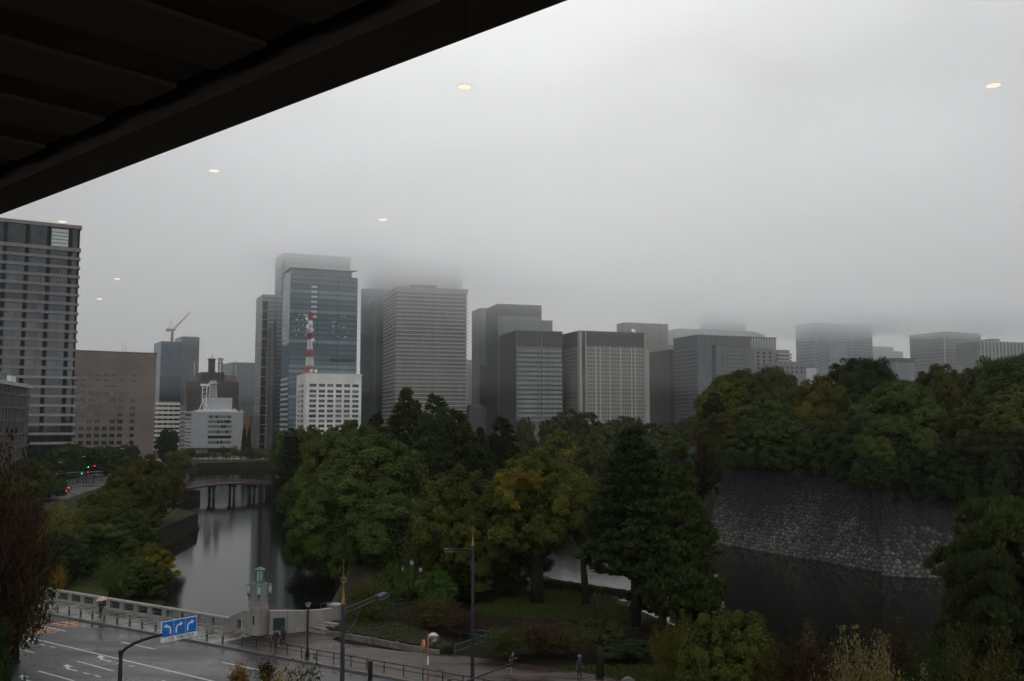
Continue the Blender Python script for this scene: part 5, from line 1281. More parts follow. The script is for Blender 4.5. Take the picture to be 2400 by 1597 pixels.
MB().box(-.35, .35, -.03, .03, -.25, .25).build('board', steelw, rf).location = (47, 207, 14.6)

# bank retaining walls along the moat: coursed stone with a grass lip
bankm = mat('bank stone', (.020, .017, .013), .9, var=.5, spec=.1, scale=.9, bump=.8)
def bankwall(label, pts, zt, th=.5, lean=.6):
    w_ = thing('retaining_wall', label, 'wall')
    mb = MB()
    for i in range(len(pts)-1):
        a, c = Vector(pts[i]).to_3d(), Vector(pts[i+1]).to_3d(); d = (c-a).normalized(); n = Vector((d.y, -d.x, 0))
        k = max(1, int((c-a).length/1.1))
        for j in range(k):
            for r_ in range(5):
                rr = random.Random(i*1000+j*10+r_); e = rr.uniform(-.08, .1)
                p0, p1 = a+(c-a)*(j/k), a+(c-a)*((j+.97)/k)
                z0, z1 = zt-.75*(r_+1)+.02, zt-.75*r_
                of = lean*(r_+1)/5+e
                f_ = [p0+n*of, p1+n*of]
                mb.face([f_[0]+Vector((0,0,z0)), f_[1]+Vector((0,0,z0)), f_[1]-n*.12+Vector((0,0,z1)), f_[0]-n*.12+Vector((0,0,z1))])
        mb.face([a+n*.12+Vector((0,0,zt+.02)), c+n*.12+Vector((0,0,zt+.02)), c-n*.6+Vector((0,0,zt+.02)), a-n*.6+Vector((0,0,zt+.02))])
        mb.face([a+n*.08+Vector((0,0,zt-4.2)), c+n*.08+Vector((0,0,zt-4.2)), c+n*.04+Vector((0,0,zt)), a+n*.04+Vector((0,0,zt))])
    mb.build('stone_face', bankm, w_)
bankwall('dark stone bank wall on the left side of the moat with its corner jutting out', [(-41.9, 104.9), (-39.8, 112.6), (-43.5, 122), (-55, 150), (-68.8, 189.5), (-73.9, 229.6), (-86, 246), (-96, 275), (-106, 312), (-128, 388), (-150, 443), (-171.5, 531.5), (-136, 560)], -.78)

#@@BRIDGES
rb = thing('wooden_bridge', 'low arched bridge with red-brown railings crossing the moat', 'bridge')
wood_r = mat('red brown timber', (.095, .055, .047), .6, var=.25, scale=1.5); wood_d = mat('dark pier timber', (.022, .019, .017), .7, var=.3, scale=1)
hb0, hb1 = Vector((-109, 319.5, -.95)), Vector((-84.5, 342.5, -1.0))
hd = (hb1-hb0); hdn = hd.normalized(); hn = Vector((hdn.y, -hdn.x, 0)).normalized()
def hp(t_, side, z): return hb0+hd*t_+hn*side+Vector((0, 0, z+1.25*math.sin(math.pi*t_)))
mb = MB(); NS = 16
for i in range(NS):
    t0, t1 = i/NS, (i+1)/NS
    P8 = [hp(t0, -3.2, -.55), hp(t1, -3.2, -.55), hp(t1, 3.2, -.55), hp(t0, 3.2, -.55), hp(t0, -3.2, 0), hp(t1, -3.2, 0), hp(t1, 3.2, 0), hp(t0, 3.2, 0)]
    for q in ((0,3,2,1),(4,5,6,7),(0,1,5,4),(1,2,6,5),(2,3,7,6),(3,0,4,7)): mb.face([P8[k] for k in q])
mb.build('deck', wood_d, rb)
for sd in (3.0, -3.0):
    mb = MB()
    for z, r_ in ((1.05, .09), (.65, .07), (.3, .07)): mb.tube([hp(i/NS, sd, z) for i in range(NS+1)], r_, 6)
    for i in range(29): mb.tube([hp(i/28, sd, -.1), hp(i/28, sd, 1.05)], .07, 6)
    for i in (0, 7, 14, 21, 28):
        c_ = hp(i/28, sd, 0); mb.tube([c_, c_+Vector((0, 0, 1.45))], .14, 8); mb.tube([c_+Vector((0, 0, 1.45)), c_+Vector((0, 0, 1.6)), c_+Vector((0, 0, 1.85))], [.08, .16, .02], 8)
    mb.build('railing', wood_r, rb)
for t_ in (.34, .56, .78, .98):
    mb = MB()
    for sd in (-1.5, 1.5): mb.tube([Vector(hp(t_, sd, -.5)), Vector((hp(t_, sd, 0).x, hp(t_, sd, 0).y, -7))], .42, 10)
    a = hp(t_, -3.1, -.95); c = hp(t_, 3.1, -.95); mb.tube([a, c], .42, 4)
    mb.build('pier', wood_d, rb)
mb = MB(); c_ = hp(.04, 0, 0); ang = math.atan2(hdn.y, hdn.x)
o = MB().box(-4, 4.2, -4, 4, -6, 0).build('abutment', bankm, rb); o.location = (c_.x, c_.y, -1.55); o.rotation_euler = (0, 0, ang)
mb = MB(); 
for sx_, sy_ in ((0, 0),): pass
wallw = thing('plaster_wall', 'short white plastered gate wall with tiled top beside the cedar', 'wall', (-83.5, 347, -.6), R(35))
MB().box(0, 9, -.3, .3, 0, 2.2).build('wall', mat('white plaster', (.5, .49, .46), .6, var=.12), wallw)
mb = MB(); mb.v += [(-.4, -.8, 2.2), (9.4, -.8, 2.2), (9.4, .8, 2.2), (-.4, .8, 2.2), (-.4, 0, 2.75), (9.4, 0, 2.75)]; mb.f += [(0,1,5,4), (2,3,4,5), (0,4,3), (1,2,5), (0,3,2,1)]; mb.m += [0]*5
mb.build('tiled_roof', mat('grey roof tile', (.09, .09, .095), .5), wallw)

# street bridge: balustrade, lamp pillar, wing wall
conc = mat('weathered bridge stone', (.20, .185, .165), .6, var=.28, scale=.9, stretch=(1, 1, .35))
teal = mat('teal bronze', (.035, .105, .092), .5, var=.25, scale=5); tealg = mat('teal grille', (.02, .05, .048), .5)
glz = mat('lantern glass', (.28, .34, .33), .15)
bx = thing('bridge_balustrade', 'pale stone bridge balustrade with metal grilles in square openings', 'balustrade', KO, KANG)   # local x = -s, y = q
QB = 4.68
MB().box(-95, -9.0, QB-.14, QB+.30, KERB, KERB+.12).build('plinth', conc, bx)
o = MB().box(-95, -9.0, QB-.18, QB+.34, KERB+.92, KERB+1.14).build('coping', conc, bx, bevel=.04)
n_p = 37; per = 86/ n_p
pm = None; gm = None
mbp = MB().box(-.36, .36, -.06, .22, 0, .80)
mbg = MB()
for i in range(7): mbg.box(-.62+i*.2, -.58+i*.2, .09, .13, 0, .80)
mbg.box(-.8, .8, .085, .135, .36, .40)
for i in range(n_p):
    x = -9.4-per*i
    if pm is None: o = mbp.build('pier', conc, bx); pm = o.data
    else: o = linkcopy(pm, 'pier', bx)
    o.location = (x, QB, KERB+.12)
    if i < n_p-1:
        if gm is None: o = mbg.build('grille', tealg, bx); gm = o.data
        else: o = linkcopy(gm, 'grille', bx)
        o.location = (x-per/2, QB, KERB+.12)
mb = MB()   # ramped end with one barred slot
def rampwall(mb, pts, y0, y1):
    b0 = len(mb.v); n = len(pts)
    mb.v += [(p[0], y0, p[1]) for p in pts]+[(p[0], y1, p[1]) for p in pts]
    mb.f.append(tuple(range(b0, b0+n))); mb.f.append(tuple(range(b0+n, b0+2*n))[::-1]); mb.m += [0, 0]
    for i in range(n):
        j = (i+1) % n; mb.f.append((b0+i, b0+n+i, b0+n+j, b0+j)); mb.m.append(0)
rampwall(mb, [(-9.0, KERB), (-7.7, KERB), (-7.7, KERB+1.12), (-6.5, KERB+1.12), (-6.5, KERB), (-5.8, KERB), (-5.8, KERB+2.15), (-6.6, KERB+2.1), (-9.0, KERB+1.14)], QB-.18, QB+.34)
rampwall(mb, [(-7.7, KERB), (-6.5, KERB), (-6.5, KERB+.25), (-7.7, KERB+.25)], QB-.18, QB+.34)
mb.build('ramped_end', conc, bx)
mb = MB()
for i in range(6): mb.box(-7.6+i*.2, -7.56+i*.2, QB-.02, QB+.02, KERB+.25, KERB+1.12)
mb.build('grille', tealg, bx)
lp = thing('lamp_pillar', 'stone bridge pillar topped by a teal lantern with four small corner lanterns', 'pillar', B(5.0, 4.75, KERB), KANG)
MB().box(-.64, .64, -.64, .64, 0, 2.55).build('base', conc, lp, bevel=.04)
mb = MB(); b0 = len(mb.v)
mb.v += [(sx_*.56, sy_*.56, 2.55) for sx_, sy_ in ((-1,-1),(1,-1),(1,1),(-1,1))]+[(sx_*.50, sy_*.50, 4.55) for sx_, sy_ in ((-1,-1),(1,-1),(1,1),(-1,1))]
mb.f += [(0,3,2,1),(4,5,6,7),(0,1,5,4),(1,2,6,5),(2,3,7,6),(3,0,4,7)]; mb.m += [0]*6
mb.box(-.59, .59, -.59, .59, 2.55, 2.66); mb.build('shaft', conc, lp)
MB().box(-.55, .55, -.55, .55, 4.55, 4.72).build('cap', conc, lp, bevel=.03)
MB().box(-.1, .1, -.66, -.635, 1.0, 1.75).build('plaque_slot', brd, lp)
mb = MB(); mb.lathe([(.52, 4.72), (.52, 4.84), (.43, 4.9), (.43, 4.95)], 12); mb.lathe([(.48, 5.88), (.52, 5.95), (.22, 6.12), (.07, 6.2)], 12)
for k in range(8): 
    a = k*math.pi/4; mb.box((.40*math.cos(a))-.03, (.40*math.cos(a))+.03, (.40*math.sin(a))-.03, (.40*math.sin(a))+.03, 4.95, 5.88)
hl = mb.build('lantern_cage', teal, lp)
MB().lathe([(.34, 4.96), (.36, 5.4), (.34, 5.86)], 12).build('lantern_glass', glz, hl)
cl = None
for sx_, sy_ in ((-1,-1),(1,-1),(1,1),(-1,1)):
    x, y = sx_*.68, sy_*.68
    mb = MB(); mb.tube([(sx_*.45, sy_*.45, 3.3), (x*.95, y*.95, 3.25), (x, y, 3.55)], .06, 6); mb.lathe([(.06, 3.5), (.17, 3.7), (.19, 3.82)], 8, 0, (x, y)); mb.lathe([(.21, 4.5), (.16, 4.6), (.04, 4.68)], 8, 0, (x, y))
    br_ = mb.build('corner_lantern', teal, lp)
    MB().lathe([(.15, 3.83), (.17, 4.2), (.16, 4.49)], 8, 0, (x, y)).build('lantern_glass', glz, br_)
ww = thing('wing_wall', 'curved pale stone wing wall with a dark barred niche right of the lamp pillar', 'wall')
pts = [B(4.2, 5.3), B(3.3, 6.6), B(2.6, 8.3), B(2.2, 10.2), B(2.1, 12.0)]
hts = [2.2, 2.1, 1.9, 1.75, 1.7]
mb = MB()
for i in range(len(pts)-1):
    a, c = pts[i], pts[i+1]; d = (c-a).normalized(); n = Vector((d.y, -d.x, 0))*.26
    P8 = [a-n, c-n, c+n, a+n]
    b0 = len(mb.v); mb.v += [(p.x, p.y, KERB-.1) for p in P8]+[(P8[0].x, P8[0].y, KERB+hts[i]), (P8[1].x, P8[1].y, KERB+hts[i+1]), (P8[2].x, P8[2].y, KERB+hts[i+1]), (P8[3].x, P8[3].y, KERB+hts[i])]
    mb.f += [tuple(b0+k for k in q) for q in ((0,3,2,1),(4,5,6,7),(0,1,5,4),(1,2,6,5),(2,3,7,6),(3,0,4,7))]; mb.m += [0]*6
mb.build('wall', conc, ww)
a, c = pts[0], pts[1]; d = (c-a).normalized(); n = Vector((d.y, -d.x, 0))*.275
mb = MB()
for i in range(7):
    p_ = a.lerp(c, .25+.1*i)+n; mb.tube([p_+Vector((0, 0, KERB+.35)), p_+Vector((0, 0, KERB+1.5))], .022, 5)
mb.build('grille', teal, ww)
mb = MB(); q_ = [a.lerp(c, .2)+n*1.01, a.lerp(c, .9)+n*1.01]; mb.face([q_[0]+Vector((0,0,KERB+.35)), q_[1]+Vector((0,0,KERB+.35)), q_[1]+Vector((0,0,KERB+1.5)), q_[0]+Vector((0,0,KERB+1.5))]); mb.build('niche', brd, ww)  # flat dark sheet painted in for the shade of a recess
ez = pts[-1]; mb = MB(); mb.box(-.55, .55, -.5, .5, 0, 1.9); mb.box(-.7, .7, -.6, .6, 1.9, 2.1); o = mb.build('end_post', conc, ww); o.location = (ez.x, ez.y, KERB-.1); o.rotation_euler = (0, 0, KANG)
st = thing('stone_steps', 'short flight of worn stone steps beside the hedged bed', 'steps', B(1.0, 8.2, KERB), KANG)
for i in range(4): MB().box(-1.2, 1.2, i*.45, i*.45+.5, 0, .18*(i+1)).build('step', conc, st)

#@@STREET
# bollards
bol = thing('bollard', '', 'bollard'); MB().lathe([(.13, 0), (.13, .05), (.105, .08), (.105, .74), (.12, .76), (.10, .82), (.03, .85)], 12).build('post', mat('green bollard paint', (.018, .055, .045), .4), bol, smooth=True)
MB().lathe([(.108, .60), (.112, .61), (.112, .68), (.108, .69)], 12).build('band', mat('pale band', (.25, .3, .28), .4), bol)
sl = [4.84, 7.0, 9.25, 11.83, 14.31, 16.39, 18.3, 20.3, 22.4, 24.4, 26.4, 28.4, 30.5, 32.5]
for i, s_ in enumerate(sl):
    lab = '%s green bollard from the right along the bridge kerb' % ORD[i]
    if i == 0: r_ = bol; r_['label'] = lab
    else: r_ = copy_tree(bol, label=lab)
    r_.location = B(s_, .45, KERB); r_['group'] = 'green bollards along the bridge kerb'
for k, (u, v) in enumerate(((23, 1597), (57, 1604))):
    r_ = copy_tree(bol, label=('green bollard at the bottom left corner, nearer the edge', 'green bollard at the bottom left corner, second from the edge')[k]); r_.location = G(u, v, KERB); r_['group'] = 'green bollards at the bottom left corner'
# guard rail along the park pavement
dkm = mat('dark brown rail paint', (.014, .012, .011), .6, spec=.2)
gr = thing('guard_rail', 'long dark two-bar guard rail along the brown pavement kerb', 'railing', KO, KANG)
gs = [2.44, .6, -1.22, -3.2, -4.9, -6.7, -8.6, -10.5, -12.2, -14, -16, -17.9, -19.8, -21.7, -23.6, -25.5]
MB().tube([(-2.44, .55, KERB+.82), (25.5, .55, KERB+.82)], .035, 8).build('rail', dkm, gr)
MB().tube([(-2.44, .55, KERB+.45), (25.5, .55, KERB+.45)], .028, 8).build('rail', dkm, gr)
pm = None
for s_ in gs:
    if pm is None: o = MB().tube([(0, 0, 0), (0, 0, .88)], .042, 8).build('post', dkm, gr); pm = o.data
    else: o = linkcopy(pm, 'post', gr)
    o.location = (-s_, .55, KERB)
# lane sign
signw = mat('sign white', (.62, .63, .64), .4, var=.05); signb = mat('sign blue', (.008, .135, .43), .35, var=.06); polem = mat('dark brown pole', (.012, .010, .009), .6, spec=.2)
sg = thing('lane_sign', 'blue overhead lane sign with three white arrows on a dark bent pole', 'road sign', (-24.75, 62.7, 0))
mb = MB(); mb.tube([(0, 0, 0), (0, 0, 5.2)], [.15, .12], 12); mb.tube([(0, 0, 5.1), (0, 0, 5.36)], [.14, .13], 12); mb.build('pole', polem, sg, smooth=True)
dq = Vector((.6, .8, 0))
mb = MB(); mb.tube([(0, 0, 5.15)]+[tuple(dq*x+Vector((0, 0, z))) for x, z in ((.35, 5.42), (.9, 5.62), (1.6, 5.74), (2.3, 5.80), (2.9, 5.82))], [.1]*3+[.09]*3, 10); mb.build('arm', polem, sg, smooth=True)
pz = Vector((-23.6, 65, 0))-Vector((-25.3, 62.7, 0))
pan = MB().box(0, 2.75, 0, .06, 0, 1.33).build('panel', signw, sg); pan.scale = (1.0, 1, 1.02); pan.location = (pz.x, pz.y, 5.28); pan.rotation_euler = (0, 0, math.atan2(2.2, 1.64))
MB().box(.03, 2.72, -.012, -.002, .34, 1.30).build('blue_field', signb, pan)
def flat(mb, pts, y=-.016): mb.face([(p[0], y, p[1]) for p in pts])
mb = MB()
def shaft(x0, z0, x1, z1, w_):
    d = Vector((x1-x0, z1-z0)).normalized(); n = Vector((-d.y, d.x))*w_/2
    flat(mb, [(x0-n.x, z0-n.y), (x1-n.x, z1-n.y), (x1+n.x, z1+n.y), (x0+n.x, z0+n.y)])
def head(x, z, dx, dz, w_):
    d = Vector((dx, dz)).normalized(); n = Vector((-d.y, d.x))
    flat(mb, [(x+n.x*w_, z+n.y*w_), (x+d.x*w_*1.5, z+d.y*w_*1.5), (x-n.x*w_, z-n.y*w_)])
def bend(x, zb, sgn):
    pts = [(x, zb), (x, zb+.30), (x+sgn*.05, zb+.42), (x+sgn*.15, zb+.50), (x+sgn*.30, zb+.53)]
    for i in range(4): shaft(*pts[i], *pts[i+1], .11)
    head(x+sgn*.28, zb+.53, sgn, .05, .15)
for bx_, bs_ in ((.68, -1), (1.12, 1), (2.0, 1)):
    bend(bx_, .48, bs_); mb.build('arrow', signw, pan); mb = MB()
for x in (.93, 1.82):
    for k in range(5): shaft(x, .40+k*.19, x, .50+k*.19, .035)
for x in (.06, 2.68):
    for k in range(5): shaft(x, .40+k*.19, x, .50+k*.19, .03)
mb.build('lane_dashes', signw, pan)
def text(body, size, m, parent, loc, rot=(math.pi/2, 0, 0), ext=.002):
    cu = bpy.data.curves.new('lettering', 'FONT'); cu.body = body; cu.size = size; cu.extrude = ext
    o = bpy.data.objects.new('lettering', cu); COL.objects.link(o); cu.materials.append(m); o.parent = parent; o.location = loc; o.rotation_euler = rot
    bpy.context.view_layer.update(); dg = bpy.context.evaluated_depsgraph_get(); me = bpy.data.meshes.new_from_object(o.evaluated_get(dg))
    q = bpy.data.objects.new('lettering', me); COL.objects.link(q); q.parent = parent; q.location = loc; q.rotation_euler = rot
    bpy.data.objects.remove(o); return q
text('この先  竹橋交差点', .27, mat('lettering black', (.03, .03, .035), .5), pan, (.20, -.008, .07))

# tall lamp posts
poleb = mat('blue black pole paint', (.016, .016, .021), .6, spec=.2); gold = mat('old gold', (.20, .12, .035), .45, metal=.3); lampg = mat('lamp grey', (.035, .035, .038), .6, spec=.25)
def lamp_post(label, x, y, ad, brace):
    o = thing('lamp_post', label, 'street lamp', (x, y, KERB))
    mb = MB(); mb.lathe([(.20, 0), (.20, .25), (.15, .4), (.13, 3), (.10, 10.3)], 12); mb.build('pole', poleb, o, smooth=True)
    mb = MB(); mb.lathe([(.105, 10.3), (.115, 10.38), (.085, 10.5), (.095, 10.6), (.06, 10.7), (.068, 10.78), (.04, 10.95), (.014, 11.2), (.010, 12.45), (.003, 12.6)], 10); mb.build('finial', gold, o, smooth=True)
    mb = MB(); ring = [(.13*math.cos(k*math.pi/8), 0, 11.55+.13*math.sin(k*math.pi/8)) for k in range(17)]; mb.tube(ring, .025, 6, caps=False); mb.build('finial_ring', gold, o)
    ad = ad.normalized(); up = Vector((0, 0, 1))
    mb = MB(); mb.tube([tuple(ad*.08+up*10.1), tuple(ad*2.7+up*10.42)], .03, 6); mb.tube([tuple(ad*.08+up*9.85), tuple(ad*2.7+up*10.22)], .03, 6)
    if brace: mb.tube([tuple(ad*.1+up*8.8), tuple(ad*.55+up*9.0), tuple(ad*1.0+up*9.45), tuple(ad*1.15+up*9.98)], .03, 6)
    mb.build('arm', lampg, o)
    lh = MB(); 
    b0 = [(-.12, 0), (.55, .05), (.75, -.02), (.72, -.20), (-.1, -.16)]
    lh.v += [(p[0], -.2, p[1]) for p in b0]+[(p[0], .2, p[1]) for p in b0]
    n = 5; lh.f += [tuple(range(n)), tuple(range(n, 2*n))[::-1]]+[(i, n+i, n+(i+1) % n, (i+1) % n) for i in range(n)]; lh.m += [0]*7
    for k in range(5): lh.box(.0+k*.12, .03+k*.12, -.205, .205, -.15, .0)
    l_ = lh.build('lamp_head', lampg, o); p_ = ad*2.65+up*10.38; l_.location = p_; l_.rotation_euler = (0, -.12, math.atan2(ad.y, ad.x))
    MB().box(.02, .66, -.16, .16, -.225, -.20).build('lens', glz, l_)
    return o
lamp_post('tall dark lamp post with gold finial and its arm reaching right over the road', -8.55, 50, KQ, True)
lamp_post('tall lamp post farther off with its arm reaching left, before the yellowing tree', -2.95, 74, -KQ, False)
# small post-top lamp
pl = thing('lamp_post', 'short post-top lamp with a flat dish shade on the brown pavement', 'street lamp', (-17.25, 83.5, KERB))
MB().lathe([(.19, 0), (.17, .3), (.09, .7), (.075, 3.9), (.1, 4.0)], 12).build('pole', poleb, pl, smooth=True)
mb = MB(); mb.lathe([(.10, 4.0), (.14, 4.05), (.12, 4.12)], 12); mb.lathe([(.30, 4.36), (.28, 4.40), (.06, 4.48)], 14); mb.build('shade', lampg, pl)
MB().lathe([(.12, 4.12), (.2, 4.2), (.22, 4.35)], 12).build('globe', glz, pl)
# black stub pole with wiring, signal boom
sp_ = thing('signal_pole', 'thick black flat-topped pole cut by the bottom edge near the guard rail', 'pole', (-7.2, 50.4, 0))
MB().lathe([(.14, 0), (.12, 7.5), (.13, 7.55), (.13, 7.62)], 12).build('pole', mat('black pole', (.012, .011, .011), .45), sp_, smooth=True)
mb = MB()
for z in (6.2, 6.0, 5.7): mb.lathe([(.15, z), (.16, z+.04), (.15, z+.08)], 10)
mb.tube([(-.13, 0, 6.1), (-.5, .1, 5.95), (-.75, .1, 6.02)], .02, 5); mb.tube([(-.13, 0, 5.8), (-.4, .1, 5.55), (-.55, .1, 5.7)], .02, 5); mb.build('bracket_wires', dkm, sp_)
sb = thing('signal_boom', 'thin dark boom slanting up towards the jogger at the bottom edge', 'pole', (-5.0, 48.7, 0))
MB().lathe([(.15, 0), (.11, 6.1)], 12).build('pole', poleb, sb, smooth=True)
MB().tube([(0, 0, 5.95), tuple(KQ*4+Vector((0, 0, 6.0))), tuple(KQ*9.2+Vector((0, 0, 6.08)))], [.075, .06, .035], 8).build('boom', poleb, sb)
o = MB().box(-.1, .1, -.1, .1, 0, .42).build('camera_box', lampg, sb); o.location = KQ*3.2+Vector((0, 0, 6.05))
# convex mirrors
om_ = mat('orange mirror paint', (.40, .105, .02), .4); mirr = mat('mirror face', (.62, .62, .62), .04, metal=1.0, var=.03)
cm = thing('traffic_mirror', 'orange post with two round convex mirrors beside the brown pavement', 'mirror', (-6.35, 75, KERB))
MB().lathe([(.045, 0), (.045, 3.55), (.02, 3.58)], 10).build('post', om_, cm, smooth=True)
MB().lathe([(.06, 1.35), (.062, 1.36), (.062, 1.98), (.06, 1.99)], 10).build('notice_sleeve', signw, cm)
for k, (px_, pz_, ya, tilt) in enumerate(((.38, 3.3, 8, 12), (-.33, 2.75, 98, 8))):
    mb = MB(); mb.lathe([(.44, 0), (.46, .04), (.46, .09), (.38, .16), (.12, .2)], 20); h_ = mb.build('mirror_back', om_, cm)
    h_.location = (px_, 0, pz_); h_.rotation_euler = (R(-90+tilt), 0, R(ya)) 
    MB().lathe([(.42, -.01), (.32, -.05), (.16, -.075), (.02, -.085)], 20).build('mirror_face', mirr, h_, smooth=True)
    MB().tube([(0, 0, .15), (0, .05, .3)], .03, 6).build('bracket', om_, h_)
# triple lantern in the park
tl = thing('park_lantern', 'black square lantern column with three lamps among the bright creepers', 'street lamp', (-11.1, 109, 0))
blkm = mat('black iron', (.012, .012, .012), .5)
MB().box(-.28, .28, -.28, .28, 0, 4.1).build('column', blkm, tl, bevel=.03)
for x, z in ((0, 4.1), (-.98, 3.35), (.98, 3.35)):
    mb = MB(); mb.lathe([(.2, z), (.24, z+.1)], 8, 0, (x, 0)); mb.lathe([(.28, z+.5), (.26, z+.58), (.1, z+.66)], 8, 0, (x, 0))
    if x: mb.box(min(x, 0), max(x, 0), -.06, .06, z-.12, z)
    l_ = mb.build('lamp', blkm, tl); MB().lathe([(.2, z+.1), (.23, z+.5)], 8, 0, (x, 0)).build('lamp_glass', glz, l_)
# teal park rails
trm = mat('teal park rail', (.018, .075, .095), .45)
def park_rail(label, a, c, n, h=.9):
    o = thing('park_rail', label, 'railing', a); d = c-a
    mb = MB(); mb.tube([(0, 0, h), tuple(d+Vector((0, 0, h)))], .04, 6); mb.tube([(0, 0, h*.5), tuple(d+Vector((0, 0, h*.5)))], .035, 6); mb.build('rail', trm, o)
    for i in range(n): MB().tube([(0, 0, -.1), (0, 0, h+.02)], .045, 6).build('post', trm, o).location = d*(i/(n-1))
park_rail('teal railing left of the tall far lamp post', G(1066, 1543), G(1140, 1518), 3, 1.1)
park_rail('teal railing behind the round mirrors', G(1078, 1494), G(1150, 1505), 3)
park_rail('teal railing at the foot of the black lantern column', G(922, 1428), G(962, 1422), 3)
park_rail('teal railing on the bank end beside the wing wall', G(752, 1437), G(782, 1430), 3)
# hedged bed with stone kerb
hedge_pts = [G(741, 1470), G(770, 1489), G(850, 1503), G(940, 1520), G(1035, 1537), G(1060, 1528), G(1000, 1495), G(930, 1472), G(840, 1455), G(770, 1447), G(745, 1453)]
hg = thing('hedge', 'low clipped hedge bed curving along the brown pavement', 'hedge')
rng = np.random.default_rng(5); pp = [(p.x, p.y) for p in hedge_pts]
def inside(x, y, poly):
    c = False
    for i in range(len(poly)):
        x0, y0 = poly[i]; x1, y1 = poly[i-1]
        if (y0 > y) != (y1 > y) and x < (x1-x0)*(y-y0)/(y1-y0)+x0: c = not c
    return c
MB().prism(pp, 0, .62).build('bed', mat('hedge twigs', (.014, .018, .007), .9), hg)
xs_ = rng.uniform(min(p[0] for p in pp), max(p[0] for p in pp), 40000); ys_ = rng.uniform(min(p[1] for p in pp), max(p[1] for p in pp), 40000)
keep = np.array([inside(x, y, pp) for x, y in zip(xs_, ys_)]); k = keep.sum()
top = np.stack([xs_[keep], ys_[keep], .62+rng.random(k)*.12], -1)
sd = []
for i in range(len(pp)):
    a, c = np.array(pp[i-1]), np.array(pp[i]); q = int(np.linalg.norm(c-a)*260); f_ = rng.random(q)[:, None]
    sd.append(np.concatenate([a+(c-a)*f_+rng.normal(size=(q, 2))*.06, rng.random((q, 1))*.68], 1))
sd = np.concatenate(sd); pos = np.concatenate([top, sd]); k = len(pos)
me = leaf_mesh('leaves', pos, rng.normal(size=(k, 3))*.5+np.array([0, 0, .8]), .06*(.6+.7*rng.random(k)), rng.random(k), rng); me.materials.append(leafmat('hedge leaves', (.032, .044, .010), (.055, .065, .014)))
o = bpy.data.objects.new('leaves', me); COL.objects.link(o); o.parent = hg
ck = thing('stone_edging', 'rough stone edging wall in front of the clipped hedge', 'kerb wall')
mb = MB()
for i in range(1, 5):
    a, c = Vector(hedge_pts[i-1] if i > 1 else G(715, 1478)), Vector(hedge_pts[i]); d = (c-a).normalized(); n = Vector((d.y, -d.x, 0))
    kk = int((c-a).length/.5)
    for j in range(kk):
        rr = random.Random(i*100+j); p0 = a+(c-a)*(j/kk)+n*.12; p1 = a+(c-a)*((j+.94)/kk)+n*.12; w_ = n*(.22+rr.random()*.08); h_ = .30+rr.random()*.1
        P4 = [p0, p1, p1+w_, p0+w_]; b0 = len(mb.v); mb.v += [(p.x, p.y, KERB-.2) for p in P4]+[(p.x, p.y, KERB+h_) for p in P4]
        mb.f += [tuple(b0+q for q in t_) for t_ in ((0,3,2,1),(4,5,6,7),(0,1,5,4),(1,2,6,5),(2,3,7,6),(3,0,4,7))]; mb.m += [0]*6
mb.build('stones', mat('edging stone', (.11, .10, .085), .7, var=.4, scale=1.5), ck)
bh = thing('hedge', 'dark hedge line along the bank in front of the bright water gap', 'hedge'); 
a, c = G(1268, 1375), G(1480, 1408); q = 9000; f_ = rng.random((q, 1))
pos = np.array(a)+(np.array(c)-np.array(a))*f_+rng.normal(size=(q, 3))*np.array([.25, .35, 0]); pos[:, 2] = rng.random(q)**.7*1.05
me = leaf_mesh('leaves', pos, rng.normal(size=(q, 3))*.5+np.array([0, 0, .8]), .11*(.6+.7*rng.random(q)), rng.random(q), rng); me.materials.append(LM['dark'])
o = bpy.data.objects.new('leaves', me); COL.objects.link(o); o.parent = bh
# grass blades on the lawn, manholes
def grass(poly, n, seed):
    rng = np.random.default_rng(seed); pp = [(p.x, p.y) for p in poly]
    x = rng.uniform(min(p[0] for p in pp), max(p[0] for p in pp), n*2); y = rng.uniform(min(p[1] for p in pp), max(p[1] for p in pp), n*2)
    kp = np.array([inside(a, c, pp) for a, c in zip(x, y)]); k = kp.sum()
    pos = np.stack([x[kp], y[kp], .02+rng.random(k)*.22], -1); d = rng.normal(size=(k, 3))*.35+np.array([0, 0, 1]); d /= np.linalg.norm(d, axis=1, keepdims=True)
    nn_ = np.cross(d, rng.normal(size=(k, 3))); nn_ /= np.linalg.norm(nn_, axis=1, keepdims=True)
    me = needle_mesh('grass', pos, d, nn_, np.full(k, .16), rng.random(k), wd=.22); me.materials.append(leafmat('lawn grass', (.032, .044, .009), (.056, .068, .013)))
    o = bpy.data.objects.new('grass', me); COL.objects.link(o); tag(o, kind='stuff')
grass([G(1130, 1405), G(1290, 1385), G(1440, 1405), G(1500, 1440), G(1440, 1480), G(1330, 1455), G(1180, 1450), G(1100, 1440)], 26000, 3)
grass([B(-24, 9.4), B(-60, 9.2), B(-60, 20), B(-38, 20), B(-28, 13)], 26000, 4)
for k, (u, v, lab) in enumerate(((827, 1538, 'round iron manhole cover near the guard rail, left'), (1030, 1572, 'round iron manhole cover near the mirror post'))):
    o = MB().lathe([(.42, 0), (.42, .012), (.36, .014), (.30, .02), (.05, .02)], 20).build('manhole_cover', mat('wet iron', (.02, .018, .016), .6, spec=.2), None); o.location = G(u, v, KERB+.001); tag(o, lab, 'manhole cover')
o = MB().box(-2.2, 2.2, -1.6, 1.6, 0, .02).build('pavement_hatch', mat('dark hatch', (.014, .013, .012), .6, spec=.2), None); o.location = B(2.8, 2.5, KERB+.001); o.rotation_euler = (0, 0, KANG); tag(o, 'large dark rectangular hatch plate in the pavement by the lamp pillar', 'hatch')
bn = thing('bench', 'brown wooden bench under the trees behind the bridge railing', 'bench', G(262, 1384, -.8), R(-25))
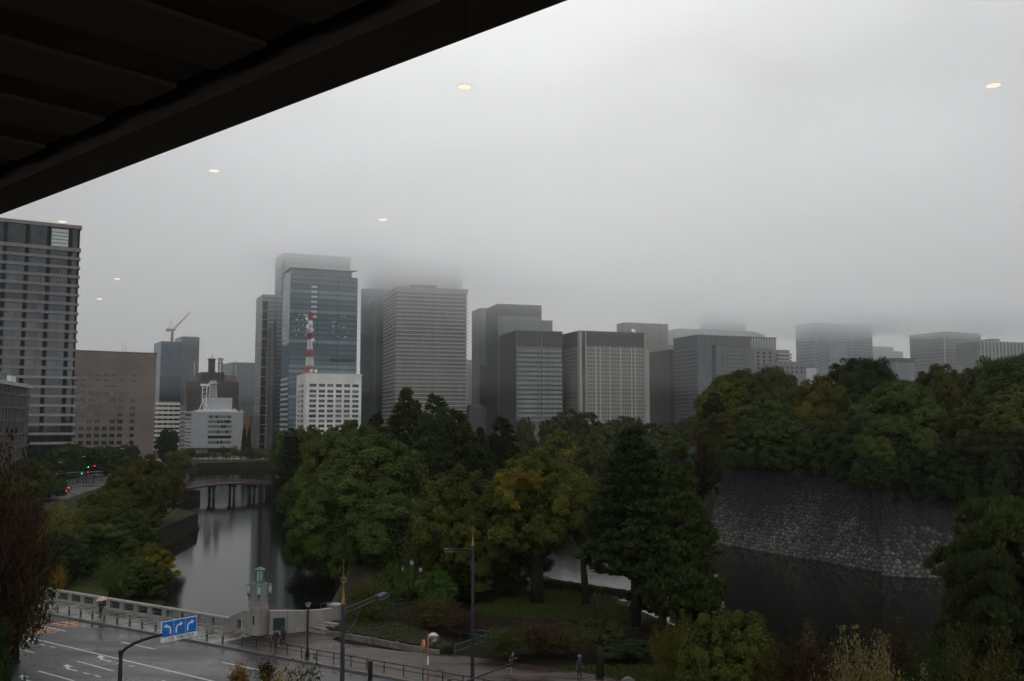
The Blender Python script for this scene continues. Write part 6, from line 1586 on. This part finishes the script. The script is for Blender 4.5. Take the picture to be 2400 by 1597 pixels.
for i in range(3): MB().box(-.9, .9, i*.15, i*.15+.12, .42, .46).build('seat_slat', wood_r, bn)
for x in (-.7, .7): MB().box(x-.05, x+.05, 0, .42, 0, .42).build('leg', wood_d, bn)

#@@VEHICLES
glassc = mat('car glass', (.02, .022, .025), .08); tyre = mat('tyre', (.012, .012, .012), .8); tail = mat('lit tail lamp', (1.0, .02, .015), emit=6)
unl = mat('unlit tail lamp', (.12, .012, .01), .3); headl = mat('headlamp', (.5, .5, .48), .1)
def car(label, paintm, loc, rz, lights, kind='car', group=None):
    o = thing('van' if kind == 'van' else 'car', label, 'van' if kind == 'van' else 'car', loc, rz, group)
    if kind == 'van':
        prof = [(-2.3, .3), (2.3, .3), (2.35, .9), (1.95, 1.15), (1.6, 1.95), (-2.25, 2.0), (-2.35, .9)]; gl = [(1.75, 1.2), (1.5, 1.8), (-2.0, 1.82), (-2.0, 1.2)]
    else:
        prof = [(-2.2, .3), (2.2, .3), (2.25, .62), (2.1, .82), (1.05, .95), (.35, 1.42), (-1.05, 1.45), (-1.75, .98), (-2.2, .92), (-2.28, .6)]; gl = [(.9, .97), (.3, 1.37), (-1.0, 1.39), (-1.55, .98)]
    mb = MB(); n = len(prof); mb.v += [(x, -.84, z) for x, z in prof]+[(x, .84, z) for x, z in prof]
    mb.f += [tuple(range(n))[::-1], tuple(range(n, 2*n))]+[(i, (i+1) % n, n+(i+1) % n, n+i) for i in range(n)]; mb.m += [0]*(n+2)
    mb.build('body', paintm, o, bevel=.05)
    for sy in (-1, 1):
        mb = MB(); mb.v += [(x, sy*.845, z) for x, z in gl]+[(x, sy*.85, z) for x, z in gl]; mb.f += [(0,1,2,3),(7,6,5,4)]; mb.m += [0, 0]; mb.build('side_window', glassc, o)
    rear = ((-1.75, 1.0), (-1.1, 1.40)) if kind == 'car' else ((-2.35, 1.15), (-2.29, 1.8))
    mb = MB(); mb.face([(rear[0][0]-.03, -.68, rear[0][1]), (rear[0][0]-.03, .68, rear[0][1]), (rear[1][0]-.05, .6, rear[1][1]), (rear[1][0]-.05, -.6, rear[1][1])]); mb.build('rear_window', glassc, o)
    fr = ((1.0, 1.0), (.42, 1.40)) if kind == 'car' else ((1.96, 1.2), (1.66, 1.88))
    mb = MB(); mb.face([(fr[0][0]+.04, .68, fr[0][1]), (fr[0][0]+.04, -.68, fr[0][1]), (fr[1][0]+.04, -.6, fr[1][1]), (fr[1][0]+.04, .6, fr[1][1])]); mb.build('windscreen', glassc, o)
    for x in (-1.4, 1.4):
        for y in (-.72, .72):
            w_ = MB().tube([(0, -.1, 0), (0, .1, 0)], .32, 14).build('wheel', tyre, o); w_.location = (x, y, .32)
    for y in (-.62, .62):
        MB().box(-2.33, -2.24, y-.16, y+.16, .66, .84).build('tail_light', tail if lights else unl, o)
        MB().box(2.16, 2.24, y-.16, y+.16, .62, .76).build('headlight', headl, o)
    return o
cw_ = mat('white car paint', (.55, .55, .55), .2, var=.04); cg = mat('dark grey car paint', (.04, .04, .045), .2, var=.04); cs_ = mat('silver car paint', (.3, .3, .31), .25, var=.04); cy_ = mat('orange truck paint', (.55, .22, .02), .3, var=.04)
RA = math.atan2(70, -17)
car('white car with lit red tail lamps driving away on the far left avenue', cw_, G(141, 1147, -.78), RA, True, group='cars on the far left avenue')
car('dark car with lit tail lamps right of the white car on the avenue', cg, G(160, 1148, -.78), RA, True, group='cars on the far left avenue')
car('dark car with lit tail lamps braking nearest the trees on the avenue', cg, G(153, 1156, -.78), RA, True, group='cars on the far left avenue')
frr = random.Random(12)
for i, (u, c_, kd, lab) in enumerate([(432, cw_, 'van', 'white van first from the left beyond the far bank'), (446, cs_, 'car', 'silver car beside the first white van beyond the far bank'), (455, cy_, 'van', 'orange van at left beyond the far bank'), (470, cw_, 'car', 'white car right of the left orange van'),
        (486, cw_, 'van', 'white van in the middle left beyond the far bank'), (502, cs_, 'car', 'silver car in the middle beyond the far bank'), (520, cw_, 'car', 'white car left of the right orange van'), (536, cy_, 'van', 'orange van at right beyond the far bank'),
        (552, cw_, 'van', 'white van right of the right orange van'), (570, cs_, 'car', 'silver car near the yellow ginkgo'), (612, cw_, 'car', 'white car right of the yellow ginkgo'), (628, mat('red car paint', (.25, .02, .02), .25), 'car', 'red car at the far right beyond the bank')]):
    p_ = P(u, 1076, 588+frr.uniform(-1, 9)); p_.z = -.78
    car(lab, c_, p_, frr.choice((0, math.pi))+frr.uniform(-.05, .05), False, kd, 'vehicles beyond the far bank')
# signals and avenue lamps
green_l = mat('green signal lamp', (.02, .9, .45), emit=3); red_l = mat('red signal lamp', (1.0, .02, .02), emit=3)
def signal(label, u, v, Y, col):
    p_ = P(u, v, Y); o = thing('traffic_light', label, 'traffic light', (p_.x, Y, -.8), 0, 'traffic lights on the avenue')
    h = p_.z+.8
    MB().lathe([(.12, 0), (.09, h+.8)], 8).build('pole', lampg, o)
    MB().box(-.95, .95, -.35, -.12, h-.28, h+.28).build('housing', cg, o)
    for k in range(3):
        x = -.58+.58*k; on = (k == 0 and col == 'g') or (k == 2 and col == 'r')
        a = MB().tube([(x, -.36, h), (x, -.41, h)], .16, 12).build('lamp', (green_l if col == 'g' else red_l) if on else cg, o)
signal('traffic light showing green, upper pair left of the avenue trees', 212, 1095, 330, 'g'); signal('traffic light showing red above the upper green one', 219, 1092.5, 331, 'r')
signal('traffic light showing green in the lower pair', 197, 1110, 325, 'g'); signal('traffic light showing red in the lower pair', 203.5, 1107, 326, 'r'); signal('single red traffic light at left over the avenue', 131, 1111, 318, 'r')
fw = thing('road_barrier', 'long pale grey road barrier rail across the far avenue', 'barrier')
a, c = P(85, 1112, 345), P(240, 1105, 348)
mb = MB(); mb.tube([a, c], .22, 6); mb.tube([a-Vector((0, 0, 1.0)), c-Vector((0, 0, 1.0))], .1, 6); mb.build('rail', mat('barrier grey', (.14, .14, .145), .5), fw)
for i in range(9):
    p_ = a.lerp(c, i/8); MB().tube([(p_.x, p_.y, -.85), (p_.x, p_.y, p_.z)], .14, 6).build('post', lampg, fw)
def ave_lamp(label, u, v, Y, sgn):
    p_ = P(u, v, Y); o = thing('lamp_post', label, 'street lamp', (p_.x, Y, -.8), 0, 'slim lamps along the far avenue'); h = p_.z+.8
    MB().lathe([(.12, 0), (.07, h)], 8).build('pole', lampg, o); MB().tube([(0, 0, h), (sgn*1.2, 0, h+.15)], .05, 5).build('arm', lampg, o)
    MB().box(min(sgn*1.0, sgn*2.1), max(sgn*1.0, sgn*2.1), -.2, .2, h+.08, h+.24).build('lamp_head', steelw, o)
ave_lamp('slim grey lamp in front of the brown slab windows, arm left', 277, 1053, 380, 1); ave_lamp('slim grey lamp left of the brown slab, arm right', 186, 1072, 340, 1); ave_lamp('slim grey lamp at far left over the avenue', 130, 1085, 300, 1)
ave_lamp('slim pale lamp left of the pale grey block', 421, 1026, 600, 1); ave_lamp('slim lamp right of the pale grey block', 598, 1032, 610, 1)

#@@EAVE
oh = thing('roof_overhang', 'dark ribbed concrete roof overhang cutting across the top left corner', 'roof overhang', (0, 0, EYE), math.atan2(.672, -.741))
# local x runs along the eave, local -y outwards
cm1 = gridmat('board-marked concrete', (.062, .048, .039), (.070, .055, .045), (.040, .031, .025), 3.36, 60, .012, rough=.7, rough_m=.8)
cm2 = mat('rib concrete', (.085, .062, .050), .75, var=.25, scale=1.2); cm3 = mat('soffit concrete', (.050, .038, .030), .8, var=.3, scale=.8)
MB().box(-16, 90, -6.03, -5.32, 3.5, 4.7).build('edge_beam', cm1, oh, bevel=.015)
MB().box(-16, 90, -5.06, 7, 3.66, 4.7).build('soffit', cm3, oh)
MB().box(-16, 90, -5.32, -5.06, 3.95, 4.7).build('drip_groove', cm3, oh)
me = None
for i in range(50):
    x = 7.0-.92+1.68*(i-13)
    if me is None: o = MB().box(0, .92, -5.06, 6.5, 3.61, 3.66).build('rib', cm2, oh, bevel=.01); me = o.data
    else: o = linkcopy(me, 'rib', oh)
    o.location = (x, 0, 0)
# window reflections of the room's ceiling downlights, built as glowing discs in mid-air
dl = mat('warm downlight reflection', (1.0, .82, .66), emit=1.1); trimm = mat('rim of reflected light', (.8, .76, .7), .4)
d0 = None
for i, (u, v, h, lab) in enumerate([(1089, 203, 2.2, 'largest warm round downlight reflection high in the middle of the sky'), (2328, 200, 2.2, 'warm round downlight reflection high at the right end of the sky'), (502, 400, 2.2, 'warm round downlight reflection just below the dark overhang, left of middle'),
        (897, 515, 2.2, 'warm round downlight reflection above the cloud-wrapped towers'), (146, 519.5, 2.2, 'warm round downlight reflection right above the tall left tower'), (274, 654, 2.2, 'small warm downlight reflection in the sky right of the tall left tower'), (233, 701, 2.2, 'smallest warm downlight reflection, lowest beside the tall left tower')]):
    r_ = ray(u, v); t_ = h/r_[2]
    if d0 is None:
        d0 = thing('downlight_reflection', lab, 'downlight', (0, 0, 0), 0, 'reflections of warm round downlights in a grid')
        MB().lathe([(.047*math.sin(a_), -.0095*math.cos(a_)) for a_ in frange(.08, math.pi-.08, 13)], 32).build('reflection_disc', dl, d0, smooth=True); MB().lathe([(.0465, -.0015), (.0485, 0), (.0465, .0015)], 32).build('reflection_rim', trimm, d0)
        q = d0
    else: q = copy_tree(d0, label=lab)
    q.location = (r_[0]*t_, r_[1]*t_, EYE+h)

#@@PEOPLE
skinm = mat('skin', (.26, .155, .11), .55, var=.06); hairm = mat('black hair', (.012, .010, .010), .5)
def cloth(name, c): return mat(name, c, .8, var=.15, scale=8)
def person(label, loc, face, cols, pose='walk', stride=.28, arms='swing', hat=False, scale=1.0, bag=None, hairlen=.0):
    """one continuous figure grown over a posed skeleton; local +y is forward"""
    V, E, RAD, REG = [], [], [], []
    def add(p, par, r, reg):
        V.append(Vector(p)); k_ = {'top': 1.28, 'legs': 1.25, 'skin': 1.12, 'hair': 1.1, 'shoe': 1.25}[reg]; RAD.append((r[0]*k_, r[1]*k_)); REG.append(reg)
        if par is not None: E.append((par, len(V)-1))
        return len(V)-1
    lean = .10 if pose == 'run' else .02
    pel = add((0, 0, .95), None, (.135, .105), 'legs')
    spn = add((0, .01+lean*.4, 1.13), pel, (.125, .095), 'top'); che = add((0, lean*.8, 1.33), spn, (.155, .105), 'top'); clav = add((0, lean, 1.44), che, (.10, .075), 'top')
    nk = add((0, lean+.01, 1.51), clav, (.052, .052), 'skin'); jaw = add((0, lean+.035, 1.575), nk, (.066, .078), 'skin'); hd_ = add((0, lean+.025, 1.65), jaw, (.078, .093), 'skin'); cr0 = add((0, lean+.015, 1.71), hd_, (.062, .075), 'hair')
    add((0, lean+.125, 1.625), hd_, (.012, .014), 'skin')
    for sx_ in (-1, 1): add((sx_*.083, lean+.02, 1.635), hd_, (.010, .02), 'skin')
    for sx_ in (-1, 1):
        ph = sx_*stride
        hip = add((sx_*.09, 0, .89), pel, (.088, .092), 'legs')
        if pose == 'run':
            if sx_ > 0: kn = (sx_*.09, .10, .50); an = (sx_*.09, .02, .09); toe = (sx_*.10, .16, .035)
            else: kn = (sx_*.09, -.02, .50); an = (sx_*.09, -.40, .42); toe = (sx_*.09, -.48, .28)
        else:
            kn = (sx_*.095, ph*.55+.03, .49); an = (sx_*.095, ph-.02, .085+(.05 if ph < 0 else 0)); toe = (sx_*.105, ph+.14, .035)
        k1 = add(kn, hip, (.060, .062), 'legs' if pose != 'run' else 'skin'); m1 = add(tuple((Vector(kn)*.55+Vector(an)*.45)), k1, (.052, .056), 'legs' if pose != 'run' else 'skin')
        a1 = add(an, m1, (.038, .042), 'legs' if pose != 'run' else 'skin'); add(toe, a1, (.040, .032), 'shoe')
        shd = add((sx_*.185, lean, 1.415), clav, (.058, .058), 'top')
        if arms == 'umbrella' and sx_ > 0: el = (.23, .08, 1.17); wr = (.13, .26, 1.22)
        elif pose == 'run': el = (sx_*.24, -.16 if sx_ > 0 else .06, 1.17); wr = (sx_*.17, .08 if sx_ > 0 else .28, 1.14 if sx_ > 0 else 1.22)
        else: el = (sx_*.235, -ph*.35-.02, 1.14); wr = (sx_*.24, -ph*.75+.05, .89)
        el_ = add(el, shd, (.045, .045), 'top'); w1 = add(wr, el_, (.029, .029), 'skin' if pose == 'run' else 'top')
        dv = (Vector(wr)-Vector(el)).normalized(); sd_ = Vector((0, 1, 0)).cross(dv) if abs(dv.y) < .8 else Vector((0, 0, 1)).cross(dv); sd_.normalize(); pn = dv.cross(sd_)
        pal = add(tuple(Vector(wr)+dv*.075), w1, (.034, .02), 'skin')
        for f_ in range(4):
            o_ = (f_-1.5)*.019; ln = (.036, .042, .045, .040)[3-f_]
            f1 = add(tuple(Vector(wr)+dv*(.075+ln*.9)+pn*o_), pal, (.0095, .0095), 'skin')
            curl = sd_*(.028*(-sx_)) if arms != 'umbrella' else sd_*(.03*sx_)
            add(tuple(Vector(wr)+dv*(.075+ln*1.75)+pn*o_+curl), f1, (.008, .008), 'skin')
        th = add(tuple(Vector(wr)+dv*.06+pn*.045), pal, (.011, .011), 'skin'); add(tuple(Vector(wr)+dv*.095+pn*.06), th, (.009, .009), 'skin')
    me = bpy.data.meshes.new('person'); me.from_pydata([tuple(v) for v in V], E, [])
    o = bpy.data.objects.new('person', me); COL.objects.link(o)
    sm = o.modifiers.new('skin', 'SKIN'); sm.use_smooth_shade = True
    me.skin_vertices[0].data[0].use_root = True
    for i, r_ in enumerate(RAD): me.skin_vertices[0].data[i].radius = r_
    ss = o.modifiers.new('sub', 'SUBSURF'); ss.levels = 1; ss.render_levels = 1
    dg = bpy.context.evaluated_depsgraph_get(); ev = o.evaluated_get(dg); nm = bpy.data.meshes.new_from_object(ev)
    o.modifiers.clear(); o.data = nm; nm.materials.clear()
    order = ['skin', 'hair', 'top', 'legs', 'shoe']; mm_ = [skinm, hairm, cols[0], cols[1], cols[2]]
    for m_ in mm_: nm.materials.append(m_)
    seg = [(V[a], V[c], REG[c]) for a, c in E]
    for p_ in nm.polygons:
        c_ = p_.center; best = None
        for a, c, rg in seg:
            ab = c-a; t_ = max(0, min(1, (c_-a).dot(ab)/ab.length_squared)); dd = (c_-(a+ab*t_)).length
            if best is None or dd < best[0]: best = (dd, rg)
        rg = best[1]
        if c_.z > 1.64 and c_.y < lean+.04 or c_.z > 1.735: rg = 'hair'
        if pose == 'run' and .58 < c_.z < .95 and rg == 'skin' and abs(c_.x) < .17: rg = 'legs'
        if rg == 'skin' and abs(c_.x) < .20 and .93 < c_.z < 1.46 and -.14 < c_.y < .17: rg = 'top'
        p_.material_index = order.index(rg); p_.use_smooth = True
    o.location = loc; o.rotation_euler = (0, 0, face); o.scale = (scale,)*3
    tag(o, label, 'person', None)
    hm = MB()
    hm.lathe([(.094, 1.60-hairlen), (.100, 1.66), (.088, 1.72), (.05, 1.76), (.01, 1.772)], 14, 0, (0, lean-.003)); h_ = hm.build('hair', hairm, o, smooth=True)
    h_.scale = (.93, 1.0, 1); h_.location = (0, -.012, 0)
    if hat:
        hb = MB(); hb.lathe([(.20, 1.685), (.21, 1.70), (.105, 1.715), (.10, 1.80), (.06, 1.83), (.01, 1.835)], 16, 0, (0, lean)); hb.build('hat', mat('tan hat', (.13, .105, .07), .8), o, smooth=True)
    if bag:
        g_ = MB().box(-.15, .15, -.27, -.13, 1.02, 1.42).build('backpack', bag, o, bevel=.04)
    return o
def umbrella(label, loc, m, rad=.52, tiltx=0, tilty=0):
    o = thing('umbrella', label, 'umbrella', loc); o.rotation_euler = (tiltx, tilty, .3)
    mb = MB(); n = 8; prof = [(.02, .30), (.35, .26), (.70, .15), (1.0, -.03)]
    for lay, dz in ((0, 0), (1, -.012)):
        b0 = len(mb.v); mb.v.append((0, 0, .31+dz))
        for r_, z in prof[1:]:
            for k in range(n*2):
                a = k*math.pi/n; rr = r_*rad*(1 if k % 2 == 0 else .93); mb.v.append((rr*math.cos(a), rr*math.sin(a), z+dz+(0 if k % 2 == 0 else .02)))
        for k in range(n*2):
            k2 = (k+1) % (n*2); mb.f.append((b0, b0+1+k, b0+1+k2)); mb.m.append(0)
            for q in range(2): mb.f.append((b0+1+q*2*n+k, b0+1+(q+1)*2*n+k, b0+1+(q+1)*2*n+k2, b0+1+q*2*n+k2)); mb.m.append(0)
    mb.build('canopy', m, o)
    MB().tube([(0, 0, -.75), (0, 0, .38)], .009, 6).build('shaft', lampg, o)
    MB().tube([(0, 0, -.72), (0, 0, -.83), (.03, 0, -.87), (.06, 0, -.84)], .014, 6).build('handle', blkm, o)
    return o
def facing(d): return math.atan2(-d.x, d.y)
blkc = cloth('black coat', (.012, .012, .014)); navy = cloth('navy coat', (.014, .018, .032)); dkt = cloth('dark trousers', (.015, .015, .017)); shoe = cloth('dark shoes', (.012, .011, .010)); lts = cloth('pale shoes', (.35, .35, .36)); den = cloth('dark denim', (.02, .026, .045))
def hold(loc, face, dz=.0):      # where the raised right hand is
    c_, s_ = math.cos(face), math.sin(face); v = Vector((.125, .30)); return Vector((loc.x+c_*v.x-s_*v.y, loc.y+s_*v.x+c_*v.y, loc.z+1.27+dz))
p1 = G(235, 1451, KERB); f1 = facing(-KS)
person('person in dark coat walking on the bridge tiles under a pale beige umbrella', p1, f1, (blkc, dkt, shoe), arms='umbrella')
umbrella('pale beige umbrella held by the person on the bridge', hold(p1, f1, .70), mat('beige umbrella', (.42, .30, .22), .5, var=.05), .55, .1, -.12)
p2 = G(646, 1523, KERB); person('person in black walking on the pavement by the lamp pillar, nearer the rail', p2, facing(KS), (blkc, dkt, shoe), stride=.24)
p3 = G(662, 1516, KERB); person('person in navy coat with a backpack behind the one in black', p3, facing(KS), (navy, dkt, lts), stride=-.22, bag=cloth('dark backpack', (.02, .02, .03)), hairlen=.08)
p4 = G(1198, 1582, KERB); person('jogger in black shirt and shorts running on the brown pavement', p4, facing(-KS*.95+KQ*.3), (blkc, dkt, lts), pose='run')
p5 = G(1358, 1591, KERB); person('person in dark blue rainwear and a tan hat by the bare tree', p5, facing(-KS), (den, navy, shoe), stride=.22, hat=True)
p6 = Vector((6.75, 66.6, KERB)); f6 = facing(-KS); person('person under the white umbrella at the bottom edge', p6, f6, (blkc, dkt, shoe), arms='umbrella')
umbrella('white umbrella at the bottom edge', hold(p6, f6, .72), mat('white umbrella', (.72, .72, .76), .4, var=.04), .47, .12, .1)
p7 = Vector((7.75, 67.9, KERB)); person('person under the dark umbrella behind the white one', p7, f6, (navy, dkt, shoe), arms='umbrella')
umbrella('dark slate umbrella behind the white one', hold(p7, f6, .75), mat('slate umbrella', (.028, .030, .036), .4, var=.04), .55, .1, .15)
